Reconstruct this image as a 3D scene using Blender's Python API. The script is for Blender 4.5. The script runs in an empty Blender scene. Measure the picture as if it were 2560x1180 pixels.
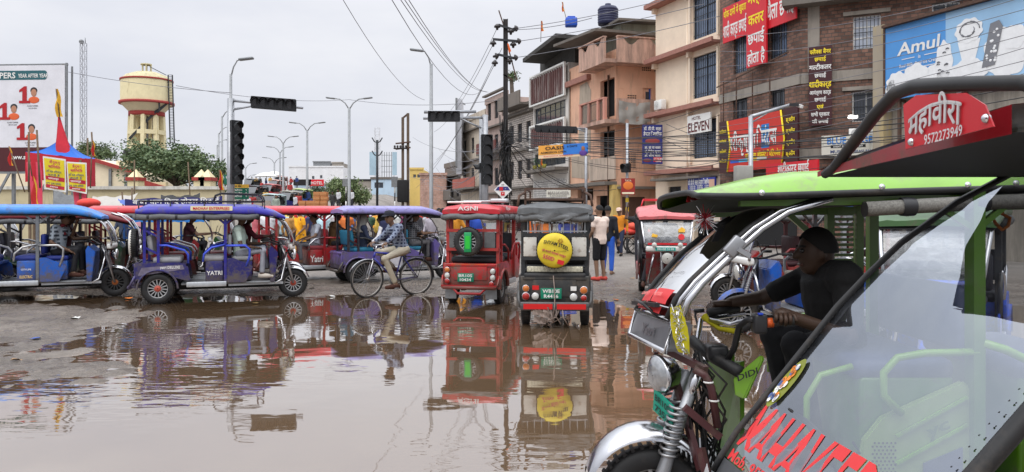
import bpy, bmesh, math, random
from mathutils import Vector, Matrix, noise
R = math.radians
random.seed(7)
SC = bpy.context.scene
COL = SC.collection
# ------------------------------------------------------------------ camera, sky, sun, exposure
F = 1950.0; CX = 1280.0; HY = 530.0; EYE = 1.6
cam = bpy.data.cameras.new('camera'); cam.sensor_width = 36; cam.lens = 36 * F / 2560
cam.shift_y = -60 / 2560; cam.clip_start = 0.05; cam.clip_end = 3000
co = bpy.data.objects.new('camera', cam); COL.objects.link(co)
co.location = (0, 0, EYE); co.rotation_euler = (R(90), 0, 0); SC.camera = co
SUN_EL, SUN_AZ = 52, 205      # azimuth clockwise from +Y: behind the camera, to the left
w = bpy.data.worlds.new('World'); SC.world = w; w.use_nodes = True
nt = w.node_tree; nd = nt.nodes; lk = nt.links
bg = nd['Background']; bg.inputs[1].default_value = 0.1
sky = nd.new('ShaderNodeTexSky'); sky.sky_type = 'NISHITA'; sky.sun_disc = False
sky.sun_elevation = R(SUN_EL); sky.sun_rotation = R(SUN_AZ); sky.dust_density = 4
tc = nd.new('ShaderNodeTexCoord'); sp = nd.new('ShaderNodeSeparateXYZ'); lk.new(tc.outputs['Generated'], sp.inputs[0])
gr = nd.new('ShaderNodeValToRGB')            # overcast: brighter towards the zenith
e = gr.color_ramp.elements
e[0].position = 0.0; e[0].color = (.765, .78, .83, 1)
e[1].position = 1.0; e[1].color = (2.5, 2.55, 2.65, 1)
m1 = gr.color_ramp.elements.new(.25); m1.color = (.83, .845, .90, 1)
m2 = gr.color_ramp.elements.new(.5); m2.color = (1.35, 1.39, 1.47, 1)
lk.new(sp.outputs['Z'], gr.inputs[0])
mp = nd.new('ShaderNodeMapping'); mp.inputs['Scale'].default_value = (1.6, 1.6, 5); lk.new(tc.outputs['Generated'], mp.inputs[0])
nz = nd.new('ShaderNodeTexNoise'); nz.inputs['Scale'].default_value = 2.2; nz.inputs['Detail'].default_value = 5; nz.inputs['Roughness'].default_value = .55
lk.new(mp.outputs[0], nz.inputs['Vector'])
cr = nd.new('ShaderNodeValToRGB'); cr.color_ramp.elements[0].position = .3; cr.color_ramp.elements[1].position = .72
cr.color_ramp.elements[0].color = (.89, .905, .945, 1); cr.color_ramp.elements[1].color = (1.06, 1.055, 1.045, 1)
lk.new(nz.outputs[0], cr.inputs[0])
mu = nd.new('ShaderNodeMix'); mu.data_type = 'RGBA'; mu.blend_type = 'MULTIPLY'; mu.inputs[0].default_value = 1
lk.new(gr.outputs[0], mu.inputs[6]); lk.new(cr.outputs[0], mu.inputs[7])
sc_ = nd.new('ShaderNodeVectorMath'); sc_.operation = 'SCALE'; sc_.inputs['Scale'].default_value = 10
lk.new(mu.outputs[2], sc_.inputs[0])
mx = nd.new('ShaderNodeMix'); mx.data_type = 'RGBA'; mx.inputs[0].default_value = .97
lk.new(sky.outputs[0], mx.inputs[6]); lk.new(sc_.outputs[0], mx.inputs[7]); lk.new(mx.outputs[2], bg.inputs[0])
sun = bpy.data.lights.new('sun', 'SUN'); sun.energy = 1.2; sun.angle = R(50); sun.color = (1, .96, .9)
so = bpy.data.objects.new('sun', sun); COL.objects.link(so)
sd = Vector((math.sin(R(SUN_AZ)) * math.cos(R(SUN_EL)), math.cos(R(SUN_AZ)) * math.cos(R(SUN_EL)), math.sin(R(SUN_EL))))
so.rotation_euler = (-sd).to_track_quat('-Z', 'Y').to_euler()
vs = SC.view_settings; vs.view_transform = 'Standard'; vs.look = 'None'; vs.gamma = 1; vs.exposure = 0.05; vs.use_curve_mapping = False
SC.cycles.max_bounces = 8; SC.cycles.transparent_max_bounces = 24; SC.cycles.caustics_reflective = False; SC.cycles.caustics_refractive = False

# ------------------------------------------------------------------ materials
MATS = {}
def s2l(c):
    return tuple(((v / 255) / 12.92 if v / 255 <= .04045 else ((v / 255 + .055) / 1.055) ** 2.4) for v in c)
def mat(name, rgb, rough=.6, metal=0, var=.18, vs=6, bump=0, bs=40, dirt=0, dcol=(.11, .09, .07), ds=5, coat=0, ior=1.45, stretch=None, emit=0):
    if name in MATS: return MATS[name]
    m = bpy.data.materials.new(name); m.use_nodes = True; MATS[name] = m
    n = m.node_tree.nodes; l = m.node_tree.links; b = n['Principled BSDF']
    b.inputs['Roughness'].default_value = rough; b.inputs['Metallic'].default_value = metal; b.inputs['IOR'].default_value = ior
    if coat: b.inputs['Coat Weight'].default_value = coat; b.inputs['Coat Roughness'].default_value = .12
    c = (*rgb, 1)
    if emit:
        b.inputs['Emission Color'].default_value = c; b.inputs['Emission Strength'].default_value = emit
    b.inputs['Base Color'].default_value = c
    if not (var or bump or dirt): return m
    t = n.new('ShaderNodeTexCoord'); vec = t.outputs['Object']
    if stretch:
        mp = n.new('ShaderNodeMapping'); mp.inputs['Scale'].default_value = stretch; l.new(vec, mp.inputs[0]); vec = mp.outputs[0]
    cur = None
    if var:
        z = n.new('ShaderNodeTexNoise'); z.inputs['Scale'].default_value = vs; z.inputs['Detail'].default_value = 6; z.inputs['Roughness'].default_value = .65; l.new(vec, z.inputs['Vector'])
        r = n.new('ShaderNodeMapRange'); r.inputs[1].default_value = .25; r.inputs[2].default_value = .75
        r.inputs[3].default_value = 1 - var; r.inputs[4].default_value = 1 + var; l.new(z.outputs[0], r.inputs[0])
        v = n.new('ShaderNodeVectorMath'); v.operation = 'SCALE'; v.inputs[0].default_value = rgb; l.new(r.outputs[0], v.inputs['Scale'])
        cur = v.outputs[0]
    if dirt:
        z2 = n.new('ShaderNodeTexNoise'); z2.inputs['Scale'].default_value = ds; z2.inputs['Detail'].default_value = 8; z2.inputs['Roughness'].default_value = .7; l.new(vec, z2.inputs['Vector'])
        r2 = n.new('ShaderNodeMapRange'); r2.inputs[1].default_value = .62 - .3 * dirt; r2.inputs[2].default_value = .78 - .2 * dirt; l.new(z2.outputs[0], r2.inputs[0])
        mm = n.new('ShaderNodeMix'); mm.data_type = 'RGBA'; l.new(r2.outputs[0], mm.inputs[0])
        if cur: l.new(cur, mm.inputs[6])
        else: mm.inputs[6].default_value = c
        mm.inputs[7].default_value = (*dcol, 1); cur = mm.outputs[2]
        r3 = n.new('ShaderNodeMapRange'); r3.inputs[3].default_value = rough; r3.inputs[4].default_value = max(rough, .75); l.new(r2.outputs[0], r3.inputs[0]); l.new(r3.outputs[0], b.inputs['Roughness'])
    if cur: l.new(cur, b.inputs['Base Color'])
    if bump:
        z3 = n.new('ShaderNodeTexNoise'); z3.inputs['Scale'].default_value = bs; z3.inputs['Detail'].default_value = 5; l.new(vec, z3.inputs['Vector'])
        bu = n.new('ShaderNodeBump'); bu.inputs['Strength'].default_value = bump; bu.inputs['Distance'].default_value = .02; l.new(z3.outputs[0], bu.inputs['Height']); l.new(bu.outputs[0], b.inputs['Normal'])
    return m
def paint(name, srgb, rough=.4, dirt=.5, var=.16):      # vehicle paint: road dirt in patches, mud splashed up from the wheels
    if name in MATS: return MATS[name]
    m = mat(name, s2l(srgb), rough, 0, var, 4, .12, 6, dirt, (.11, .09, .07), 7, coat=.2); n = m.node_tree.nodes; l = m.node_tree.links; b = n['Principled BSDF']
    src = b.inputs['Base Color'].links[0].from_socket; t = n.new('ShaderNodeTexCoord'); s = n.new('ShaderNodeSeparateXYZ'); l.new(t.outputs['Object'], s.inputs[0])
    z = n.new('ShaderNodeTexNoise'); z.inputs['Scale'].default_value = 16; z.inputs['Detail'].default_value = 8; z.inputs['Roughness'].default_value = .75; l.new(t.outputs['Object'], z.inputs['Vector'])
    r = n.new('ShaderNodeMapRange'); r.inputs[1].default_value = .25; r.inputs[2].default_value = .85; r.inputs[3].default_value = .30; r.inputs[4].default_value = -.12; l.new(s.outputs['Z'], r.inputs[0])
    a = n.new('ShaderNodeMath'); a.operation = 'ADD'; l.new(z.outputs[0], a.inputs[0]); l.new(r.outputs[0], a.inputs[1]); k = n.new('ShaderNodeMapRange'); k.inputs[1].default_value = .56; k.inputs[2].default_value = .70; k.inputs[4].default_value = .7; l.new(a.outputs[0], k.inputs[0])
    mm = n.new('ShaderNodeMix'); mm.data_type = 'RGBA'; l.new(k.outputs[0], mm.inputs[0]); l.new(src, mm.inputs[6]); mm.inputs[7].default_value = (.10, .08, .063, 1); l.new(mm.outputs[2], b.inputs['Base Color']); return m
def flat(name, srgb, rough=.6, var=.08): return mat(name, s2l(srgb), rough, 0, var, 5)
def brick(name, c1, c2, cm, scale, rough=.85, bump=.6, mortar=.02, w_=.5, h_=.25):
    if name in MATS: return MATS[name]
    m = bpy.data.materials.new(name); m.use_nodes = True; MATS[name] = m
    n = m.node_tree.nodes; l = m.node_tree.links; b = n['Principled BSDF']; b.inputs['Roughness'].default_value = rough
    t = n.new('ShaderNodeTexCoord'); s = n.new('ShaderNodeSeparateXYZ'); l.new(t.outputs['Object'], s.inputs[0])
    a = n.new('ShaderNodeMath'); a.operation = 'ADD'; l.new(s.outputs['X'], a.inputs[0]); l.new(s.outputs['Y'], a.inputs[1])
    cb = n.new('ShaderNodeCombineXYZ'); l.new(a.outputs[0], cb.inputs[0]); l.new(s.outputs['Z'], cb.inputs[1])
    nw = n.new('ShaderNodeTexNoise'); nw.inputs['Scale'].default_value = 3; l.new(t.outputs['Object'], nw.inputs['Vector'])
    ad = n.new('ShaderNodeMix'); ad.data_type = 'VECTOR'; ad.inputs[0].default_value = .03; l.new(cb.outputs[0], ad.inputs[4]); l.new(nw.outputs['Color'], ad.inputs[5])
    k = n.new('ShaderNodeTexBrick'); k.inputs['Scale'].default_value = scale; k.inputs['Color1'].default_value = (*c1, 1); k.inputs['Color2'].default_value = (*c2, 1); k.inputs['Mortar'].default_value = (*cm, 1)
    k.inputs['Mortar Size'].default_value = mortar; k.inputs['Brick Width'].default_value = w_; k.inputs['Row Height'].default_value = h_; k.inputs['Bias'].default_value = -.1
    l.new(ad.outputs[1], k.inputs['Vector'])
    z = n.new('ShaderNodeTexNoise'); z.inputs['Scale'].default_value = 1.3; z.inputs['Detail'].default_value = 9; z.inputs['Roughness'].default_value = .75; l.new(t.outputs['Object'], z.inputs['Vector'])
    r = n.new('ShaderNodeMapRange'); r.inputs[1].default_value = .3; r.inputs[2].default_value = .7; r.inputs[3].default_value = .55; r.inputs[4].default_value = 1.35; l.new(z.outputs[0], r.inputs[0])
    v = n.new('ShaderNodeVectorMath'); v.operation = 'SCALE'; l.new(k.outputs['Color'], v.inputs[0]); l.new(r.outputs[0], v.inputs['Scale']); l.new(v.outputs[0], b.inputs['Base Color'])
    bu = n.new('ShaderNodeBump'); bu.inputs['Strength'].default_value = bump; bu.inputs['Distance'].default_value = .03; bu.invert = True; l.new(k.outputs['Fac'], bu.inputs['Height']); l.new(bu.outputs[0], b.inputs['Normal'])
    return m
def plaster(name, srgb, stain=.4, scol=(.10, .09, .08), rough=.9):   # weathered wall: patches plus vertical rain streaks
    if name in MATS: return MATS[name]
    m = mat(name, s2l(srgb), rough, 0, .1, 1.2, .3, 30, 0)
    n = m.node_tree.nodes; l = m.node_tree.links; b = n['Principled BSDF']
    src = b.inputs['Base Color'].links[0].from_socket
    t = n.new('ShaderNodeTexCoord'); mp = n.new('ShaderNodeMapping'); mp.inputs['Scale'].default_value = (2.2, 2.2, .35); l.new(t.outputs['Object'], mp.inputs[0])
    z = n.new('ShaderNodeTexNoise'); z.inputs['Scale'].default_value = 1; z.inputs['Detail'].default_value = 9; z.inputs['Roughness'].default_value = .72; l.new(mp.outputs[0], z.inputs['Vector'])
    r = n.new('ShaderNodeMapRange'); r.inputs[1].default_value = .66 - .32 * stain; r.inputs[2].default_value = .86 - .15 * stain; r.inputs[4].default_value = .9; l.new(z.outputs[0], r.inputs[0])
    mm = n.new('ShaderNodeMix'); mm.data_type = 'RGBA'; l.new(r.outputs[0], mm.inputs[0]); l.new(src, mm.inputs[6]); mm.inputs[7].default_value = (*scol, 1)
    l.new(mm.outputs[2], b.inputs['Base Color'])
    return m
def glassy(name, tint=(1, 1, 1), refl=.2, haze=0, hcol=(.75, .78, .82), rough=.03, gcol=(.8, .8, .8)):   # plastic windscreen film: see-through, reflecting, a little dusty
    if name in MATS: return MATS[name]
    m = bpy.data.materials.new(name); m.use_nodes = True; MATS[name] = m
    n = m.node_tree.nodes; l = m.node_tree.links; n.remove(n['Principled BSDF']); out = n['Material Output']
    tr = n.new('ShaderNodeBsdfTransparent'); tr.inputs[0].default_value = (*tint, 1)
    gl = n.new('ShaderNodeBsdfGlossy'); gl.inputs[0].default_value = (*gcol, 1); gl.inputs['Roughness'].default_value = rough
    df = n.new('ShaderNodeBsdfDiffuse'); df.inputs[0].default_value = (*hcol, 1)
    fr = n.new('ShaderNodeFresnel'); fr.inputs[0].default_value = 1.5
    ma = n.new('ShaderNodeMath'); ma.operation = 'MULTIPLY_ADD'; ma.inputs[1].default_value = 1.2; ma.inputs[2].default_value = refl; ma.use_clamp = True; l.new(fr.outputs[0], ma.inputs[0])
    z = n.new('ShaderNodeTexNoise'); z.inputs['Scale'].default_value = 5; z.inputs['Detail'].default_value = 12; z.inputs['Roughness'].default_value = .7; z.inputs['Distortion'].default_value = 1.2
    rr = n.new('ShaderNodeMapRange'); rr.inputs[1].default_value = .38; rr.inputs[2].default_value = .78; rr.inputs[3].default_value = haze * .3; rr.inputs[4].default_value = haze * 3.2; l.new(z.outputs[0], rr.inputs[0])
    a = n.new('ShaderNodeMixShader'); l.new(rr.outputs[0], a.inputs[0]); l.new(tr.outputs[0], a.inputs[1]); l.new(df.outputs[0], a.inputs[2])
    z2 = n.new('ShaderNodeTexNoise'); z2.inputs['Scale'].default_value = 2.5
    bu = n.new('ShaderNodeBump'); bu.inputs['Strength'].default_value = .12; bu.inputs['Distance'].default_value = .03; l.new(z2.outputs[0], bu.inputs['Height']); l.new(bu.outputs[0], gl.inputs['Normal'])
    c = n.new('ShaderNodeMixShader'); l.new(ma.outputs[0], c.inputs[0]); l.new(a.outputs[0], c.inputs[1]); l.new(gl.outputs[0], c.inputs[2]); l.new(c.outputs[0], out.inputs[0])
    return m

# ------------------------------------------------------------------ mesh building
def P(px, py, Y): return Vector(((px - CX) / F * Y, Y, EYE + (HY - py) / F * Y))
GLY = {}
def _run(s, off):
    c = bpy.data.curves.new('t', 'FONT'); c.body = s; c.size = 1; c.resolution_u = 2; c.offset = off; c.fill_mode = 'FRONT'
    o = bpy.data.objects.new('t', c); me = o.to_mesh()
    vv = [(v.co.x, v.co.y) for v in me.vertices]; ff = [tuple(p.vertices) for p in me.polygons]
    o.to_mesh_clear(); bpy.data.objects.remove(o); bpy.data.curves.remove(c)
    return vv, ff
def _half(ch, off):                      # half-form of a Devanagari consonant: its right stem cut away
    vv, ff = _run(ch, off); x1 = max(v[0] for v in vv); cut = x1 - .235
    bm = bmesh.new(); bv = [bm.verts.new((x, y, 0)) for x, y in vv]
    for f in ff:
        try: bm.faces.new([bv[i] for i in f])
        except ValueError: pass
    bmesh.ops.bisect_plane(bm, geom=bm.verts[:] + bm.edges[:] + bm.faces[:], plane_co=(cut, 0, 0), plane_no=(1, 0, 0), clear_outer=True)
    bm.verts.ensure_lookup_table(); bm.verts.index_update()
    r = [(v.co.x, v.co.y) for v in bm.verts], [tuple(v.index for v in f.verts) for f in bm.faces]; bm.free()
    return r
def glyphs(s, off=.012):
    off = 0 if any(ord(c) > 0x8ff for c in s) else min(off, .02)
    k = (s, off)
    if k in GLY: return GLY[k]
    # reorder the short-i sign before its consonant; '~' after a consonant asks for its half-form
    t = []
    for ch in s:
        if ch == '\u093f' and t:
            j = len(t) - 1
            while j > 0 and t[j - 1].endswith('~'): j -= 1
            t.insert(j, ch)
        elif ch == '~' and t: t[-1] += '~'
        else: t.append(ch)
    V, Fc, x, run = [], [], 0.0, ''
    def put(vf, nx):
        nonlocal x
        b = len(V); V.extend((a + x, c) for a, c in vf[0]); Fc.extend(tuple(i + b for i in f) for f in vf[1]); x = nx
    def flush():
        nonlocal run
        if run:
            vf = _run(run, off)
            if vf[0]: put(vf, x + max(v[0] for v in vf[0]) - .01)
            else: put(vf, x + .25 * len(run))
            run = ''
    for ch in t:
        if ch.endswith('~'):
            flush(); vf = _half(ch[0], off); put(vf, x + max(v[0] for v in vf[0]) - .01)
        else: run += ch
    flush()
    if any(ord(c) > 0x8ff for c in s):       # embolden the thin Devanagari strokes: shifted layers, each a hair in front of the last
        n = len(V); V = [(a + dx, b + dy, i) for i, (dx, dy) in enumerate(((0, 0), (.026, .01), (-.022, -.012), (.004, .026))) for a, b in V]; Fc = [tuple(q + n * i for q in f) for i in range(4) for f in Fc]
    else: V = [(a, b, 0) for a, b in V]
    GLY[k] = (V, Fc); return GLY[k]

class MB:
    def __init__(s, X=None): s.v = []; s.f = []; s.m = []; s.X = X; s.k = 0; s.sm = []
    def add(s, vs, fs, smooth=False):
        b = len(s.v)
        s.v += [(s.X @ Vector(p)) if s.X else Vector(p) for p in vs]
        for f in fs: s.f.append(tuple(i + b for i in f)); s.m.append(s.k); s.sm.append(smooth)
        return s
    def mi(s, k): s.k = k; return s
    def box(s, c, d, rz=0, ry=0, rx=0, taper=None):
        c = Vector(c); M = Matrix.Rotation(rz, 3, 'Z') @ Matrix.Rotation(ry, 3, 'Y') @ Matrix.Rotation(rx, 3, 'X')
        q = []
        for z in (-.5, .5):
            k = (taper if (taper and z > 0) else 1)
            for x, y in ((-.5, -.5), (.5, -.5), (.5, .5), (-.5, .5)): q.append(c + M @ Vector((x * d[0] * k, y * d[1] * k, z * d[2])))
        return s.add(q, [(3, 2, 1, 0), (4, 5, 6, 7), (0, 1, 5, 4), (1, 2, 6, 5), (2, 3, 7, 6), (3, 0, 4, 7)])
    def bx(s, x0, x1, y0, y1, z0, z1): return s.box(((x0 + x1) / 2, (y0 + y1) / 2, (z0 + z1) / 2), (abs(x1 - x0), abs(y1 - y0), abs(z1 - z0)))
    def rbox(s, c, d, r=.02, rz=0, ry=0, seg=2):
        bm = bmesh.new(); bmesh.ops.create_cube(bm, size=1)
        for v in bm.verts: v.co = Vector((v.co.x * d[0], v.co.y * d[1], v.co.z * d[2]))
        bmesh.ops.bevel(bm, geom=bm.edges[:], offset=min(r, min(d) * .45), segments=seg, affect='EDGES', profile=.5)
        M = Matrix.Rotation(rz, 3, 'Z') @ Matrix.Rotation(ry, 3, 'Y'); bm.verts.index_update()
        s.add([Vector(c) + M @ v.co for v in bm.verts], [tuple(v.index for v in f.verts) for f in bm.faces], True); bm.free(); return s
    def tube(s, pts, r, n=8, closed=False, caps=True):
        pts = [Vector(p) for p in pts]; N = len(pts); rs = r if isinstance(r, (list, tuple)) else [r] * N
        vs, fs = [], []; up = None
        for i, p in enumerate(pts):
            a = pts[(i - 1) % N] if (closed or i) else p; b = pts[(i + 1) % N] if (closed or i < N - 1) else p
            t = (b - a); t = t.normalized() if t.length > 1e-9 else Vector((0, 0, 1))
            if up is None:
                up = Vector((0, 0, 1)) if abs(t.z) < .9 else Vector((1, 0, 0))
            sd = t.cross(up)
            if sd.length < 1e-4: sd = t.cross(Vector((0, 1, .1)))
            sd.normalize(); up2 = sd.cross(t).normalized(); up = up2
            for j in range(n):
                an = 2 * math.pi * j / n; vs.append(p + (sd * math.cos(an) + up2 * math.sin(an)) * rs[i])
        for i in range(N if closed else N - 1):
            for j in range(n):
                a = i * n + j; b = i * n + (j + 1) % n; c = ((i + 1) % N) * n
                fs.append((a, b, c + (j + 1) % n, c + j))
        if caps and not closed: fs += [tuple(range(n - 1, -1, -1)), tuple((N - 1) * n + j for j in range(n))]
        return s.add(vs, fs, True)
    def bar(s, p0, p1, a, b=None, up=(0, 0, 1)):
        p0 = Vector(p0); p1 = Vector(p1); b = b or a; t = (p1 - p0).normalized(); u = Vector(up)
        if abs(t.dot(u)) > .97: u = Vector((1, 0, 0))
        sd = t.cross(u).normalized() * a / 2; up2 = sd.cross(t).normalized() * b / 2
        q = [p + i * sd + j * up2 for p in (p0, p1) for i, j in ((-1, -1), (1, -1), (1, 1), (-1, 1))]
        return s.add(q, [(3, 2, 1, 0), (4, 5, 6, 7), (0, 1, 5, 4), (1, 2, 6, 5), (2, 3, 7, 6), (3, 0, 4, 7)])
    def lathe(s, prof, c=(0, 0, 0), ax=(0, 0, 1), n=20, a0=0, a1=2 * math.pi, smooth=True):
        ax = Vector(ax).normalized(); q = Vector((0, 0, 1)).rotation_difference(ax); c = Vector(c); N = len(prof); full = abs(a1 - a0 - 2 * math.pi) < 1e-4
        K = n if full else n + 1; vs, fs = [], []
        for j in range(K):
            an = a0 + (a1 - a0) * j / n
            for r, z in prof: vs.append(c + q @ Vector((r * math.cos(an), r * math.sin(an), z)))
        for j in range(n):
            for i in range(N - 1):
                a = j * N + i; b = ((j + 1) % K) * N + i; fs.append((a, b, b + 1, a + 1))
        return s.add(vs, fs, smooth)
    def ell(s, c, r, n=12, m=8, M=None):
        c = Vector(c); r = (r, r, r) if not isinstance(r, (tuple, list)) else r; vs, fs = [], []
        for i in range(m + 1):
            th = math.pi * i / m
            for j in range(n):
                ph = 2 * math.pi * j / n; d = Vector((r[0] * math.sin(th) * math.cos(ph), r[1] * math.sin(th) * math.sin(ph), r[2] * math.cos(th)))
                vs.append(c + (M @ d if M else d))
        for i in range(m):
            for j in range(n): a = i * n + j; b = i * n + (j + 1) % n; fs.append((a, a + n, b + n, b))
        return s.add(vs, fs, True)
    def grid(s, rows, smooth=True, close=False):
        n = len(rows[0]); vs = [p for r in rows for p in r]; fs = []
        for i in range(len(rows) - 1):
            for j in range(n if close else n - 1): a = i * n + j; b = i * n + (j + 1) % n; fs.append((a, b, b + n, a + n))
        return s.add(vs, fs, smooth)
    def loft(s, rows, smooth=True):
        s.grid(rows, smooth, True); n = len(rows[0])
        return s.add(list(rows[0]) + list(rows[-1]), [tuple(range(n - 1, -1, -1)), tuple(range(n, 2 * n))])
    def prism(s, pts, d):
        pts = [Vector(p) for p in pts]; d = Vector(d); n = len(pts)
        return s.add(pts + [p + d for p in pts], [tuple(range(n - 1, -1, -1)), tuple(range(n, 2 * n))] + [(i, (i + 1) % n, n + (i + 1) % n, n + i) for i in range(n)])
    def disc(s, c, ax, r, n=24, r0=0):
        ax = Vector(ax).normalized(); q = Vector((0, 0, 1)).rotation_difference(ax)
        return s.add([Vector(c) + q @ Vector((r * math.cos(2 * math.pi * j / n), r * math.sin(2 * math.pi * j / n), 0)) for j in range(n)], [tuple(range(n))])
    def quad(s, *p): return s.add(p, [tuple(range(len(p)))])
    def text(s, t, p, xd, yd, h, w=None, al='C', off=.012, lift=.004, arc=0, shear=0):
        V, Fc = glyphs(t, off)
        if not V: return s
        x0 = min(v[0] for v in V); x1 = max(v[0] for v in V); wd = x1 - x0
        xd = Vector(xd).normalized(); yd = Vector(yd).normalized(); k = h / .73; kx = (w / wd) if w else k
        if w and kx > 1.6 * k: kx = 1.6 * k
        ox = {'C': -wd / 2, 'L': 0, 'R': -wd}[al]; nrm = xd.cross(yd).normalized() * lift; p = Vector(p) + nrm
        q = []
        for a, b, ly in V:
            u = (a - x0 + ox) * kx; v_ = (b - .36) * k
            u += shear * v_
            if arc: v_ -= arc * (u * u)
            q.append(p + xd * u + yd * v_ + nrm * (.1 * ly))
        return s.add(q, Fc)
    def wall(s, L, z0, z1, holes, y=0, rev=.25, x0=0):   # front wall in local x-z with real openings
        xs = sorted({x0, L} | {h[0] for h in holes} | {h[1] for h in holes}); zs = sorted({z0, z1} | {h[2] for h in holes} | {h[3] for h in holes})
        xs = [x for x in xs if x0 - 1e-6 <= x <= L + 1e-6]; zs = [z for z in zs if z0 - 1e-6 <= z <= z1 + 1e-6]
        for i in range(len(xs) - 1):
            for j in range(len(zs) - 1):
                cx = (xs[i] + xs[i + 1]) / 2; cz = (zs[j] + zs[j + 1]) / 2
                if any(h[0] < cx < h[1] and h[2] < cz < h[3] for h in holes): continue
                s.quad((xs[i], y, zs[j]), (xs[i + 1], y, zs[j]), (xs[i + 1], y, zs[j + 1]), (xs[i], y, zs[j + 1]))
        for a, b, c, d in holes:
            for p, q in (((a, c), (a, d)), ((a, d), (b, d)), ((b, d), (b, c)), ((b, c), (a, c))):
                s.quad((p[0], y, p[1]), (q[0], y, q[1]), (q[0], y + rev, q[1]), (p[0], y + rev, p[1]))
        return s
    def build(s, name, mats, parent=None, world=False, bevel=0, label=None):
        me = bpy.data.meshes.new(name); vs = s.v
        if parent is not None and world:
            inv = RM[parent].inverted(); vs = [inv @ v for v in vs]
        me.from_pydata([tuple(v) for v in vs], [], s.f)
        if not isinstance(mats, (list, tuple)): mats = [mats]
        for m in mats: me.materials.append(m)
        me.polygons.foreach_set('material_index', s.m); me.polygons.foreach_set('use_smooth', s.sm)
        if bevel:
            bm = bmesh.new(); bm.from_mesh(me); bmesh.ops.remove_doubles(bm, verts=bm.verts, dist=1e-5)
            ed = [e for e in bm.edges if len(e.link_faces) == 2 and e.calc_face_angle(0) > .6]
            bmesh.ops.bevel(bm, geom=ed, offset=bevel, segments=2, affect='EDGES', clamp_overlap=True); bm.to_mesh(me); bm.free()
        me.update()
        o = bpy.data.objects.new(name, me); COL.objects.link(o)
        if parent is not None: o.parent = parent
        if label: o['label'] = label
        return o
RM = {}
def thing(name, label, cat, loc=(0, 0, 0), rz=0, group=None):
    o = bpy.data.objects.new(name, None); COL.objects.link(o); o.empty_display_size = .2
    o.location = loc; o.rotation_euler = (0, 0, rz); o['label'] = label; o['category'] = cat
    if group: o['group'] = group
    RM[o] = Matrix.Translation(Vector(loc)) @ Matrix.Rotation(rz, 4, 'Z')
    return o
def tag(o, label, cat, group=None):
    o['label'] = label; o['category'] = cat
    if group: o['group'] = group
    return o
def struct(o, kind='structure'): o['kind'] = kind; return o
def origin(o, p):                       # move a single-mesh thing's origin to its base
    p = Vector(p); o.data.transform(Matrix.Translation(-p)); o.location = p; return o
class Fac:                              # a facade standing on the line A -> B (left to right as seen)
    def __init__(s, A, B):
        s.A = Vector((A[0], A[1], 0)); s.B = Vector((B[0], B[1], 0)); s.u = (s.B - s.A); s.L = s.u.length; s.u.normalize()
        s.rz = math.atan2(s.u.y, s.u.x); s.M = Matrix.Translation(s.A) @ Matrix.Rotation(s.rz, 4, 'Z')
    def sz(s, px, py, dep=0):
        inw = Vector((-s.u.y, s.u.x, 0)); A = s.A + inw * dep
        dx = (px - CX) / F; den = s.u.x - dx * s.u.y; t = (dx * A.y - A.x) / den; Y = A.y + s.u.y * t
        return t, EYE + (HY - py) / F * Y
    def rect(s, x0, y0, x1, y1, dep=0):
        a = s.sz(x0, y0, dep); b = s.sz(x1, y1, dep); return a[0], b[0], b[1], a[1]    # s0, s1, z0, z1
# common materials
BLACK = mat('black_rubber', (.016, .016, .017), .55, 0, .2, 9, 0, 40, .3, (.07, .06, .05))
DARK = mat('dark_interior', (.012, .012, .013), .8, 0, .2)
BLKMET = mat('black_metal', (.02, .02, .022), .4, .0, .2, 8)
CHROME = mat('chrome', (.55, .55, .57), .18, 1, .12, 9)
STEEL = mat('galvanised_steel', (.38, .39, .41), .45, .7, .2, 5)
GREYMET = mat('grey_metal', (.22, .23, .24), .5, .3, .2, 6, 0, 40, .3)
GREYCLOTH = mat('grey_tarpaulin', (.13, .135, .14), .75, 0, .25, 8, .4, 15)
WHITE = flat('white_paint', (225, 225, 222), .5)
RUST = mat('rusty_iron', (.09, .05, .035), .8, 0, .4, 10)
CONC = plaster('old_concrete', (150, 143, 134), .5)
CONCD = plaster('dark_concrete', (112, 106, 100), .6)
# ------------------------------------------------------------------ ground and water
def sstep(a, b, x): t = min(1, max(0, (x - a) / (b - a))); return t * t * (3 - 2 * t)
MUD = [(-20, 13.3), (-7.2, 13.5), (-5.75, 12.4), (-5.35, 11.6), (-5.6, 10.6), (-5.3, 9.9), (-5.9, 9.35), (-4.3, 8.55), (-3.75, 8.25), (-4.0, 7.7), (-4.7, 7.15), (-20, 5.6)]
def sdpoly(x, y, poly):
    d = 1e9; ins = False; n = len(poly)
    for i in range(n):
        x0, y0 = poly[i]; x1, y1 = poly[(i + 1) % n]; ex, ey = x1 - x0, y1 - y0
        t = max(0, min(1, ((x - x0) * ex + (y - y0) * ey) / (ex * ex + ey * ey)))
        d = min(d, math.hypot(x - x0 - t * ex, y - y0 - t * ey))
        if (y0 > y) != (y1 > y) and x < ex * (y - y0) / ey + x0: ins = not ins
    return d if ins else -d
def shore(x):
    if x < -6: return 15.0
    if x < -4: return 15.0 - (x + 6) * .15
    if x < 1.2: return 14.6 - (x + 4) * .02
    return 14.5 - min(1, (x - 1.2) / .8) * 1.6
def ramp(x, y):
    if y < 46: return 0
    return (5.5 * min(1, (y - 46) / 78) + .4 * sstep(44, 56, y) - .4 * sstep(110, 124, y)) * (1 - sstep(-12, -6.5, x + (y - 46) * .06))
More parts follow.
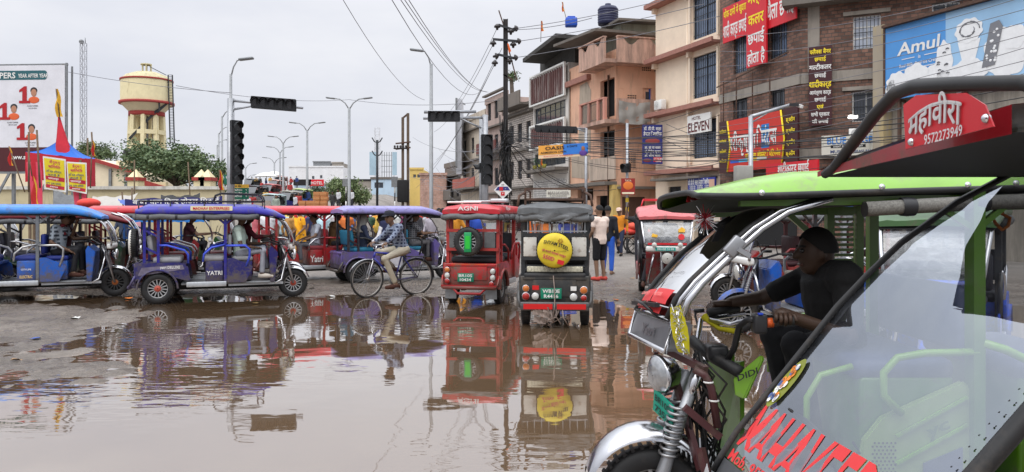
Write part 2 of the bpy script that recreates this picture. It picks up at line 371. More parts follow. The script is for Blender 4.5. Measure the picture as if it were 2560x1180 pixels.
def gh(x, y):
    n1 = noise.noise((x * .9, y * .9, 0)); n2 = noise.noise((x * 2.7, y * 2.7, 3)); n3 = noise.noise((x * 7, y * 7, 5)); n4 = noise.noise((x * 17, y * 17, 9))
    z = ramp(x, y)
    if y < 26 and -16 < x < 12:
        a = sdpoly(x, y, MUD) if (y < 15 and x < -2) else -9
        b = y - shore(x)
        d = max(a, b) + .45 * n1 + .35 * n2 + .12 * n3
        bank = sstep(-.5, .5, d)
        k = -.05 + .066 * bank + (.004 + .016 * bank) * (n2 + n3) + .022 * bank * n4 + .012 * bank * abs(n3)
        if y > 13 and x > -6.8: k += bank * (.012 * sstep(15, 21, y) - .006)
        return k
    return z + .02 + .012 * n1 + .008 * n2
def build_ground():
    def axis(a, b, st, lo, hi):
        v = [a]; 
        while v[-1] < b: v.append(v[-1] + st)
        s = st; w_ = v[-1]
        while w_ < hi: s *= 1.16; w_ += s; v.append(w_)
        s = st; w_ = v[0]; L = []
        while w_ > lo: s *= 1.16; w_ -= s; L.append(w_)
        return L[::-1] + v
    xs = axis(-9.5, 5.5, .075, -900, 900); ys = axis(4.6, 19.5, .075, -300, 1600)
    vs = [(x, y, gh(x, y)) for y in ys for x in xs]; n = len(xs)
    fs = [(j * n + i, j * n + i + 1, (j + 1) * n + i + 1, (j + 1) * n + i) for j in range(len(ys) - 1) for i in range(n - 1)]
    mb = MB(); mb.add(vs, fs, True)
    m = bpy.data.materials.new('wet_mud'); m.use_nodes = True; N = m.node_tree.nodes; l = m.node_tree.links; b = N['Principled BSDF']
    t = N.new('ShaderNodeTexCoord')
    def nz(sc, det=8, ro=.65):
        z = N.new('ShaderNodeTexNoise'); z.inputs['Scale'].default_value = sc; z.inputs['Detail'].default_value = det; z.inputs['Roughness'].default_value = ro; l.new(t.outputs['Object'], z.inputs['Vector']); return z.outputs[0]
    sx = N.new('ShaderNodeSeparateXYZ'); l.new(t.outputs['Object'], sx.inputs[0])
    c1 = N.new('ShaderNodeValToRGB'); ce = c1.color_ramp.elements; ce[0].position = .3; ce[0].color = (.08, .062, .049, 1); ce[1].position = .72; ce[1].color = (.27, .228, .192, 1)
    ee = c1.color_ramp.elements.new(.52); ee.color = (.17, .14, .115, 1)
    l.new(nz(.9, 10, .72), c1.inputs[0])
    dry = N.new('ShaderNodeMapRange'); dry.inputs[1].default_value = 15.5; dry.inputs[2].default_value = 23; l.new(sx.outputs['Y'], dry.inputs[0])
    mxx = N.new('ShaderNodeMix'); mxx.data_type = 'RGBA'; l.new(dry.outputs[0], mxx.inputs[0]); l.new(c1.outputs[0], mxx.inputs[6])
    c2 = N.new('ShaderNodeValToRGB'); c2.color_ramp.elements[0].color = (.16, .145, .13, 1); c2.color_ramp.elements[1].color = (.32, .29, .262, 1); c2.color_ramp.elements[0].position = .3; c2.color_ramp.elements[1].position = .7
    l.new(nz(.6, 10, .7), c2.inputs[0]); l.new(c2.outputs[0], mxx.inputs[7])
    z2 = nz(19, 8, .75); v = N.new('ShaderNodeMapRange'); v.inputs[1].default_value = .3; v.inputs[2].default_value = .7; v.inputs[3].default_value = .68; v.inputs[4].default_value = 1.28; l.new(z2, v.inputs[0])
    vm = N.new('ShaderNodeVectorMath'); vm.operation = 'SCALE'; l.new(mxx.outputs[2], vm.inputs[0]); l.new(v.outputs[0], vm.inputs['Scale']); l.new(vm.outputs[0], b.inputs['Base Color'])
    ro = N.new('ShaderNodeMapRange'); ro.inputs[1].default_value = .38; ro.inputs[2].default_value = .62; ro.inputs[3].default_value = .1; ro.inputs[4].default_value = .42; l.new(nz(1.7, 8), ro.inputs[0])
    rm = N.new('ShaderNodeMath'); rm.operation = 'MAXIMUM'; l.new(ro.outputs[0], rm.inputs[0]); l.new(dry.outputs[0], rm.inputs[1]); l.new(rm.outputs[0], b.inputs['Roughness'])
    bu = N.new('ShaderNodeBump'); bu.inputs['Strength'].default_value = 1; bu.inputs['Distance'].default_value = .04; l.new(nz(13, 10, .75), bu.inputs['Height']); l.new(bu.outputs[0], b.inputs['Normal'])
    struct(mb.build('ground', m))
    # muddy standing water
    m = bpy.data.materials.new('muddy_water'); m.use_nodes = True; N = m.node_tree.nodes; l = m.node_tree.links; b = N['Principled BSDF']
    b.inputs['Roughness'].default_value = .022; b.inputs['IOR'].default_value = 1.75; b.inputs['Base Color'].default_value = (.15, .096, .056, 1); b.inputs['Coat Weight'].default_value = 1; b.inputs['Coat IOR'].default_value = 1.6; b.inputs['Coat Roughness'].default_value = .02
    t = N.new('ShaderNodeTexCoord')
    def nz2(sc, stretch, det):
        mp = N.new('ShaderNodeMapping'); mp.inputs['Scale'].default_value = stretch; l.new(t.outputs['Object'], mp.inputs[0])
        z = N.new('ShaderNodeTexNoise'); z.inputs['Scale'].default_value = sc; z.inputs['Detail'].default_value = det; z.inputs['Roughness'].default_value = .45; l.new(mp.outputs[0], z.inputs['Vector']); return z.outputs[0]
    msk = N.new('ShaderNodeMapRange'); msk.inputs[1].default_value = .5; msk.inputs[2].default_value = .68; msk.inputs[3].default_value = .06; msk.inputs[4].default_value = 1; l.new(nz2(.35, (1, 1, 1), 2), msk.inputs[0])
    a = N.new('ShaderNodeMath'); a.operation = 'MULTIPLY'; l.new(nz2(5.5, (.55, 1.3, 1), 2), a.inputs[0]); l.new(msk.outputs[0], a.inputs[1])
    bu = N.new('ShaderNodeBump'); bu.inputs['Strength'].default_value = 1; bu.inputs['Distance'].default_value = .008; l.new(a.outputs[0], bu.inputs['Height'])
    bu2 = N.new('ShaderNodeBump'); bu2.inputs['Strength'].default_value = 1; bu2.inputs['Distance'].default_value = .0035; l.new(nz2(1.6, (1, 1, 1), 1), bu2.inputs['Height']); l.new(bu2.outputs[0], bu.inputs['Normal']); l.new(bu.outputs[0], b.inputs['Normal']); l.new(bu.outputs[0], b.inputs['Coat Normal'])
    struct(MB().quad((-16, -6, 0), (12, -6, 0), (12, 25.5, 0), (-16, 25.5, 0)).build('water', m))
build_ground()

# ------------------------------------------------------------------ buildings of the right-hand row
GLASS = mat('window_glass', (.05, .06, .08), .06, 0, 0, ior=1.6)
BLUEGLASS = mat('blue_window_glass', (.16, .22, .33), .08, 0, .3, 2, ior=1.6)
IRON = mat('window_iron', (.03, .032, .036), .5, .2, .2)
def bars(mb, s0, s1, z0, z1, y, n, r=.012, hz=()):
    for i in range(n):
        s = s0 + (s1 - s0) * (i + .5) / n; mb.box((s, y, (z0 + z1) / 2), (2 * r, 2 * r, z1 - z0))
    for q in hz: mb.box(((s0 + s1) / 2, y, z0 + (z1 - z0) * q), (s1 - s0, 2.2 * r, 2.2 * r))
def window(X, root, r, frame, pane=GLASS, mull=(.5,), rails=(.33,), grille=0, y=.12, fw=.05, name='window', hz=(.08, .5, .92)):
    s0, s1, z0, z1 = r; mb = MB(X)
    mb.bx(s0, s0 + fw, y, y + .06, z0, z1).bx(s1 - fw, s1, y, y + .06, z0, z1).bx(s0 + fw, s1 - fw, y, y + .06, z1 - fw, z1).bx(s0 + fw, s1 - fw, y, y + .06, z0, z0 + fw)
    for q in mull: x = s0 + (s1 - s0) * q; mb.bx(x - fw / 2, x + fw / 2, y + .004, y + .055, z0 + fw, z1 - fw)
    for q in rails: z = z1 - (z1 - z0) * q; mb.bx(s0 + fw, s1 - fw, y + .008, y + .05, z - fw / 2, z + fw / 2)
    f = mb.build(name, frame, root, True)
    MB(X).bx(s0 + fw * .5, s1 - fw * .5, y + .035, y + .042, z0 + fw * .5, z1 - fw * .5).build('pane', pane, f_parent(f, root), True)
    if grille:
        g = MB(X); bars(g, s0 + .03, s1 - .03, z0 + .03, z1 - .03, y - .06, grille, .011, hz); g.build('grille', IRON, f_parent(f, root), True)
    return f
def f_parent(f, root):                     # parts sit at their thing's origin, so sub-parts share that frame
    RM[f] = RM[root]; return f
def shellbox(X, L, D, z0, z1, holes=(), x0=0, y=0, roof=True):
    mb = MB(X); mb.wall(L, z0, z1, list(holes), y=y, x0=x0)
    mb.quad((L, y, z0), (L, D, z0), (L, D, z1), (L, y, z1)); mb.quad((x0, D, z0), (x0, y, z0), (x0, y, z1), (x0, D, z1)); mb.quad((L, D, z0), (x0, D, z0), (x0, D, z1), (L, D, z1))
    if roof: mb.quad((x0, y, z1), (L, y, z1), (L, D, z1), (x0, D, z1))
    return mb
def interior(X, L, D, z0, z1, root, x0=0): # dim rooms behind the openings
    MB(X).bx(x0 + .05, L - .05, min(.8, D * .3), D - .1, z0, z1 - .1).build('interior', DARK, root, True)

# --- cream hotel
CREAM = plaster('cream_plaster', (236, 218, 196), .10, (.35, .28, .22)); MAROONTRIM = flat('dusty_rose_trim', (158, 112, 100), .8, .2)
def hotel():
    Fh = Fac((8.25, 44.8), (10.42, 38.85)); X = Fh.M
    root = thing('hotel_building', 'tall cream hotel with rose cornices and big barred windows beside the bare brick building', 'building', Fh.A, Fh.rz)
    L = Fh.L; w0, w1 = L * .6, L * .965; zs = [(4.4, 6.35), (7.55, 9.75), (10.65, 12.95), (13.8, 15.9)]
    h = [(w0, w1, a, b) for a, b in zs] + [(L * .22, L * .42, 1.5, 3.0), (L * .62, L * .9, 0.05, 2.4)]
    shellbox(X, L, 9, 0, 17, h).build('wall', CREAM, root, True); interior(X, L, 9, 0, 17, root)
    for a, b in zs: window(X, root, (w0, w1, a, b), IRON, BLUEGLASS, (.5,), (.3,), 14)
    window(X, root, h[4], IRON, GLASS, (.5,), (), 8)
    for z in (3.67, 6.96, 10.05, 13.2):
        mb = MB(X); mb.bx(-.25, L + .05, -.55, 0, z, z + .13).bx(-.3, L + .05, -.62, -.5, z + .02, z + .26).build('cornice', MAROONTRIM, root, True)
        p = MB(X); 
        for s in (.05, L * .57): p.bx(s, s + .22, -.3, 0, z - .28, z)
        p.build('bracket', CREAM, root, True)
    for a, b in zs:
        p = MB(X); p.bx(w0 - .22, w0 - .03, -.16, 0, a - .2, b + .12).bx(w1 + .03, w1 + .16, -.16, 0, a - .2, b + .12); p.build('pilaster', CREAM, root, True)
    MB(X).bx(L * .2, L * .95, -1.1, .0, 3.3, 3.42).build('canopy', CONCD, root, True)
    r = MB(X); r.tube([(w0 - .45, -.05, 0), (w0 - .45, -.05, 13)], .05); r.build('drain_pipe', CREAM, root, True)
    s0, s1, z0, z1 = Fh.rect(1733, 292, 1791, 328)
    t = thing('hotel_sign', 'white board lettered hotel name in dark capitals over a barred window', 'sign', Fh.M @ Vector(((s0 + s1) / 2, -.3, z0)), Fh.rz)
    MB(X).bx(s0, s1, -.36, -.27, z0, z1).build('board', WHITE, t, True)
    q = MB(X); ctr = (s0 + s1) / 2; q.text('ELEVEN', (ctr, -.365, z0 + (z1 - z0) * .36), (1, 0, 0), (0, 0, 1), .5, (s1 - s0) * .92, off=.03).text('HOTEL', (ctr - .2, -.365, z0 + (z1 - z0) * .82), (1, 0, 0), (0, 0, 1), .17, .8)
    q.build('lettering', flat('dark_maroon_letters', (92, 24, 26)), t, True)
    # clinic board at street level
    s0, s1, z0, z1 = Fh.rect(1722, 447, 1790, 478, -.9)
    t = thing('clinic_sign', 'low blue dental clinic board at street level under the cream hotel', 'sign', Fh.M @ Vector(((s0 + s1) / 2, -.9, z0)), Fh.rz)
    MB(X).bx(s0, s1, -.95, -.88, z0, z1).build('board', flat('sign_blue', (38, 52, 138), .4), t, True)
    q = MB(X); c = (s0 + s1) / 2 - .2; q.text('डॉ. डी.पी. साहा डेन्टल क~लिनिक', (c, -.955, z1 - (z1 - z0) * .3), (1, 0, 0), (0, 0, 1), .24, (s1 - s0) * .8, off=.02)
    for i in range(3):
        for j, tx in enumerate(('डॉ. डी.पी. साहा', 'डॉ. विवेक कुमार', 'डॉ. सीमा साहा')): q.text(tx, (s0 + (s1 - s0) * (.18 + .28 * j), -.955, z0 + (z1 - z0) * (.42 - .14 * i)), (1, 0, 0), (0, 0, 1), .07, (s1 - s0) * .22)
    q.build('lettering', WHITE, t, True)
    q = MB(X); q.bx(s1 - .5, s1 - .05, -.962, -.95, z0 + .1, z1 - .1).build('photo_panel', flat('skin_panel', (200, 160, 140)), t, True)
    return Fh
FH = hotel()

# --- bare brick building on the corner
BRICK = brick('weathered_brick', (.13, .068, .05), (.27, .145, .105), (.10, .085, .075), 1.0, mortar=.016, w_=.34, h_=.145, bump=.9)
def brickhouse():
    A, C, D = (10.12, 37.95), (11.82, 32.0), (19.6, 27.9)
    Fl = Fac(A, C); Fr = Fac(C, D); X = Fl.M
    root = thing('brick_building', 'unplastered red brick building with a grey concrete band and red sign boards', 'building', Fl.A, Fl.rz)
    def hole(Fx, *r): return Fx.rect(*r)
    hl = [Fl.rect(1834, 92, 1868, 176), Fl.rect(1924, 52, 1968, 138), Fl.rect(1832, 250, 1868, 322), Fl.rect(1926, 224, 1962, 306), Fl.rect(1836, -70, 1868, 12), Fl.rect(1926, -150, 1968, -50)]
    hr = [Fr.rect(2132, 42, 2202, 118), Fr.rect(2130, 230, 2200, 302), Fr.rect(2330, 10, 2400, 90)]
    mb = shellbox(X, Fl.L, 7, 0, 14.5, hl); mb.build('wall', BRICK, root, True)
    mb = MB(Fr.M); mb.wall(Fr.L, 0, 9.95, hr); mb.quad((0, 0, 9.95), (Fr.L, 0, 9.95), (Fr.L, 9, 9.95), (0, 9, 9.95)); mb.build('wall', BRICK, root, True)
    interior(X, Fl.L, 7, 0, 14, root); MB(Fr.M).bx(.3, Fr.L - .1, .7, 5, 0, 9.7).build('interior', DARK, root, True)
    for i, h in enumerate(hl): window(X, root, h, IRON if i in (2, 3) else GREYMET, GLASS if i in (2, 3) else BLUEGLASS, (.5,), (), 7)
    window(Fr.M, root, hr[0], WHITE, mat('curtained_glass', (.5, .55, .65), .2, 0, .15, 3), (.5,), (.33, .66), 7); window(Fr.M, root, hr[1], WHITE, GLASS, (.5,), (), 9); window(Fr.M, root, hr[2], WHITE, GLASS, (.5,), (.5,), 6)
    for z in (6.85, 3.75):
        MB(X).bx(-.02, Fl.L + .04, -.05, .05, z, z + .42).build('concrete_band', CONC, root, True); MB(Fr.M).bx(.05, Fr.L, -.05, .05, z, z + .42).build('concrete_band', CONC, root, True)
    MB(Fr.M).bx(.3, .75, -.04, .04, 7.3, 9.95).build('concrete_column', CONC, root, True); MB(Fr.M).bx(6.1, 6.5, -.04, .04, 4.2, 9.95).build('concrete_column', CONC, root, True)
    for h in hr[:2]: MB(Fr.M).bx(h[0] - .35, h[1] + .35, -.08, .04, h[3] + .05, h[3] + .2).build('lintel', CONC, root, True)
    MB(Fr.M).bx(-.6, Fr.L, -.75, 2, 9.95, 10.2).build('roof_slab', CONCD, root, True)
    # sign frame tubes against the left wall
    mb = MB(X)
    for s in (.9, 2.0, 3.3, 4.6): mb.bar((s, -.35, 4.8), (s, -.35, 7.8), .045)
    mb.bar((.3, -.35, 7.6), (5.9, -.35, 8.2), .05).build('scaffold_tube', RUST, root, True)
    # shop front below
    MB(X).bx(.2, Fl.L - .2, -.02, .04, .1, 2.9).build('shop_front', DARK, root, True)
    RED = flat('sign_red', (205, 30, 44), .45); MAR = flat('sign_maroon', (62, 22, 26), .45); YEL = flat('letter_yellow', (240, 215, 40)); RW = WHITE
    def sign(Fx, px, name, label, bm, lines, out=.3, extra=None):
        s0, s1, z0, z1 = Fx.rect(*px, -out); t = thing(name, label, 'sign', Fx.M @ Vector(((s0 + s1) / 2, -out, z0)), Fx.rz)
        MB(Fx.M).bx(s0, s1, -out - .04, -out + .04, z0, z1).build('board', bm, t, True)
        mb = MB(Fx.M)
        for dz in (.15, .85): mb.bar((s0 + (s1 - s0) * .5, -out + .04, z0 + (z1 - z0) * dz), (s0 + (s1 - s0) * .5, 0, z0 + (z1 - z0) * dz), .05)
        mb.build('bracket', RUST, t, True)
        by = {}
        for txt, u, v, hh, ww, m in lines:
            by.setdefault(m, MB(Fx.M)).text(txt, (s0 + (s1 - s0) * u, -out - .042, z0 + (z1 - z0) * v), (1, 0, 0), (0, 0, 1), hh * (z1 - z0), ww * (s1 - s0), off=.022)
        for m, q in by.items(): q.build('lettering', m, t, True)
        if extra: extra(t, s0, s1, z0, z1)
        return t
    sign(Fl, (1809, 22, 1870, 86), 'printing_sign', 'red horizontal sign with yellow and white lettering left of the tall red sign', RED, [('थोक दामो में खुदरा', .5, .8, .2, .92, YEL), ('शादी कार्ड छपाई', .5, .32, .36, .94, RW)])
    sign(Fl, (1868, -40, 1917, 156), 'printing_sign', 'tall vertical red sign with four stacked words on the brick wall', RED, [('मल्टी', .5, .8, .12, .85, YEL), ('कलर', .5, .55, .13, .8, YEL), ('छपाई', .5, .33, .13, .85, RW), ('होता है', .5, .1, .13, .9, RW)], .42)
    sign(Fl, (1917, -22, 1991, 46), 'printing_sign', 'red horizontal sign with white lettering right of the tall red sign', RED, [('थैला छपाई', .5, .42, .42, .92, RW)])
    sign(Fr, (2022, 118, 2080, 312), 'printing_sign', 'tall vertical dark maroon sign with yellow and white words on brick', MAR, [('फ~लैक~स बैनर', .5, .93, .055, .92, YEL), ('छपाई', .5, .835, .05, .5, YEL), ('मल~टीकलर', .5, .735, .06, .96, RW), ('छपाई', .5, .63, .05, .5, RW), ('शादीकार्ड', .5, .52, .075, .96, YEL), ('आमंत्रण कार्ड', .5, .415, .05, .92, RW), ('छपाई', .5, .325, .05, .5, RW), ('एवं', .5, .235, .05, .3, YEL), ('सभी प्रकार', .5, .14, .05, .8, RW), ('की छपाई', .5, .05, .045, .7, RW)], .25)
    def curves(t, s0, s1, z0, z1):
        w_, h_ = s1 - s0, z1 - z0
        MB(Fl.M).prism([(s0 + w_ * .13, -.55, z0 + .03), (s0 + w_ * .83, -.55, z0 + .03), (s0 + w_ * .86, -.55, z0 + h_ * .5), (s0 + w_ * .82, -.55, z1 - .03), (s0 + w_ * .13, -.55, z1 - .03), (s0 + w_ * .17, -.55, z0 + h_ * .5)], (0, -.012, 0)).build('red_panel', flat('sign_orange_red', (196, 44, 30), .4), t, True)
        y = MB(Fl.M); y.tube([(s0 + w_ * .13, -.57, z0 + .03), (s0 + w_ * .17, -.57, z0 + h_ * .5), (s0 + w_ * .13, -.57, z1 - .03)], .04, 5).build('yellow_stripe', YEL, t, True); y = MB(Fl.M); y.tube([(s0 + w_ * .83, -.57, z0 + .03), (s0 + w_ * .86, -.57, z0 + h_ * .5), (s0 + w_ * .82, -.57, z1 - .03)], .04, 5).build('yellow_stripe', YEL, t, True)
        q = MB(Fl.M); q.text('श~रीकृष्णा', (s0 + w_ * .34, -.575, z0 + h_ * .55), (1, 0, 0), (0, 0, 1), h_ * .30, w_ * .36, off=.03).text('प~रिंटर~स', (s0 + w_ * .65, -.575, z0 + h_ * .58), (1, 0, 0), (0, 0, 1), h_ * .30, w_ * .25, off=.03)
        q.build('lettering', WHITE, t, True)
        q = MB(Fl.M); q.text('मल~टीकलर ऑफसेट प~रिंटिंग प~रेस', (s0 + w_ * .6, -.575, z0 + h_ * .27), (1, 0, 0), (0, 0, 1), h_ * .1, w_ * .44)
        for i in range(4): q.text('मल~टीकलर', (s0 + w_ * .065, -.575, z0 + h_ * (.8 - .19 * i)), (1, 0, 0), (0, 0, 1), h_ * .06, w_ * .1); q.text('स्क~रीन', (s0 + w_ * .93, -.575, z0 + h_ * (.8 - .19 * i)), (1, 0, 0), (0, 0, 1), h_ * .07, w_ * .1)
        q.build('lettering', YEL, t, True)
        for k, (c, a) in enumerate((((40, 90, 190), .15), ((60, 170, 210), .27), ((240, 200, 60), .39), ((235, 235, 230), .51))): MB(Fl.M).bx(s0 + w_ * (.02 + a), s0 + w_ * (.02 + a + .12), -.572, -.562, z0 + h_ * .17, z0 + h_ * .23).build('colour_stripe', flat('stripe_%d_%d' % (c[0], c[2]), c), t, True)
        MB(Fl.M).bx(s0 + w_ * .585, s0 + w_ * .68, -.57, -.562, z0 + h_ * .38, z0 + h_ * .8).build('blue_panel', flat('stripe_blue', (30, 120, 190)), t, True)
    sign(Fl, (1800, 306, 1996, 416), 'printing_press_sign', 'wide red and maroon printing press board with big white lettering', MAR, [], .5, curves)
    sign(Fl, (1917, 411, 2046, 442), 'printing_sign', 'low red board with white lettering below the printing press board', RED, [('शादीकार्ड छपाई', .55, .6, .6, .6, RW), ('के लिए', .3, .12, .2, .2, RW), ('संपर्क करें', .62, .12, .2, .5, YEL)], .7)
    s = sign(Fr, (2054, 340, 2202, 386), 'music_shop_sign', 'pale white board with big blue English letters beside an air conditioner', plaster('dirty_white_board', (205, 203, 192), .25), [], .5)
    s0, s1, z0, z1 = Fr.rect(2054, 340, 2202, 386, -.5); w_, h_ = s1 - s0, z1 - z0
    MB(Fr.M).text('BLUE ANGEL', (s0 + w_ * .52, -.545, z0 + h_ * .74), (1, 0, 0), (0, 0, 1), h_ * .34, w_ * .84, off=.035).build('lettering', flat('letter_blue', (36, 120, 200)), s, True)
    q = MB(Fr.M); q.text('MUSIC', (s0 + w_ * .28, -.545, z0 + h_ * .2), (1, 0, 0), (0, 0, 1), h_ * .15, w_ * .25, off=.03).text('BRASS BAND', (s0 + w_ * .74, -.545, z0 + h_ * .2), (1, 0, 0), (0, 0, 1), h_ * .12, w_ * .35, off=.03).build('lettering', flat('letter_navy', (40, 60, 110)), s, True)
    MB(Fr.M).bx(s0 + w_ * .16, s0 + w_ * .75, -.55, -.542, z0 + h_ * .38, z0 + h_ * .52).build('dark_strip', DARK, s, True)
    MB(Fr.M).text('EVENT SHOW COMPANY', (s0 + w_ * .46, -.552, z0 + h_ * .45), (1, 0, 0), (0, 0, 1), h_ * .09, w_ * .5).build('lettering', WHITE, s, True)
    # air conditioner
    s0, s1, z0, z1 = Fr.rect(2122, 322, 2186, 352, -.35)
    t = thing('air_conditioner', 'white outdoor air conditioning unit on the brick wall above the pale board', 'air conditioner', Fr.M @ Vector(((s0 + s1) / 2, -.3, z0)), Fr.rz)
    MB(Fr.M).rbox(((s0 + s1) / 2, -.22, (z0 + z1) / 2), (s1 - s0, .4, z1 - z0), .03).build('casing', WHITE, t, True)
    q = MB(Fr.M)
    for i in range(7): q.lathe([(.03 + .035 * i, 0), (.045 + .035 * i, 0), (.045 + .035 * i, -.012)], (s0 + (s1 - s0) * .36, -.425, (z0 + z1) / 2), (0, -1, 0), 20)
    q.build('fan_grille', GREYMET, t, True)
    return Fl, Fr
FL, FR = brickhouse()

# --- big ice cream hoarding
def hoarding():
    Fx = Fac((13.92, 29.0), (16.3, 22.9)); s0, z1 = Fx.sz(2218, 72); _, z0 = Fx.sz(2218, 252); s0 = 0; s1 = Fx.L
    t = thing('ice_cream_hoarding', 'large blue hoarding with white ice cream pictures and blackletter brand word', 'billboard', Fx.A, Fx.rz)
    m = mat('hoarding_blue', s2l((78, 146, 212)), .4, 0, .12, .5)
    MB(Fx.M).bx(0, s1, -.05, .05, z0, z1).build('board', m, t, True)
    MB(Fx.M).bx(2.55, s1 - .01, -.062, -.052, z0 + .02, z1 - .02).build('pale_panel', mat('hoarding_pale_blue', s2l((150, 190, 224)), .4, 0, .15, .4), t, True)
    fr = MB(Fx.M); fr.bx(-.08, 0, -.08, .08, z0 - .4, z1 + .1).bx(0, s1, -.25, .1, z1, z1 + .1)
    for s in (0.5, 3, 5.6): fr.bar((s, .1, z0), (s, 1.2, z0 - .3), .08); fr.bar((s, .1, 0), (s, .1, z1), .1)
    fr.build('frame', RUST, t, True)
    H = z1 - z0; yy = -.066
    q = MB(Fx.M); q.text('Amul', (1.45, yy, z0 + H * .67), (1, 0, 0), (0, 0, 1), H * .17, 1.75, off=.035, shear=.12).text('is', (1.5, yy, z0 + H * .52), (1, 0, 0), (0, 0, 1), H * .05).text('Real Milk. Real Ice Cream.', (1.5, yy, z0 + H * .435), (1, 0, 0), (0, 0, 1), H * .045, 1.7)
    q.bx(.75, 1.3, yy - .002, yy, z0 + H * .515, z0 + H * .525).bx(1.7, 2.3, yy - .002, yy, z0 + H * .515, z0 + H * .525).bx(.7, 2.2, yy - .002, yy, z0 + H * .37, z0 + H * .38); q.build('lettering', WHITE, t, True)
    W = flat('print_white', (228, 230, 232), .4); G = flat('print_grey', (120, 122, 128), .4)
    def blob(mb, cx, cz, rx, rz, lob, amp, y):
        pts = []
        for i in range(48):
            a = 2 * math.pi * i / 48; k = 1 + amp * math.sin(lob * a + cx * 3)
            pts.append((cx + rx * k * math.cos(a), y, z0 + H * (cz + rz * k * math.sin(a))))
        mb.prism(pts, (0, -.006, 0))
    q = MB(Fx.M)
    for i, (cx, cz, rx, rz, lob) in enumerate(((.45, .1, .5, .17, 9), (.62, .25, .2, .09, 5), (1.35, .15, .55, .2, 7), (2.2, .22, .45, .16, 6), (2.5, .36, .33, .28, 8), (3.4, .12, .7, .16, 9), (4.7, .25, .75, .3, 7), (5.0, .5, .38, .14, 6), (5.9, .3, .6, .35, 8), (.2, .02, .3, .12, 4), (2.0, .05, .9, .12, 9))):
        cx = max(cx, rx * 1.1 + .01); cz = max(cz, rz * 1.1 + .01); blob(q, cx, cz, rx, rz, lob, .07, yy - .008 * (i % 3))
    q.prism([(3.02, yy, z0 + H * .58), (3.85, yy, z0 + H * .58), (3.62, yy, z0 + H * .28), (3.5, yy, z0 + H * .03), (3.38, yy, z0 + H * .03), (3.22, yy, z0 + H * .28)], (0, -.012, 0))
    blob(q, 3.43, .70, .5, .15, 9, .06, yy - .012)
    q.build('ice_cream_picture', W, t, True)
    q = MB(Fx.M)
    q.prism([(3.9, yy - .02, z0 + H * .2), (4.35, yy - .02, z0 + H * .22), (4.62, yy - .02, z0 + H * .66), (4.5, yy - .02, z0 + H * .74), (4.2, yy - .02, z0 + H * .72)], (0, -.006, 0))
    for i in range(7): a = i * .9; q.tube([(3.43 + .4 * math.cos(a + k * .35) * (1 - .08 * i), yy - .022, z0 + H * (.70 + .11 * math.sin(a + k * .35) * (1 - .08 * i))) for k in range(5)], .018, 4)
    for i in range(10): a = random.uniform(2.2, 2.8); b = random.uniform(.2, .55); q.tube([(a + .06 * k, yy - .026, z0 + H * (b + .012 * (k % 2))) for k in range(3)], .02, 4)
    q.build('picture_shading', G, t, True)
    q = MB(Fx.M)
    for i in range(16):
        u = random.random(); v = random.random(); q.ell((4.0 + .35 * u + .28 * v, yy - .03, z0 + H * (.25 + .44 * v)), (.05, .004, .045), 8, 4)
    q.build('picture_nuts', W, t, True)
    # yellow pillar end beside the board
    o = MB(Fx.M).bx(-.62, -.12, -.02, .5, 0, z1 + .2).build('wall_pillar', plaster('yellow_patched_plaster', (160, 150, 134), .55, (.5, .36, .08)))
    tag(o, 'narrow pillar with peeling yellow and white paint left of the blue hoarding', 'pillar')
    # plastered building that carries the hoarding
    o = MB(Fx.M).bx(-.1, 9, .4, 8, 0, z1 - 1.0).build('plastered_building', plaster('stained_plaster', (168, 160, 148), .8)); tag(o, 'stained grey plastered building behind the blue ice cream hoarding', 'building')
hoarding()

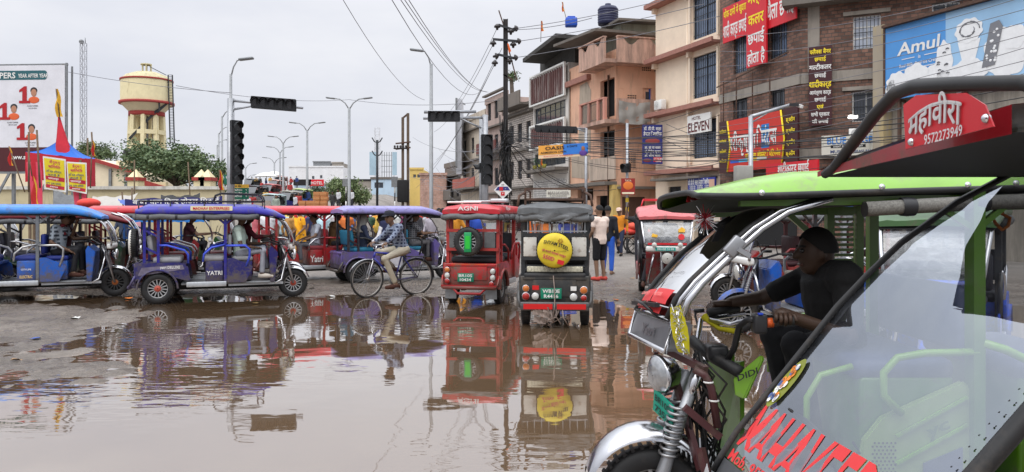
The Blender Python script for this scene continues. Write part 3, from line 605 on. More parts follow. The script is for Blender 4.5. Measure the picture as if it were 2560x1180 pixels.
# --- peach corner building with balconies
PEACH = plaster('peach_plaster', (222, 176, 148), .45, (.22, .17, .14)); PEACHD = plaster('peach_stained', (204, 166, 148), .9, (.09, .075, .065))
def peach():
    A, C, D = (3.86, 52.4), (6.1, 46.0), (9.1, 46.9)
    Fl, Fr = Fac(A, C), Fac(C, D); X = Fl.M; Xr = Fr.M
    root = thing('peach_building', 'peach plastered corner building with open balconies and a blue door', 'building', Fl.A, Fl.rz)
    L = Fl.L; Lr = Fr.L
    hl = [(L * .70, L * .985, 7.3, 9.6), (L * .70, L * .985, 4.1, 6.5), (L * .2, L * .55, 2.35, 3.1), (L * .62, L * .95, .05, 2.6)]
    hr = [(.12, .55, 7.2, 8.9), (1.78, 2.35, 7.25, 9.0), (.3, 1.9, .05, 2.5), (2.0, 2.8, .05, 2.2)]
    shellbox(X, L, 7, 0, 11.2, hl).build('wall', PEACH, root, True)
    MB(Xr).wall(Lr, 0, 10.9, hr).quad((0, 0, 10.9), (Lr, 0, 10.9), (Lr, 5, 10.9), (0, 5, 10.9)).build('wall', PEACH, root, True)
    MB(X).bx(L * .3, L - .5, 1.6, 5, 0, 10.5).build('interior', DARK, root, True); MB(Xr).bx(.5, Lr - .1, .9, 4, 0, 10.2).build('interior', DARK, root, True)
    d = MB(Xr).bx(1.8, 2.33, .1, .16, 7.25, 8.98).build('door', flat('door_blue', (36, 84, 170)), root, True)
    MB(Xr).bx(1.9, 2.23, .09, .12, 8.25, 8.8).build('pane', GLASS, f_parent(d, root), True)
    # ventilation grilles of pierced block
    for s0, z0, z1 in ((.75, 7.4, 8.6), (2.65, 7.3, 8.4), (.7, 4.2, 5.2), (2.5, 10.0, 10.5), (1.7, 10.0, 10.35)):
        g = MB(Xr); g.bx(s0 - .04, s0 + .62, -.03, -.005, z0 - .04, z1 + .04); g.mi(1)
        for i in range(5):
            for j in range(int((z1 - z0) / .13)): g.bx(s0 + .02 + i * .12, s0 + .10 + i * .12, -.036, -.031, z0 + .02 + j * .13, z0 + .10 + j * .13)
        g.build('pierced_block', [PEACH, DARK], root, True)
    # patches of bare plaster on the left face
    pm = plaster('bare_plaster', (172, 158, 142), .5); MB(X).prism([(L * .22, -.012, 6.2), (L * .5, -.012, 5.4), (L * .5, -.012, 9.3), (L * .42, -.012, 9.9), (L * .26, -.012, 9.8)], (0, -.006, 0)).prism([(L * .06, -.012, 3.9), (L * .45, -.012, 3.7), (L * .5, -.012, 5.1), (L * .2, -.012, 6.0), (L * .05, -.012, 6.6)], (0, -.006, 0)).build('bare_patch', pm, root, True)
    MB(X).bx(-.1, L * .5, -.3, 0, 9.95, 10.3).build('cornice', MAROONTRIM, root, True)
    # balconies: slab runs round the corner
    def balcony(z, h, scal, name):
        o = MB(X); o.bx(L * .58, L + .9, -1.1, 0, z - .22, z); o.build('balcony_slab', PEACHD, root, True)
        o = MB(Xr); o.bx(-.35, Lr, -1.1, 0, z - .221, z - .001); o.build('balcony_slab', PEACHD, root, True)
        if scal:
            def para(Xx, a, b):
                pts = [(a, 0, z)]; n = 24
                pts += [(b, 0, z)]
                top = []
                for i in range(n + 1):
                    s = b + (a - b) * i / n; u = (s - a) / (b - a) * 2; u -= math.floor(u)
                    top.append((s, 0, z + h - (.42 * math.sin(math.pi * min(1, max(0, (u - .2) / .6))) if .2 < u < .8 else 0)))
                MB(Xx).prism([(p[0], -1.08, p[2]) for p in pts + top], (0, .12, 0)).build('parapet', PEACHD, root, True)
            para(X, L * .58, L + .7); para(Xr, -.38, Lr)
            o = MB(X); o.bx(L * .58, L + .7, -1.14, -.9, z + h, z + h + .07); o.build('parapet_cap', PEACHD, root, True)
            o = MB(Xr); o.bx(-.38, Lr, -1.14, -.9, z + h, z + h + .07); o.build('parapet_cap', PEACHD, root, True)
        else:
            o = MB(X)
            for s in (L * .6, L * .78, L * .97, L + .6): o.bx(s - .11, s + .11, -1.08, -.9, z, z + h)
            o.bx(L * .58, L + .72, -1.1, -.88, z + h, z + h + .09); o.build('balcony_post', plaster('salmon_post', (196, 140, 124), .5), root, True)
            g = MB(X); bars(g, L * .62, L + .55, z, z + h, -.99, 26, .012, (.1, .85)); g.build('railing', CONCD, root, True)
            o = MB(Xr); o.bx(-.38, Lr, -1.08, -.95, z, z + h); o.build('parapet', PEACHD, root, True)
    balcony(10.45, 1.25, True, ''); balcony(6.95, 1.2, False, '')
    MB(X).bx(L * .5, L + .1, -.12, -.02, 3.55, 4.9).build('parapet', plaster('pale_panel_wall', (190, 172, 156), .5), root, True)
    o = MB(X); o.bx(L * .0, L + .2, -.8, 0, 3.2, 3.4).build('canopy', CONCD, root, True); MB(Xr).bx(0, Lr, -.9, 0, 2.95, 3.1).build('canopy', CONCD, root, True)
    MB(X).bx(L * .97, L + .25, -.3, .2, 0, 3.2).build('corner_pillar', plaster('yellow_pillar', (206, 178, 110), .5), root, True)
    MB(Xr).bx(.4, 1.9, .02, .08, .05, 2.5).build('shutter', mat('brown_shutter', (.10, .05, .035), .6, 0, .2), root, True)
    # roof sheds
    o = MB(X); o.bx(L * .3, L * .9, .6, 5, 11.2, 12.4); o.build('roof_room', plaster('grey_green_plaster', (150, 152, 140), .6), root, True)
    o = MB(X); o.box((L * .52, .9, 12.45), (L * .95, 4.4, .16), ry=.05); o.build('roof_slab', CONCD, root, True)
    o = MB(Xr); o.bx(.9, Lr + .2, 1.2, 5, 10.9, 13.1); o.build('roof_room', plaster('grey_green_plaster', (150, 152, 140), .6), root, True)
    o = MB(Xr); o.box((1.9, 2.5, 13.15), (3.0, 4.2, .14), ry=-.02); o.build('roof_slab', CONCD, root, True)
    MB(Xr).bx(2.0, 2.9, 1.15, 1.22, 11.5, 12.6).build('window', DARK, root, True)
    # roof tanks
    for px, py, Y, r, h, m, lb in ((1520, 62, 48.5, .62, 1.1, flat('tank_navy', (34, 38, 70), .5), 'ribbed navy plastic water tank on the peach building roof'),):
        p = P(px, py, Y); o = MB(); prof = [(0.01, 0), (r, 0)]
        for i in range(6): z = .1 + i * .15; prof += [(r, z), (r * 1.04, z + .04), (r * 1.04, z + .08), (r, z + .12)]
        prof += [(r * .85, h), (r * .3, h + .1), (r * .3, h + .2), (.01, h + .2)]
        o.lathe(prof, p, n=24); o = o.build('water_tank', m); tag(o, lb, 'water tank'); origin(o, p)
    p = P(1428, 68, 49); o = MB(); o.rbox(p + Vector((0, 0, .3)), (.75, .6, .55), .08); o.rbox(p + Vector((0, 0, .62)), (.5, .4, .1), .04); o = o.build('water_tank', flat('tank_blue', (36, 84, 190), .5)); tag(o, 'small square bright blue tank on the roof edge', 'water tank'); origin(o, p)
    p = P(1500, 100, 49); o = MB(); 
    for a in (-.5, 0, .5): o.bar(p + Vector((a, 0, -.25)), p + Vector((a + .18, 0, .35)), .07)
    o.bar(p + Vector((-.5, 0, -.25)), p + Vector((.5, 0, -.3)), .07).bar(p + Vector((-.32, 0, .35)), p + Vector((.68, 0, .3)), .07); o = o.build('window_frame', GREYMET); tag(o, 'old metal window frame leaning on the peach building roof', 'frame'); origin(o, p)
    # cloth on balcony
    rows = []
    for i in range(15):
        s = .0 + 2.0 * i / 14; rows.append([(s - .3, -1.14 - .05 * math.sin(i * 1.3) - .03 * math.sin(j * 1.1 + i * .5), 8.02 - .12 * math.sin(i / 14 * math.pi) - 1.25 * j / 9) for j in range(10)])
    o = MB(Xr).grid(rows).build('tarpaulin', mat('grey_tarp_cloth', s2l((150, 147, 142)), .8, 0, .12, 2)); tag(o, 'grey tarpaulin tied over the balcony beside the blue door', 'tarpaulin')
    # vertical blue clinic board (stands out from the wall)
    a = P(1606, 312, 43.6); b = P(1656, 410, 43.6); t = thing('clinic_sign', 'tall vertical blue dental clinic board between peach building and cream hotel', 'sign', (a.x, 43.6, b.z))
    MB().bx(a.x, b.x, 43.55, 43.75, b.z, a.z).build('board', flat('sign_navy', (40, 46, 120), .4), t, True)
    q = MB(); cx = (a.x + b.x) / 2; hh = a.z - b.z; ww = b.x - a.x
    for tx, v, h_, w__ in (('डॉ. डी.पी. साहा', .9, .08, .88), ('डेन~टल क~लिनिक', .77, .09, .92), ('डॉ. डी पी साहा', .42, .06, .8), ('डॉ. विवेक कुमार', .32, .06, .8), ('डॉ. सीमा साहा', .22, .06, .8)): q.text(tx, (cx, 43.545, b.z + hh * v), (1, 0, 0), (0, 0, 1), hh * h_, ww * w__, off=.025)
    q.build('lettering', WHITE, t, True)
    MB().bx(cx + .05, b.x - .05, 43.54, 43.548, b.z + .12, b.z + hh * .17).build('red_panel', flat('sign_red', (205, 30, 44)), t, True); q = MB(); q.text('CT SCAN', (cx + .32, 43.535, b.z + hh * .13), (1, 0, 0), (0, 0, 1), .12, .5, off=.03).text('OPG', (cx + .32, 43.535, b.z + hh * .07), (1, 0, 0), (0, 0, 1), .1, .3, off=.03); q.build('lettering', WHITE, t, True)
    q = MB(); q.ell((cx, 43.55, b.z + hh * .58), (ww * .38, .02, hh * .07), 16, 6); q.ell((cx - .3, 43.55, b.z + hh * .09), (ww * .22, .02, hh * .045), 12, 6); q.build('mouth_picture', flat('teeth_red', (140, 60, 60)), t, True)
    q = MB(); q.bar((cx, 43.7, a.z - .3), (cx + .6, 46.8, a.z - .3), .06).bar((cx, 43.7, b.z + .3), (cx + .6, 46.8, b.z + .3), .06); q.build('bracket', RUST, t, True)
    return Fl, Fr
PL, PR = peach()
for Fx, s, z, lb in ((PL, .15, 11, 'grey drain pipe at the left end of the peach building'), (PL, 6.0, 9.8, 'rusty drain pipe near the corner of the peach building'), (PR, 2.9, 10, 'pale drain pipe where the peach building meets the hotel')):
    p = Fx.M @ Vector((s, -.08, 0)); o = MB().tube([p, p + Vector((0, 0, z))], .06, 7).build('drain_pipe', RUST if 'rusty' in lb else CONC); tag(o, lb, 'pipe'); origin(o, p)
for i, (Fx, s, z, lb) in enumerate(((PR, 2.55, 5.3, 'white air conditioner beside the tall blue clinic board'), (FH, 1.0, 7.6, 'white air conditioner on the plain left part of the cream hotel'))):
    o = MB(Fx.M).rbox((s, -.3, z), (.8, .34, .55), .03).build('air_conditioner', WHITE); tag(o, lb, 'air conditioner'); q = MB(Fx.M); [q.lathe([(.03 + .04 * k, 0), (.045 + .04 * k, -.01)], (s - .12, -.475, z), (0, -1, 0), 16) for k in range(5)]; q.build('fan_grille', GREYMET, o)

# --- brown and white slatted building, then three more down the street
def slatted():
    Fx = Fac((1.60, 58.8), (3.80, 52.5)); X = Fx.M; L = Fx.L
    root = thing('slatted_building', 'white building with rows of arched brown slats on its facade', 'building', Fx.A, Fx.rz)
    hs = [(.2, L - .5, 8.05, 9.3), (.3, L - .5, 4.9, 5.9)]
    shellbox(X, L, 7, 0, 11.7, hs).build('wall', plaster('off_white_plaster', (205, 200, 194), .35), root, True); interior(X, L, 7, 0, 11, root)
    BR = plaster('maroon_slat', (96, 66, 64), .5, (.45, .42, .40)); 
    for z0, z1 in ((9.55, 11.6), (6.3, 7.9)):
        fr = MB(X); fr.bx(0, L, -.34, -.2, z0 - .1, z0).bx(0, L, -.34, -.2, z1, z1 + .12).bx(-.02, .12, -.34, -.2, z0, z1).bx(L - .16, L, -.34, -.2, z0, z1).build('slat_border', WHITE, root, True)
        MB(X).bx(.1, L - .1, -.16, -.12, z0, z1).build('slat_backing', WHITE, root, True)
        n = 15; q = MB(X)
        for i in range(n):
            s = .2 + (L - .5) * i / n; w_ = (L - .5) / n * .6
            q.prism([(s, -.2, z0 + .15), (s + w_ / 2, -.2, z0 + .05), (s + w_, -.2, z0 + .15), (s + w_, -.2, z1 - .2), (s + w_ / 2, -.2, z1 - .06), (s, -.2, z1 - .2)], (0, -.07, 0))
        q.build('slat_row', BR, root, True)
    window(X, root, hs[0], IRON, GLASS, (.16, .32, .48, .64, .8), (.4,), 0); window(X, root, hs[1], GREYMET, GLASS, (.33, .66), (), 20)
    q = MB(X); q.bx(L * .05, L * .95, -.06, 0, .6, 3.9); q.build('tiled_panel', brick('white_tile', (.6, .58, .56), (.5, .48, .46), (.2, .19, .18), 1, .5, .3, .02, .3, .16), root, True)
    MB(X).bx(0, L, -1.0, 0, 4.45, 4.65).build('balcony_slab', CONCD, root, True)
    q = MB(X); bars(q, .1, L - .1, 4.65, 5.5, -.95, 30, .012, (.95,)); q.build('railing', IRON, root, True)
    # overhanging dark roof
    q = MB(X); q.box((L * .66, .2, 12.95), (L * .95, 3.0, .28), ry=-.08).bx(.4, L + .2, .4, 5, 11.7, 12.9); q.build('roof_slab', mat('sooty_concrete', (.05, .048, .045), .9, 0, .4, 3), root, True)
    for i, (s, c, lb) in enumerate(((.35, (60, 110, 50), 'green leafy plant in a yellow pot left on the slatted balcony'), (.5, (70, 130, 60), 'bushy plant in a yellow pot mid way along the slatted balcony'), (.62, (50, 90, 45), 'taller dark plant in a yellow pot right on the slatted balcony'))):
        p = Fx.M @ Vector((L * s, -.75, 4.66)); t = thing('potted_plant', lb, 'plant', p); MB().lathe([(.01, 0), (.12, 0), (.17, .3), (.01, .3)], n=12).build('pot', flat('pot_yellow', (200, 190, 70)), t)
        q = MB(); rr = random.Random(i)
        for k in range(60):
            a = rr.uniform(0, 6.28); r_ = rr.uniform(.02, .25); z = .3 + rr.uniform(0, .5 + .15 * i); d = Vector((math.cos(a), math.sin(a), .6)) * .1; b = Vector((r_ * math.cos(a), r_ * math.sin(a), z)); e_ = Vector((-math.sin(a), math.cos(a), 0)) * .035; q.quad(b - e_, b + d, b + e_, b - d * .3)
        q.build('leaves', flat('leaf_%d' % i, c), t)
slatted()
def side_building(A, B, name, label, z1, wallm, rows, cols, trim, zoff=4.0, depth=7, balc=None, roofx=None, fh=2.9, wn=(1.0, 1.5), shut=None):
    Fx = Fac(A, B); X = Fx.M; L = Fx.L; root = thing(name, label, 'building', Fx.A, Fx.rz)
    hs = []
    for r in range(rows):
        for c in range(cols):
            cx = L * (c + .5) / cols; hs.append((cx - wn[0] / 2, cx + wn[0] / 2, zoff + r * fh, zoff + r * fh + wn[1]))
    hs.append((L * .1, L * .9, .05, 2.6))
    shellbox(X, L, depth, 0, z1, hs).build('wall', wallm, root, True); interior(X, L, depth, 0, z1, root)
    for h in hs[:-1]: window(X, root, h, trim, GLASS, (.5,), (), 6)
    for r in range(rows + 1):
        z = zoff - .75 + r * fh; MB(X).bx(-.02, L + .02, -.35, 0, z, z + .14).build('ledge', CONCD, root, True)
    if balc:
        for z in balc:
            MB(X).bx(L * .1, L, -1.1, 0, z - .16, z).build('balcony_slab', CONCD, root, True); MB(X).bx(L * .1, L, -1.1, -1.0, z, z + .9).build('parapet', shut or wallm, root, True)
    MB(X).bx(-.05, L + .05, -.1, .1, z1, z1 + .5).build('parapet', wallm, root, True)
    return Fx, root
TILEW = brick('pale_tile', (.58, .52, .47), (.50, .45, .41), (.2, .17, .15), 1, .6, .3, .03, .36, .16)
side_building((-.35, 64.4), (1.58, 59.0), 'tiled_house', 'pale tiled four storey house with dark window frames left of the slatted building', 9.6, TILEW, 2, 3, RUST, 4.2, balc=(9.9,), shut=plaster('dark_parapet', (120, 112, 105), .7))
side_building((-2.35, 70.2), (-.37, 64.6), 'balcony_house', 'maroon tiled house with projecting glazed balcony behind the tall black pole', 11.2, plaster('grey_pink_plaster', (176, 156, 148), .5), 3, 3, IRON, 3.9, balc=(6.7,), shut=plaster('maroon_parapet', (110, 62, 58), .4))
side_building((-5.15, 78.6), (-2.37, 70.4), 'cream_house', 'narrow weathered cream house hung with cables behind the traffic signal', 10.4, plaster('pale_cream_plaster', (196, 184, 168), .5), 2, 3, GREYMET, 4.3, balc=(3.9,), shut=plaster('salmon_parapet', (170, 96, 84), .4))
side_building((-7.4, 86), (-5.25, 79.4), 'derelict_house', 'low sooty derelict grey house at the end of the right row', 6.4, CONCD, 1, 3, RUST, 3.2, balc=(3.0,))
# side hoarding edge-on and rooftop billboard
o = MB().box(P(1150, 345, 76), (.5, 3.2, 7.2)).build('billboard', plaster('billboard_back', (186, 188, 194), .2)); tag(o, 'grey rooftop billboard seen almost edge on above the cream house', 'billboard')
mb = MB(); [mb.bar(P(1143, 250 + 45 * i, 75.5), P(1163, 262 + 45 * i, 76.5), .08) for i in range(5)]; mb.bar(P(1141, 245, 74), P(1141, 420, 74), .18); o = mb.build('steel_gantry', GREYMET); tag(o, 'steel side gantry of the edge on rooftop billboard', 'gantry')
# pink brick wall house, yellow house, blue house, white far block
def plain(name, label, x0, y0, x1, y1, Y, m, dep=6, wins=(), roofm=None, wallname='wall', kind='building'):
    a = P(x0, y0, Y); b = P(x1, y1, Y); zb = min(b.z, 0); t = thing(name, label, kind, (a.x, Y, zb))
    hs = []
    for (u0, v0, u1, v1) in wins: q0 = P(u0, v0, Y); q1 = P(u1, v1, Y); hs.append((q0.x, q1.x, q1.z, q0.z))
    T = Matrix.Translation((0, Y, 0)); mb = MB(T); mb.wall(b.x, zb, a.z, hs, x0=a.x); mb.quad((b.x, 0, zb), (b.x, dep, zb), (b.x, dep, a.z), (b.x, 0, a.z)).quad((a.x, dep, zb), (a.x, 0, zb), (a.x, 0, a.z), (a.x, dep, a.z)).quad((a.x, 0, a.z), (b.x, 0, a.z), (b.x, dep, a.z), (a.x, dep, a.z)).quad((b.x, dep, zb), (a.x, dep, zb), (a.x, dep, a.z), (b.x, dep, a.z))
    mb.build(wallname, m, t, True)
    for h in hs: window(T, t, h, GREYMET, GLASS, (.5,), (), 0)
    MB(T).bx(a.x - .1, b.x + .1, -.12, .1, a.z, a.z + .25).build('parapet', roofm or m, t, True)
    return t
PINKB = brick('pink_brick', (.52, .31, .25), (.46, .27, .21), (.5, .38, .32), 1, .9, .3, .02, .5, .2)
plain('pink_brick_house', 'windowless pale pink brick house behind the right street lamp', 1050, 438, 1116, 560, 82, PINKB)
plain('yellow_house', 'small bright yellow house with dark windows behind the twin pole', 1024, 424, 1058, 560, 95, plaster('house_yellow', (216, 186, 110), .3), wins=((1033, 436, 1040, 444), (1043, 436, 1050, 444)))
t = plain('blue_house', 'pale blue painted house with slanting front behind the small bare pole', 928, 448, 985, 560, 92, plaster('pale_blue_plaster', (182, 204, 222), .35), wins=((936, 456, 958, 470),), roofm=CONCD)
plain('grey_house', 'narrow grey concrete house between the blue house and the transformer poles', 985, 450, 1004, 560, 96, CONC)
t = plain('white_block', 'long white flat roofed block far behind the street lamps', 722, 418, 858, 560, 150, plaster('white_plaster', (222, 222, 224), .15), wins=((780, 440, 786, 448), (800, 438, 806, 446)))
plain('roof_cabin', 'dark grey cabin on the roof of the far white block', 783, 406, 826, 424, 151, GREYMET, 4, kind='cabin'); plain('roof_cabin', 'smaller open roofed cabin right of the dark rooftop cabin', 830, 408, 858, 428, 151, CONC, 4, kind='cabin')
plain('low_blue_shop', 'low pale blue shop row with a red board far down the street', 735, 462, 830, 540, 130, plaster('pale_blue_plaster', (182, 204, 222), .35), roofm=CONC)
o = MB().box(P(756, 456, 128), (2.9, .2, 1.0)).build('hoarding', DARK); tag(o, 'dark blank hoarding on the low blue shop', 'sign')
o = MB().box(P(792, 457, 128), (2.3, .2, 1.1)).build('hoarding', flat('sign_red', (205, 30, 44))); tag(o, 'red board with white lettering above the low blue shop', 'sign')
o2 = MB().text('HOTEL', P(792, 457, 127.85), (1, 0, 0), (0, 0, 1), .5, 1.9).build('lettering', WHITE, o)
plain('dark_shed', 'dark roofed shed behind the middle tree', 830, 452, 928, 540, 118, CONC, roofm=DARK, kind='shed')
# ------------------------------------------------------------------ lamps, signals, poles, wires
POLE = mat('pole_paint', (.30, .31, .32), .5, .3, .2, 3)
LAMPG = mat('lamp_glass', (.45, .46, .46), .25, 0, .1)
def lamp(px, ytop, Y, dirs, label, base=0, r=.075, arm=1.1):
    p = P(px, ytop, Y); z = p.z; t = thing('street_lamp', label, 'street lamp', (p.x, Y, base), 0, 'street lamps')
    MB().tube([(0, 0, 0), (0, 0, .3), (0, 0, z - base - .6)], [r * 1.7, r * 1.35, r], 8).lathe([(r * 2.2, 0), (r * 2.2, .06), (r * 1.5, .1)], n=10).build('pole', POLE, t)
    q = MB()
    for d in dirs:
        q.tube([(0, 0, z - base - .75), (d * arm * .25, 0, z - base - .3), (d * arm * .6, 0, z - base - .02), (d * arm, 0, z - base + .03)], r * .5, 6)
    q.build('arm', POLE, t)
    for d in dirs:
        MB().rbox((d * (arm + .2), 0, z - base + .05), (.62, .26, .1), .04, ry=-d * .12).build('lamp_head', GREYMET, t)
lamp(577, 150, 33, (1,), 'single armed street lamp behind the left traffic signal', arm=.45, r=.06)
lamp(1078, 128, 37, (-1,), 'single armed street lamp with a box on its pole right of centre', arm=.5)
lamp(873, 247, 54, (-1, 1), 'tallest twin armed street lamp left of the twin transformer pole', r=.09)
lamp(768, 308, 69, (-1, 1), 'second twin armed street lamp along the rising road', ramp(-18, 69), r=.09)
lamp(708, 342, 81, (-1, 1), 'third twin armed street lamp along the rising road', ramp(-24, 81), r=.09)
lamp(700, 368, 92, (-1, 1), 'fourth twin armed street lamp along the rising road', ramp(-28, 92), r=.09)
lamp(686, 395, 104, (-1, 1), 'fifth twin armed street lamp along the rising road', ramp(-32, 104), r=.09)
lamp(614, 409, 112, (-1, 1), 'small far twin armed lamp left of the road crest', 4.6, r=.09)
lamp(618, 438, 140, (-1, 1), 'smallest twin armed lamp at the road crest', 5.4, r=.09)
lamp(555, 272, 62, (1,), 'nearest of three single lamps behind the leafy tree', r=.08); lamp(547, 318, 78, (1,), 'middle one of three single lamps behind the leafy tree', r=.08); lamp(543, 350, 92, (1,), 'farthest of three single lamps behind the leafy tree', r=.08)
SIG = mat('signal_black', (.014, .015, .017), .45, 0, .2); LENS = mat('signal_lens', (.03, .03, .032), .12, 0, .1)
def signal_head(t, c, ax, n, pitch, fx, r=.13, depth=.16, hood=True):
    """row of n dark lamps: c first lamp, ax step direction, fx facing"""
    c = Vector(c); ax = Vector(ax).normalized(); fx = Vector(fx).normalized(); up = Vector((0, 0, 1)); mid = c + ax * pitch * (n - 1) / 2
    sd = up if abs(ax.z) < .5 else fx.cross(up).normalized()
    a = ax * (pitch * n / 2 + .02); b = sd * (r + .05); d = fx * depth / 2
    q = MB(); pts = [mid + s * a + k * b + m * d for m in (-1, 1) for s, k in ((-1, -1), (1, -1), (1, 1), (-1, 1))]
    q.add(pts, [(3, 2, 1, 0), (4, 5, 6, 7), (0, 1, 5, 4), (1, 2, 6, 5), (2, 3, 7, 6), (3, 0, 4, 7)]); h = q.build('signal_housing', SIG, t, True, bevel=.015)
    for i in range(n):
        p = c + ax * pitch * i + fx * (depth / 2 + .004)
        MB().disc(p, fx, r, 20).build('lens', LENS, f_parent(h, t), True)
        v = MB(); vs = []; k = 14; L = r * 1.75
        for j in range(k + 1):
            an = math.radians(-20 + 220 * j / k); rt = fx.cross(up).normalized(); o = (rt * math.cos(an) + up * math.sin(an)) * (r + .012); vs.append([p + o, p + o * .99 + fx * (L * (.55 + .45 * math.sin(max(0, an))))])
        v.grid(vs); v.build('visor', SIG, f_parent(h, t), True)
# left signal
x0 = P(577, 300, 25).x; t = thing('traffic_signal', 'left traffic signal with a drooping row of lamps on its arm', 'traffic signal', (x0, 25, 0))
MB().tube([(x0, 25, 0), (x0, 25, P(0, 246, 25).z)], [.13, .11], 12).build('pole', STEEL, t, True)
q = MB(); q.tube([P(580, 251, 25), P(632, 256, 24.9), P(757, 270, 24.7)], [.05, .045, .04], 8).tube([P(580, 275, 25), P(632, 265, 24.95), P(690, 262, 24.9)], .03, 6); q.build('arm', STEEL, t, True)
signal_head(t, P(590, 316, 24.75), (0, 0, -1), 1, .34, (.75, -.65, 0)); signal_head(t, P(591, 344, 24.75), (0, 0, -1), 5, .325, (.75, -.65, 0))
a, b = P(640, 256, 24.7), P(728, 263, 24.5); signal_head(t, a, b - a, 5, (b - a).length / 4, (.15, -1, 0), .14)
# right signal
x0 = P(1213, 300, 27).x; t = thing('traffic_signal', 'right traffic signal with a level row of lamps beside the black pole', 'traffic signal', (x0, 27, 0))
MB().tube([(x0, 27, 0), (x0, 27, P(0, 287, 27).z)], [.12, .10], 12).tube([P(1203, 296, 27.3), (P(1203, 0, 27.3).x, 27.3, 0)], .07, 8).build('pole', STEEL, t, True)
q = MB(); q.tube([P(1210, 294, 27), P(1058, 296, 26.6)], .045, 8).tube([P(1190, 279, 26.9), P(1060, 280, 26.6)], .055, 8).tube([P(1203, 320, 27), P(1150, 296, 26.8)], .035, 6); q.build('arm', STEEL, t, True)
a, b = P(1081, 291, 26.5), P(1139, 291, 26.6); signal_head(t, a, b - a, 4, (b - a).length / 3, (.05, -1, 0), .13)
signal_head(t, P(1217, 350, 26.7), (0, 0, -1), 5, .335, (.2, -1, 0), .15); signal_head(t, P(1203, 420, 26.9), (0, 0, -1), 1, .3, (-1, -.2, 0), .12)
# signal seen edge on, right, with its own pole
x0 = P(1465, 330, 31).x; t = thing('traffic_signal', 'traffic signal arm seen edge on in front of the slatted building', 'traffic signal', (x0, 31, 0))
MB().tube([(x0, 31, 0), (x0, 31, P(0, 320, 31).z)], .06, 10).build('pole', STEEL, t, True); MB().tube([P(1465, 322, 31), P(1338, 318, 30.2)], .045, 8).tube([P(1466, 330, 31), P(1440, 322, 30.8)], .03, 6).build('arm', STEEL, t, True)
a, b = P(1350, 322, 30.2), P(1432, 325, 30.6); signal_head(t, a, b - a, 5, (b - a).length / 4, (.5, .2, -.7), .06, .12)
# small signal
x0 = P(1568, 310, 30).x; t = thing('traffic_signal', 'single small traffic lamp on a thin striped pole before the peach building', 'traffic signal', (x0, 30, 0))
MB().tube([(x0, 30, 0), (x0, 30, P(0, 308, 30).z)], .055, 10).build('pole', STEEL, t, True); signal_head(t, P(1565, 420, 29.8), (0, 0, -1), 1, .3, (-.6, -.8, 0), .13)
q = MB(); [q.lathe([(.062, 0), (.062, .16)], (x0, 30, .9 + .36 * i), n=10) for i in range(4)]; q.build('yellow_band', flat('band_yellow', (210, 180, 50)), t, True)
s = thing('poster', 'small red and orange poster board on the thin pole of the small signal', 'sign', P(1570, 487, 29.7)); a = P(1553, 446, 29.7); b = P(1587, 487, 29.7)
MB().bx(a.x, b.x, 29.66, 29.72, b.z, a.z).build('board', flat('poster_red', (150, 40, 34), .5), s, True); MB().ell(((a.x + b.x) / 2, 29.66, b.z + .35), (.2, .015, .16), 14, 6).build('picture', flat('poster_orange', (222, 120, 50)), s, True)
q = MB(); q.text('TATA', ((a.x + b.x) / 2, 29.655, a.z - .08), (1, 0, 0), (0, 0, 1), .07).bx(a.x + .03, b.x - .03, 29.648, 29.655, b.z + .03, b.z + .1); q.build('lettering', flat('letter_cream', (230, 220, 190)), s, True)
# cctv pole at right
Y = 19; t = thing('camera_pole', 'grey pole with a bent arm carrying cameras before the printing press board', 'pole', (P(1877, 300, Y).x, Y, 0))
x0 = P(1877, 300, Y).x; MB().tube([(x0, Y, 0), (x0, Y, P(0, 290, Y).z)], .055, 10).build('pole', STEEL, t, True)
MB().tube([P(1877, 292, Y), P(1890, 288, Y), P(1975, 262, Y)], [.05, .045, .035], 8).tube([P(1880, 306, Y), P(1925, 278, Y)], .02, 6).build('arm', STEEL, t, True)
for a, b in ((1975, 1996), (1990, 2006)): MB().bar(P(a, 262, Y - .1), P(b, 262 + (b - 1996) * .5, Y - .25), .07).build('camera', WHITE if a > 1980 else BLKMET, t, True)
MB().rbox(P(1858, 436, Y), (.40, .3, .42), .02).build('control_box', mat('box_grey', s2l((150, 150, 144)), .6, 0, .15), t, True)
# lattice black electricity pole
Y = 33; x0 = P(1264, 50, Y).x; t = thing('electricity_pole', 'tall black rail pole with three crossarms of disc insulators', 'pole', (x0, Y, 0)); zt = P(0, 48, Y).z
mb = MB(); mb.bx(x0 - .09, x0 + .09, Y - .03, Y + .03, 0, zt).bx(x0 - .1, x0 - .07, Y - .09, Y + .09, 0, zt).bx(x0 + .07, x0 + .1, Y - .09, Y + .09, 0, zt); mb.build('pole', mat('rail_black', (.03, .025, .025), .7, 0, .3), t, True)
for (ya, yb, xa, xb) in ((62, 76, 1246, 1288), (98, 103, 1232, 1294), (136, 146, 1244, 1288)):
    MB().bar(P(xa, ya, Y - .1), P(xb, yb, Y - .1), .09).build('crossarm', IRON, t, True)
INS = mat('brown_insulator', (.035, .03, .03), .3, 0, .2)
for (px, py, ang) in ((1243, 66, 0), (1290, 71, 1), (1277, 78, 0), (1233, 108, 0), (1297, 103, 1), (1283, 111, 0), (1241, 140, 1), (1289, 144, 1), (1274, 152, 0), (1237, 157, 0)):
    MB().lathe([(.01, .1), (.05, .1), (.13, .02), (.14, -.04), (.06, -.06), (.05, -.14), (.01, -.16)], P(px, py, Y - .1), (1, 0, .2) if ang else (0, 0, 1), 14).build('insulator', INS, t, True)
mb = MB(); mb.bar(P(1247, 26, Y), P(1263, 75, Y), .05).bar(P(1268, 110, Y), P(1292, 200, Y), .05).bar(P(1258, 186, Y), P(1282, 200, Y), .06); mb.build('stay_rod', RUST, t, True)
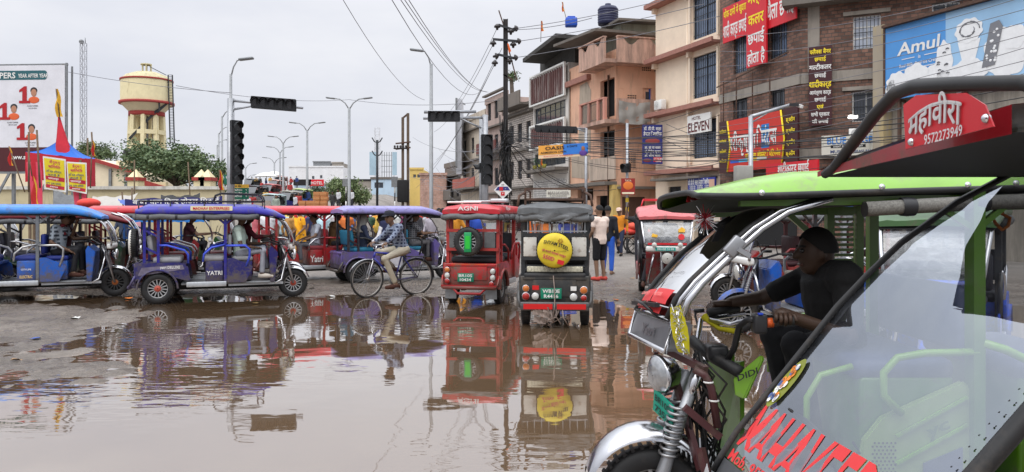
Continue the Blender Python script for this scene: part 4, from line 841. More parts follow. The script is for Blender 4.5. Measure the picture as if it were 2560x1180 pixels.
MB().quad(P(1268, 108, Y - .2), P(1272, 110, Y - .2), P(1278, 128, Y - .25), P(1272, 132, Y - .2)).build('cloth_flag', flat('flag_orange', (214, 100, 40)), t, True)
mb = MB(); rr = random.Random(5)
for i in range(36):
    a = rr.uniform(0, 6.28); z = rr.uniform(2.6, 4.9); pts = [(x0 + .16 * math.cos(a + k * .8) * rr.uniform(.6, 1.8), Y - .1 + .12 * math.sin(a + k), z + .22 * k * rr.choice((-1, 1))) for k in range(5)]; mb.tube(pts, .018, 4)
for i in range(20): mb.tube([(x0 + rr.uniform(-.2, .2), Y - .15, 4.8 - rr.random()), (x0 + rr.uniform(-.35, .3), Y - .2, 3), (x0 + rr.uniform(-.3, .2), Y - .1, rr.uniform(.2, 2))], .016, 4)
mb.build('cable_tangle', BLACK, t, True)
# twin transformer pole
Y = 56; xa, xb = P(1007, 0, Y).x, P(1020, 0, Y).x; t = thing('transformer_pole', 'rusty twin poles carrying a transformer behind the rickshaws', 'pole', ((xa + xb) / 2, Y, 0)); z1 = P(0, 283, Y).z
for x, zz in ((xa, z1 - .3), (xb, z1)): MB().bx(x - .09, x + .09, Y - .08, Y + .08, 0, zz).build('pole', mat('rail_brown', (.12, .085, .06), .8, 0, .3), t, True)
mb = MB(); [mb.bar((xa - .5, Y - .12, z), (xb + .2, Y - .12, z + .12), .1) for z in (6.1, 6.5)]; mb.bar((xa, Y, z1 - .35), (xb, Y, z1 - .05), .12); mb.build('crossarm', RUST, t, True)
for i in range(5): MB().lathe([(.02, 0), (.08, 0), (.1, .08), (.05, .14), (.09, .2), (.03, .28)], (xa - .55 + .2 * i, Y - .2, 6.1), (0, 0, 1), 8).build('insulator', INS, t, True)
MB().rbox(((xa + xb) / 2 - .15, Y - .1, 3.1), (.8, .6, 1.6), .08).build('transformer', DARK, t, True)
# small bare pole with forked arms, lattice tower, thin masts
Y = 62; x0 = P(943, 0, Y).x; t = thing('forked_pole', 'bare pole with upcurved forked arms before the blue house', 'pole', (x0, Y, 0)); MB().tube([(x0, Y, 0), (x0, Y, P(0, 350, Y).z)], .1, 8).build('pole', IRON, t, True)
for py in (352, 385): 
    MB().tube([P(930, py - 8, Y), P(936, py + 2, Y), P(943, py + 5, Y), P(950, py + 2, Y), P(956, py - 8, Y)], .05, 6).build('crossarm', IRON, t, True)
def lattice(px0, px1, ytop, Y, base, name, label, col, legs=4, taper=.6, pitch=1.0):
    xa, xb = P(px0, 0, Y).x, P(px1, 0, Y).x; zt = P(0, ytop, Y).z; c = (xa + xb) / 2; w_ = (xb - xa) / 2; n = int((zt - base) / pitch); mb = MB()
    def leg(k, z): s = w_ * (1 - (1 - taper) * (z - base) / (zt - base)); a = [(-1, -1), (1, -1), (1, 1), (-1, 1)][k]; return Vector((c + a[0] * s, Y + a[1] * s, z))
    for k in range(4): mb.bar(leg(k, base), leg(k, zt), .07)
    for i in range(n):
        za = base + (zt - base) * i / n; zb = base + (zt - base) * (i + 1) / n
        for k in range(4): mb.bar(leg(k, za), leg((k + 1) % 4, zb), .04); mb.bar(leg(k, zb), leg((k + 1) % 4, zb), .04)
    t = thing(name, label, 'mast', (c, Y, base)); mb.build('lattice', col, t, True); return t, c, zt
t, c, zt = lattice(203, 214, 108, 100, 0, 'radio_mast', 'slim pale lattice mast behind the white billboard', mat('mast_grey', s2l((176, 178, 184)), .6, .1, .1), taper=1)
mb = MB(); mb.ell((c - .25, 100, zt + .2), .3).tube([(c + .25, 100, zt), (c + .22, 100, zt + .7)], .05, 5); mb.build('beacon', GREYMET, t, True)
lattice(936, 950, 320, 120, 0, 'phone_tower', 'white lattice phone tower behind the forked pole', mat('mast_white', s2l((205, 206, 210)), .6, 0, .1), taper=.8)
for a, b, c_, lb in ((924, 945, 380, 'pale blue green roof hoarding beside the lattice phone tower'), (981, 992, 380, 'narrow pale blue banner on a roof scaffold')):
    o = MB().box(P((a + b) / 2, (c_ + 438) / 2, 110), ((b - a) * 110 / F, .2, 58 * 110 / F)).build('hoarding', mat('hoarding_faded', s2l((160, 184, 198)), .6, 0, .2, .4)); tag(o, lb, 'billboard')
mb = MB(); [mb.bar(P(955 + 6 * i, 380, 112), P(955 + 6 * i, 445, 112), .08) for i in range(6)]; [mb.bar(P(953, 388 + 14 * i, 112), P(990, 388 + 14 * i, 112), .06) for i in range(5)]; o = mb.build('roof_scaffold', GREYMET); tag(o, 'thin metal scaffold on roofs behind the blue house', 'scaffold')
for px, lb in ((898, 'square grey sign board on a black and white striped post'), (1195 - 10, 'grey blank sign board on a post before the grey house')):
    pass
Y = 58
for px, a, b, lb in ((865, 447, 466, 'square grey sign on a black and white striped post by the middle tree'), (987, 442, 468, 'square grey sign on a plain post before the blue house')):
    x0 = P(px, 0, Y).x; t = thing('road_sign', lb, 'sign', (x0, Y, 0)); q0 = P(px - 8, a, Y); q1 = P(px + 8, b, Y); MB().bx(q0.x, q1.x, Y - .12, Y - .06, q1.z, q0.z).build('board', GREYMET, t, True); mb = MB()
    for i in range(6): mb.mi(i % 2).tube([(x0, Y, .6 * i), (x0, Y, .6 * i + .6)], .05, 6)
    mb.build('post', [BLKMET, WHITE], t, True)
# diamond sign
Y = 21; c = P(1257, 475, Y); t = thing('diamond_sign', 'white diamond sign with blue band and red letter squares above the red rickshaw', 'sign', (c.x, Y, 0)); r = 22.5 * Y / F
MB().prism([c + Vector(v) for v in ((0, 0, -r), (r, 0, 0), (0, 0, r), (-r, 0, 0))], (0, .04, 0)).build('board', WHITE, t, True)
MB().prism([c + Vector(v) for v in ((-r * .82, -.008, -.01), (-r * .55, -.008, .09), (r * .55, -.008, .09), (r * .82, -.008, -.01))], (0, .006, 0)).build('band', flat('band_navy', (50, 54, 120)), t, True)
q = MB(); q.bx(c.x - .09, c.x - .045, Y - .016, Y - .008, c.z - .02, c.z + .08).bx(c.x - .04, c.x + .005, Y - .016, Y - .008, c.z - .02, c.z + .08).bx(c.x - .05, c.x + .05, Y - .012, Y - .004, c.z - .15, c.z - .05); q.build('red_mark', flat('mark_red', (200, 30, 40)), t, True)
q = MB(); q.text('V', (c.x, Y - .016, c.z - .09), (1, 0, 0), (0, 0, 1), .05, off=.03).text('vi', (c.x + .07, Y - .016, c.z + .04), (1, 0, 0), (0, 0, 1), .03); q.build('lettering', WHITE, t, True); MB().text('149', (c.x, Y - .012, c.z + .14), (1, 0, 0), (0, 0, 1), .04).build('lettering', BLKMET, t, True)
MB().tube([(c.x, Y + .06, 0), (c.x, Y + .06, c.z - .1)], .04, 8).build('post', BLKMET, t, True)
# direction signs at left
Y = 25.6; a, b = P(569, 461, Y), P(622, 498, Y); t = thing('direction_sign', 'green road direction sign with a yellow top strip by the left signal pole', 'sign', (a.x, Y, 0)); GS = flat('sign_green', (14, 98, 76), .4)
MB().bx(a.x, b.x, Y - .04, Y, b.z, a.z - .12).build('board', GS, t, True); MB().bx(a.x, b.x, Y - .045, Y, a.z - .115, a.z).build('yellow_strip', flat('strip_yellow', (226, 178, 66)), t, True)
q = MB(); cx = a.x + (b.x - a.x) * .42
for i, tx in enumerate(('रेलवे स~टेशन', 'घंटाघर चौक', 'बस स~टैण~ड')): q.text(tx, (cx, Y - .042, a.z - .19 - .1 * i), (1, 0, 0), (0, 0, 1), .055, .42, off=.02); q.text('↑', (b.x - .07, Y - .042, a.z - .19 - .1 * i), (1, 0, 0), (0, 0, 1), .06)
q.build('lettering', WHITE, t, True); MB().text('डिक~सन मोड', (cx, Y - .05, a.z - .06), (1, 0, 0), (0, 0, 1), .06, .36, off=.02).build('lettering', BLKMET, t, True)
MB().tube([(a.x + .1, Y + .04, 0), (a.x + .1, Y + .04, a.z)], .035).tube([(b.x - .1, Y + .04, 0), (b.x - .1, Y + .04, a.z)], .035).build('post', STEEL, t, True)
Y = 29; a, b = P(561, 437, Y), P(596, 461, Y); t = thing('direction_sign', 'green sign with two white words half hidden behind the left signal pole', 'sign', (a.x, Y, 0)); MB().bx(a.x, b.x, Y - .04, Y, b.z, a.z).build('board', GS, t, True)
MB().text('बौंसी', ((a.x + b.x) / 2, Y - .042, a.z - .1), (1, 0, 0), (0, 0, 1), .11, .4, off=.02).text('पुल', ((a.x + b.x) / 2 + .03, Y - .042, a.z - .26), (1, 0, 0), (0, 0, 1), .1, .25, off=.02).build('lettering', WHITE, t, True); MB().tube([((a.x + b.x) / 2, Y + .04, 0), ((a.x + b.x) / 2, Y + .04, a.z)], .04).build('post', STEEL, t, True)
# coaching banner strung across
Y = 29; a, b = P(1346, 361, Y), P(1470, 393, Y); t = thing('coaching_banner', 'orange and blue coaching banner strung on cables before the slatted building', 'banner', (a.x, Y, b.z)); dz = .12
def bq(u0, u1, v0, v1, y): 
    f = lambda u, v: Vector((a.x + (b.x - a.x) * u, Y + y, b.z + (a.z - b.z) * v + dz * (u - .5)))
    return [f(u0, v0), f(u1, v0), f(u1, v1), f(u0, v1)]
MB().prism(bq(0, 1, 0, 1, 0), (0, .02, 0)).build('cloth', flat('banner_cream', (236, 206, 170)), t, True); MB().prism(bq(.0, .62, .28, 1, -.01), (0, .006, 0)).build('orange_panel', flat('banner_orange', (232, 164, 70)), t, True)
MB().prism(bq(.5, 1, .18, 1, -.02), (0, .006, 0)).build('blue_panel', flat('banner_blue', (50, 120, 205)), t, True)
X1 = (b.x - a.x); xd = Vector((X1, 0, dz)).normalized(); q = MB(); q.text('OASIS', a + Vector((X1 * .33, -.03, -.1)) + Vector((0, 0, -.03)), xd, (0, 0, 1), .13, .72, off=.04).text('ADMISSION OPEN', a + Vector((X1 * .3, -.03, -.29)), xd, (0, 0, 1), .075, .95, off=.03).text('6 DAYS', a + Vector((X1 * .68, -.03, -.06)), xd, (0, 0, 1), .07, .38, off=.03); q.build('lettering', flat('letter_dark', (30, 28, 34)), t, True)
q = MB(); q.text('BHIKHANPUR, BHAGALPUR', a + Vector((X1 * .4, -.03, -.42)), xd, (0, 0, 1), .04, 1.3).build('lettering', flat('mark_red', (200, 30, 40)), t, True)
q = MB(); c = a + Vector((X1 * .9, -.03, -.15)); q.ell(c, (.07, .01, .09), 10, 6).build('face_picture', flat('face_print', (150, 100, 75)), t, True); MB().ell(c + Vector((0, 0, -.17)), (.15, .012, .11), 12, 6).build('shirt_picture', flat('shirt_print', (90, 60, 140)), t, True)
# ------------------------------------------------------------------ wires
WIRE = mat('cable', (.03, .03, .033), .6, 0, 0); WIREL = mat('thin_wire', (.16, .16, .18), .5, 0, 0)
WIRES = []
def wire(p, q, sag=.4, r=.012, m=None, lb=None):
    p = Vector(p); q = Vector(q); c = (p + q) / 2; pts = []
    for i in range(13): u = i / 12; pts.append(p.lerp(q, u) - Vector((0, 0, sag * 4 * u * (1 - u))))
    o = MB().tube([x - c for x in pts], r, 4).build('overhead_wire', m or WIRE); o.location = c
    tag(o, lb or 'thin dark overhead wire crossing the street in front of the buildings', 'wire', 'overhead wires')
SKW = 'thin pale wire crossing the open sky'
wire(P(171, 180, 34), P(577, 232, 30), .1, .011, WIREL, SKW); wire(P(440, 214, 33), P(873, 249, 50), .3, .011, WIREL, SKW); wire(P(873, 249, 50), P(1250, 250, 40), .3, .013, WIREL, SKW)
wire(P(858, 0, 20), P(1062, 250, 40), .5, .010, WIREL, SKW)
for dx, k in ((0, .9), (22, .5), (32, .45), (42, .5)): wire(P(980 + dx, 0, 16), P(1204 + dx * .4, 226 + dx * .1, 45), k, .010, WIREL, SKW)
E33 = 32.8
for a, b in (((1233, 110), (1085, 330)), ((1241, 142), (1075, 420)), ((1237, 160), (1040, 470)), ((1243, 70), (1100, 300)), ((1255, 120), (1090, 400))): wire(P(*a, E33), P(*b, 60), .6, .012, WIREL, 'thin wire running from the black pole into the distance')
for a, b in (((1290, 71), (1700, -10)), ((1297, 103), (1760, 10)), ((1289, 144), (1800, 40)), ((1290, 74), (1480, 45))): wire(P(*a, E33), P(*b, 30), .1, .013, WIREL, 'thin wire running from the black pole towards the cream hotel')
rr = random.Random(3)
for i in range(16):
    wire(P(1262 + rr.uniform(-6, 10), 345 + rr.uniform(-14, 26), 32.5), P(1080 + rr.uniform(-60, 60), 380 + rr.uniform(-60, 110), 58), rr.uniform(.3, 1.6), .011, WIREL, 'thin sagging wire left of the black pole')
BUN = 'black cable bundle sagging across the right hand facades'
for i in range(14):
    y0 = rr.uniform(326, 366); y1 = y0 + rr.uniform(-90, 60); xe = rr.choice((1800, 2060, 2300, 2230)); Y1 = {1800: 33, 2060: 27, 2300: 22, 2230: 24}[xe]
    wire(P(1268, y0, 32.6), P(xe, min(420, max(215, y1)), Y1), rr.uniform(.05, .7), rr.choice((.008, .010, .013)), None, BUN)
for i in range(5): wire(P(1268, 345 + 3 * i, 32.6), P(2560, 215 + 28 * i, 18), .5 + .06 * i, .012, None, BUN)
for i in range(6): wire(P(rr.uniform(1500, 1700), rr.uniform(300, 420), 38), P(rr.uniform(1800, 2100), rr.uniform(310, 430), 31), rr.uniform(.1, .6), .012, None, BUN)
for i in range(8): wire(P(2560, -40 + 32 * i, 19), P(1800, 90 + 38 * i, 34), rr.uniform(0.1, .5), .009, WIREL, 'thin wire crossing in front of the brick building and hoarding')
for i in range(9): wire(P(1265, 350, 32.5), P(1300 + 30 * i, rr.uniform(430, 480), 42), rr.uniform(.2, .8), .013, None, 'dark service cable drooping from the black pole to the house fronts')
# street light spot by the brick wall
o = MB().rbox(P(2132, 292, 28), (.3, .2, .12), .03).build('flood_light', mat('lit_lamp', (1, .97, .9), .3, 0, 0, emit=3)); tag(o, 'small lit white lamp on the brick wall', 'lamp')

# ------------------------------------------------------------------ left side
# hoarding with school toppers
Y = 34; a, b = P(-260, 130, Y), P(164, 430, Y); t = thing('school_billboard', 'white billboard with big red numerals and student portraits above a maroon base', 'billboard', (b.x, Y, 0))
T = Matrix.Translation((b.x, Y, 0)) @ Matrix.Rotation(-.06, 4, 'Z'); W_ = b.x - a.x
def bp(px, py): d = P(px, py, Y); return d.x - b.x, d.z
z1 = P(0, 163, Y).z; zm = P(0, 368, Y).z; z0 = P(0, 428, Y).z
MB(T).bx(-W_, 0, -.06, .1, zm, z1).build('board', plaster('billboard_white', (216, 216, 222), .03), t, True); MB(T).bx(-W_, 0, -.066, .1, z0, zm - .005).build('maroon_base', flat('board_maroon', (74, 22, 28)), t, True)
x, z = bp(118, 177); x0, zz = bp(0, 198); RT = []
MB(T).prism([(x + .12 * math.cos(k * .4) - .1 + (0), -.068, (z + zz) / 2 + .2 * math.sin(k * .4)) for k in range(-4, 5)] + [(-W_, -.068, (z + zz) / 2 + .2), (-W_, -.068, (z + zz) / 2 - .2)], (0, .006, 0)).build('teal_ribbon', flat('ribbon_teal', (40, 92, 100)), t, True)
q = MB(T); q.text('OUR TOPPERS', (x - 1.42, -.076, (z + zz) / 2), (1, 0, 0), (0, 0, 1), .26, None, 'R', off=.03).text('YEAR AFTER YEAR', (x - 1.3, -.076, (z + zz) / 2 - .02), (1, 0, 0), (0, 0, 1), .17, 1.36, 'L', off=.03); q.text('www.school.in', (bp(66, 392)[0], -.08, bp(66, 392)[1]), (1, 0, 0), (0, 0, 1), .2, None, 'C', off=.02); q.build('lettering', WHITE, t, True)
NUM = flat('numeral_red', (170, 24, 34)); q = MB(T); fc = MB(T); hr = MB(T); sh = MB(T); tx = MB(T)
for nx, ny in ((60, 236), (8, 277), (54, 328)):
    u, v = bp(nx, ny); 
    q.prism([(u - .1, -.068, v - .28), (u + .1, -.068, v - .28), (u + .1, -.068, v + .36), (u - .02, -.068, v + .36), (u - .24, -.068, v + .2), (u - .24, -.068, v + .1), (u - .1, -.068, v + .16)], (0, -.01, 0)).bx(u - .25, u + .25, -.078, -.066, v - .38, v - .27); q.build('numeral', NUM, t, True); q = MB(T)
    u, v = bp(nx + 24, ny); fc.ell((u, -.07, v + .08), (.13, .008, .17), 14, 8); hr.ell((u, -.066, v + .17), (.16, .008, .15), 12, 8); sh.ell((u, -.066, v - .24), (.25, .008, .15), 14, 8)
    tx.text('CLASS TOPPER', (u - .05, -.068, v - .5), (1, 0, 0), (0, 0, 1), .06, .5).text('BATCH 2024', (u - .05, -.068, v - .6), (1, 0, 0), (0, 0, 1), .05, .36)
hr.build('hair_print', BLKMET, t, True); fc.build('face_print', flat('face_print2', (176, 126, 100)), t, True); sh.build('shirt_print', flat('shirt_orange', (214, 96, 50)), t, True); tx.build('lettering', BLKMET, t, True)
mb = MB(T); mb.bar((.05, 0, 0), (.05, 0, z1 + .1), .07).bar((-W_, 0, z1 + .03), (.1, 0, z1 + .03), .08)
for i in range(4): s = -.6 - 1.9 * i; mb.bar((s, .2, 0), (s, .2, z1), .12); mb.bar((s, -.05, z0 - .05), (s - 1.6, -.4, 0), .09)
mb.bar((.1, .3, 0), (.1, .3, z1), .06); mb.bar((-W_, 0, z0 - .05), (.05, 0, z0 - .05), .1); mb.build('frame', GREYMET, t, True)
# water tower
Y = 130; c = P(367, 330, Y); cx = c.x; zz = lambda py: EYE + (HY - py) / F * Y; YT = plaster('tower_yellow', (222, 210, 170), .25, (.30, .22, .10)); RT_ = flat('tower_red', (156, 60, 56), .8, .2)
t = thing('water_tower', 'cream concrete water tower with red bands on tall legs', 'water tower', (cx, Y, 0)); k = Y / F
R1 = 60 * k
MB().lathe([(.01, zz(180)), (R1 * .45, zz(182)), (R1 * .8, zz(190)), (R1 * .99, zz(201))], (cx, Y, 0), n=48).build('dome', plaster('tower_dome', (196, 186, 150), .5), t, True)
MB().lathe([(R1, zz(202)), (R1, zz(256)), (R1, zz(257))], (cx, Y, 0), n=48).build('tank', YT, t, True)
MB().lathe([(R1 * .98, zz(200)), (R1 * 1.03, zz(200)), (R1 * 1.03, zz(204)), (R1, zz(204))], (cx, Y, 0), n=48).lathe([(R1, zz(256)), (R1 * 1.07, zz(256)), (R1 * 1.07, zz(262)), (R1 * .98, zz(262))], (cx, Y, 0), n=48).lathe([(R1 * .66, zz(281)), (R1 * .70, zz(281)), (R1 * .70, zz(291)), (R1 * .6, zz(291))], (cx, Y, 0), n=48).build('red_band', RT_, t, True)
MB().lathe([(R1 * .98, zz(262)), (R1 * .66, zz(282))], (cx, Y, 0), n=48).lathe([(.01, zz(290)), (R1 * .66, zz(290))], (cx, Y, 0), n=32).build('funnel', plaster('tower_base', (206, 192, 162), .2), t, True)
for i in range(8):
    a = 2 * math.pi * (i + .3) / 8; r0 = R1 * .62; mb = MB(); mb.bar((cx + r0 * .98 * math.cos(a), Y + r0 * .98 * math.sin(a), zz(290)), (cx + r0 * 1.25 * math.cos(a), Y + r0 * 1.25 * math.sin(a), 0), .8, .6); mb.build('leg', YT, t, True)
for pz in (332, 400):
    mb = MB(); n = 8; r0 = R1 * (.66 + .12 * (pz - 290) / 220)
    for i in range(8): a0, a1 = 2 * math.pi * (i + .3) / 8, 2 * math.pi * (i + 1.3) / 8; mb.bar((cx + r0 * math.cos(a0), Y + r0 * math.sin(a0), zz(pz)), (cx + r0 * math.cos(a1), Y + r0 * math.sin(a1), zz(pz)), .5, .7)
    mb.build('ring_beam', YT, t, True)
MB().tube([(cx, Y, zz(290)), (cx, Y, 0)], .25, 10).tube([(cx + 1.2, Y, zz(290)), (cx + 1.2, Y, 0)], .25, 8).build('riser_pipe', GREYMET, t, True)
mb = MB(); mb.lathe([(R1 * .19, zz(163)), (R1 * .22, zz(163)), (R1 * .22, zz(160)), (.01, zz(160))], (cx - .1, Y, 0), n=20); [mb.bar((cx + R1 * .18 * math.cos(i), Y + R1 * .18 * math.sin(i), zz(182)), (cx + R1 * .18 * math.cos(i), Y + R1 * .18 * math.sin(i), zz(162)), .16) for i in (0, 1, 2, 3, 4, 5)]; mb.build('vent_cap', plaster('tower_dome', (196, 186, 150), .5), t, True)
mb = MB(); lx = cx + R1 * 1.06
for dx in (-.25, .45): mb.bar((lx + dx, Y - 1, zz(190)), (lx + dx + .35, Y - 1, zz(360)), .16)
for i in range(44): z = zz(190) - i * .26; mb.bar((lx - .25 + .0075 * i, Y - 1, z), (lx + .45 + .0075 * i, Y - 1, z), .07)
mb.bar((cx + .7, Y - .5, zz(168)), (cx + R1 * .9, Y - .8, zz(190)), .1); mb.bar((cx + R1 * .82, Y - R1 * .3, zz(262)), (cx - 1.5, Y - R1 * .75, zz(352)), .35); mb.bar((cx + R1 * 1.0, Y - 1, zz(258)), (cx + R1 * .65, Y - 2, zz(285)), .3); mb.bar((cx + R1 * .8, Y - 2.5, zz(256)), (cx + R1 * .8, Y - 2.5, zz(282)), .2); mb.build('ladder', IRON, t, True)
# boundary wall, gate posts, long shed
YW = plaster('wall_yellow', (200, 188, 154), .35, (.14, .13, .12))
t = thing('boundary_wall', 'long pale yellow boundary wall with a white coping behind the rickshaws', 'wall', (-20, 40, 0)); a = P(560, 470, 42); MB().bx(-40, a.x, 41.8, 42.1, 0, P(0, 474, 42).z).build('wall', YW, t, True); MB().bx(-40, a.x + .1, 41.65, 42.25, P(0, 474, 42).z, P(0, 466, 42).z).build('coping', plaster('coping_white', (206, 204, 196), .5), t, True)
a = P(-60, 404, 60); b = P(356, 440, 60); t = thing('long_shed', 'long cream shed with a sloping red edged roof behind the boundary wall', 'building', (a.x, 60, 0)); zA, zB = P(0, 396, 60).z, P(0, 437, 60).z
xs = P(225, 0, 60).x
MB().prism([(a.x, 60, 0), (b.x, 60, 0), (b.x, 60, zB), (xs, 60, zA), (a.x, 60, zA)], (0, 8, 0)).build('wall', plaster('shed_cream', (226, 212, 184), .15), t, True)
mb = MB(); mb.bar((xs, 59.8, zA), (b.x + .1, 59.8, zB), .35, .25).bar((a.x, 59.8, zA + .02), (xs, 59.8, zA + .02), .35, .25); mb.build('roof_edge', RT_, t, True)
mb = MB(); [mb.bx(xs + s - .1, xs + s + .1, 59.85, 60, 2.4, zA - .3 - s * .32) for s in (1.6, 2.8)]; mb.build('window_slit', GREYMET, t, True)
for px, lb in ((339, 'cream gate post with a pyramid cap at the end of the long shed'), (503, 'cream gate post with a pyramid cap under the leafy tree'), (519, 'second cream gate post close to the street lamp pole')):
    x0 = P(px, 0, 50).x; w_ = .33; zt = P(0, 452, 50).z; t = thing('gate_post', lb, 'gate post', (x0, 50, 0)); MB().bx(x0 - w_, x0 + w_, 49.6, 50.5, 0, zt).build('pier', YT, t, True); MB().bx(x0 - w_ - .08, x0 + w_ + .08, 49.5, 50.6, zt, zt + .22).build('red_band', RT_, t, True)
    MB().add([(x0 - w_, 49.6, zt + .22), (x0 + w_, 49.6, zt + .22), (x0 + w_, 50.5, zt + .22), (x0 - w_, 50.5, zt + .22), (x0, 50.05, zt + .75)], [(0, 1, 4), (1, 2, 4), (2, 3, 4), (3, 0, 4)]).build('cap', YT, t, True)
a = P(356, 455, 52); b = P(414, 480, 52); o = MB().bx(a.x, b.x, 52, 52.4, 0, a.z).build('wall', YT); th = o; tag(o, 'low cream wall stepping down right of the first gate post', 'wall'); o.name = 'gate_wall'; q = MB(); q.bar((a.x, 51.95, a.z), (b.x, 51.95, a.z - .45), .3); q.bar((a.x, 51.9, a.z - .6), (b.x, 51.9, a.z - .85), .3); q.build('red_band', RT_, o)
# black tank on a roof
p = P(322, 392, 62); o = MB().lathe([(.01, 0), (.42, 0), (.42, .75), (.36, .85), (.15, .92), (.01, .92)], p - Vector((0, 0, .3)), n=20).build('water_tank', BLKMET); tag(o, 'black plastic water tank beside the leafy tree', 'water tank')
o = MB().bx(p.x - 1, p.x + 1.2, 62, 64, 0, p.z - .3).build('tank_room', plaster('shed_cream', (226, 212, 184), .15)); tag(o, 'small cream room under the black water tank', 'building')
# festival canopy
Y = 26; t = thing('festival_canopy', 'red and blue cloth pavilion with a tall red spike and yellow banners', 'canopy', (P(150, 0, Y).x, Y, 0)); REDC = mat('cloth_red', s2l((186, 36, 52)), .8, 0, .15, 4, .3, 12); PINK = mat('cloth_pink', s2l((220, 76, 100)), .8, 0, .1); BLUC = mat('cloth_blue', s2l((32, 98, 190)), .7, 0, .15, 4, .3, 9)
def canopy():
    D = 1.0
    L0, R0, ap = P(64, 380, Y), P(206, 396, Y), P(156, 364, Y + D / 2)
    Lb, Rb = L0 + Vector((.2, D, .05)), R0 + Vector((-.1, D, .05)); cz = ap + Vector((.03, 0, .30))
    for A, B in ((L0, R0), (R0, Rb), (Rb, Lb), (Lb, L0)):
        rows = []
        for i in range(9):
            u = i / 8; row = []
            for j in range(9):
                v = j / 8; p = (A.lerp(B, v)).lerp(cz, u); p.z -= .25 * math.sin(math.pi * u) * (1) * .6 + .02 * math.sin(j * 2.2) * (1 - u); row.append(p)
            rows.append(row)
        MB().grid(rows).build('roof_cloth', BLUC, t, True)
    # spike with a drape
    tip = P(147, 288, Y + D / 2); mb = MB(); rows = []
    for i in range(10):
        u = i / 9; c = Vector(P(160, 392, Y + .3)).lerp(tip, u); r = .27 * (1 - u) ** 1.2 + .03; rows.append([c + Vector((r * math.cos(a * 6.283 / 14) * (1 + .12 * (a % 2)), r * .5 * math.sin(a * 6.283 / 14), 0)) for a in range(14)])
    mb.loft(rows); mb.build('spike', REDC, t, True)
    # valance
    for A, B, nm in ((L0, R0, 1), (L0, Lb, 0), (R0, Rb, 0)):
        rows = []
        for i in range(25):
            u = i / 24; p = A.lerp(B, u); dr = (.75 + .5 * abs(u - .5)) if nm else .95; rows.append([p + Vector((0, .03 * math.sin(i * 1.9) * (k / 3) - .02, -dr * k / 3)) for k in range(4)])
        MB().grid(rows).build('valance', REDC, t, True)
    for (x0, y0, x1, y1, m) in ((84, 405, 92, 515, PINK), (198, 440, 200, 512, PINK)):
        rows = []; 
        for i in range(9):
            p = P(x0, y0, Y - .02).lerp(P(x1, y1, Y - .02), i / 8); w_ = .27 - .08 * i / 8; rows.append([p + Vector((w_ * s, .05 * math.cos(s * 5), 0)) for s in (-1, -.5, 0, .5, 1)])
        MB().grid(rows).build('leg_drape', m, t, True)
    for x, y in ((75, Y), (202, Y), (85, Y + D), (215, Y + D)):
        p = P(x, 400, y); MB().bar((p.x, p.y, 0), (p.x, p.y, p.z), .07).build('pole', mat('bamboo', (.16, .11, .07), .8, 0, .3), t, True)
canopy()
YB = flat('banner_yellow', (226, 206, 44), .7); MG = flat('letter_magenta', (190, 40, 90))
for (x0, y0, x1, y1, sl, lb) in ((107, 390, 165, 478, 8, 'left one of two yellow printed banners on the red canopy'), (166, 404, 217, 482, 3, 'right one of two yellow printed banners on the red canopy')):
    Yb = Y - .25; t = thing('yellow_banner', lb, 'banner', P((x0 + x1) / 2, y1, Yb)); A, B, C_, D_ = P(x0, y0, Yb), P(x1, y0 + sl, Yb), P(x1, y1 + 3, Yb), P(x0 + 4, y1 - 6, Yb)
    def bl(u, v, o=0): p = (D_.lerp(C_, u)).lerp(A.lerp(B, u), v); p.y += .03 * math.sin(u * 9) * math.sin(v * 5) - o; return p
    MB().grid([[bl(i / 10, j / 8) for j in range(9)] for i in range(11)]).build('cloth', WHITE, t, True); MB().grid([[bl(.06 + .88 * i / 10, .05 + .9 * j / 8, .006) for j in range(9)] for i in range(11)]).build('yellow_field', YB, t, True)
    MB().grid([[bl(.08 + .84 * i / 10, .06 + .1 * j / 2, .012) for j in range(3)] for i in range(11)]).grid([[bl(.08 + .84 * i / 10, .3 + .12 * j / 2, .012) for j in range(3)] for i in range(11)]).build('red_stripe', flat('stripe_red', (190, 36, 60)), t, True)
    xd = (B - A).normalized(); q = MB()
    q.text('श~री श~री दुर~गा पूजा', bl(.5, .86, .04), xd, (0, 0, 1), .09, .56, off=.03).text('समिति', bl(.5, .72, .04), xd, (0, 0, 1), .08, .4, off=.03).build('lettering', MG, t, True)
    q = MB(); q.text('हार~दिक अभिनंदन', bl(.5, .57, .04), xd, (0, 0, 1), .07, .5, off=.02).text('करती है', bl(.5, .46, .04), xd, (0, 0, 1), .07, .4, off=.02).text('दुर~गा पूजा समिति', bl(.5, .21, .04), xd, (0, 0, 1), .06, .5, off=.02).build('lettering', flat('letter_navy', (40, 60, 110)), t, True)
    q = MB(); q.text('भागलपुर', bl(.5, .36, .045), xd, (0, 0, 1), .06, .35, off=.02).text('स~वागत', bl(.5, .11, .045), xd, (0, 0, 1), .05, .4, off=.02).build('lettering', WHITE, t, True)
def flag(px, py, Y, h, lb, c, pole_to, cnv=1):
    p = P(px, py, Y); t = thing('festival_flag', lb, 'flag', p); mb = MB(); b = P(*pole_to, Y); mb.tube([b, p], .02, 5); mb.build('staff', mat('bamboo', (.16, .11, .07), .8, 0, .3), t, True); d = h * Y / F; rows = []
    for i in range(8): u = i / 7; rows.append([p + Vector((cnv * (.25 * d) * v * (.35 + .65 * u) + .02 * math.sin(i), .04 * math.sin(v * 5 + i), -d * u)) for v in (0, .25, .5, .75, 1)])
    MB().grid(rows).build('cloth', c, t, True)
    mb = MB(); mb.grid([[x + Vector((0, -.01, 0)) for x in r[3:]] for r in rows]); mb.build('border', flat('flag_yellow', (220, 170, 50)), t, True)
FO = flat('flag_orange', (214, 100, 40)); FR_ = flat('flag_red', (190, 40, 40))
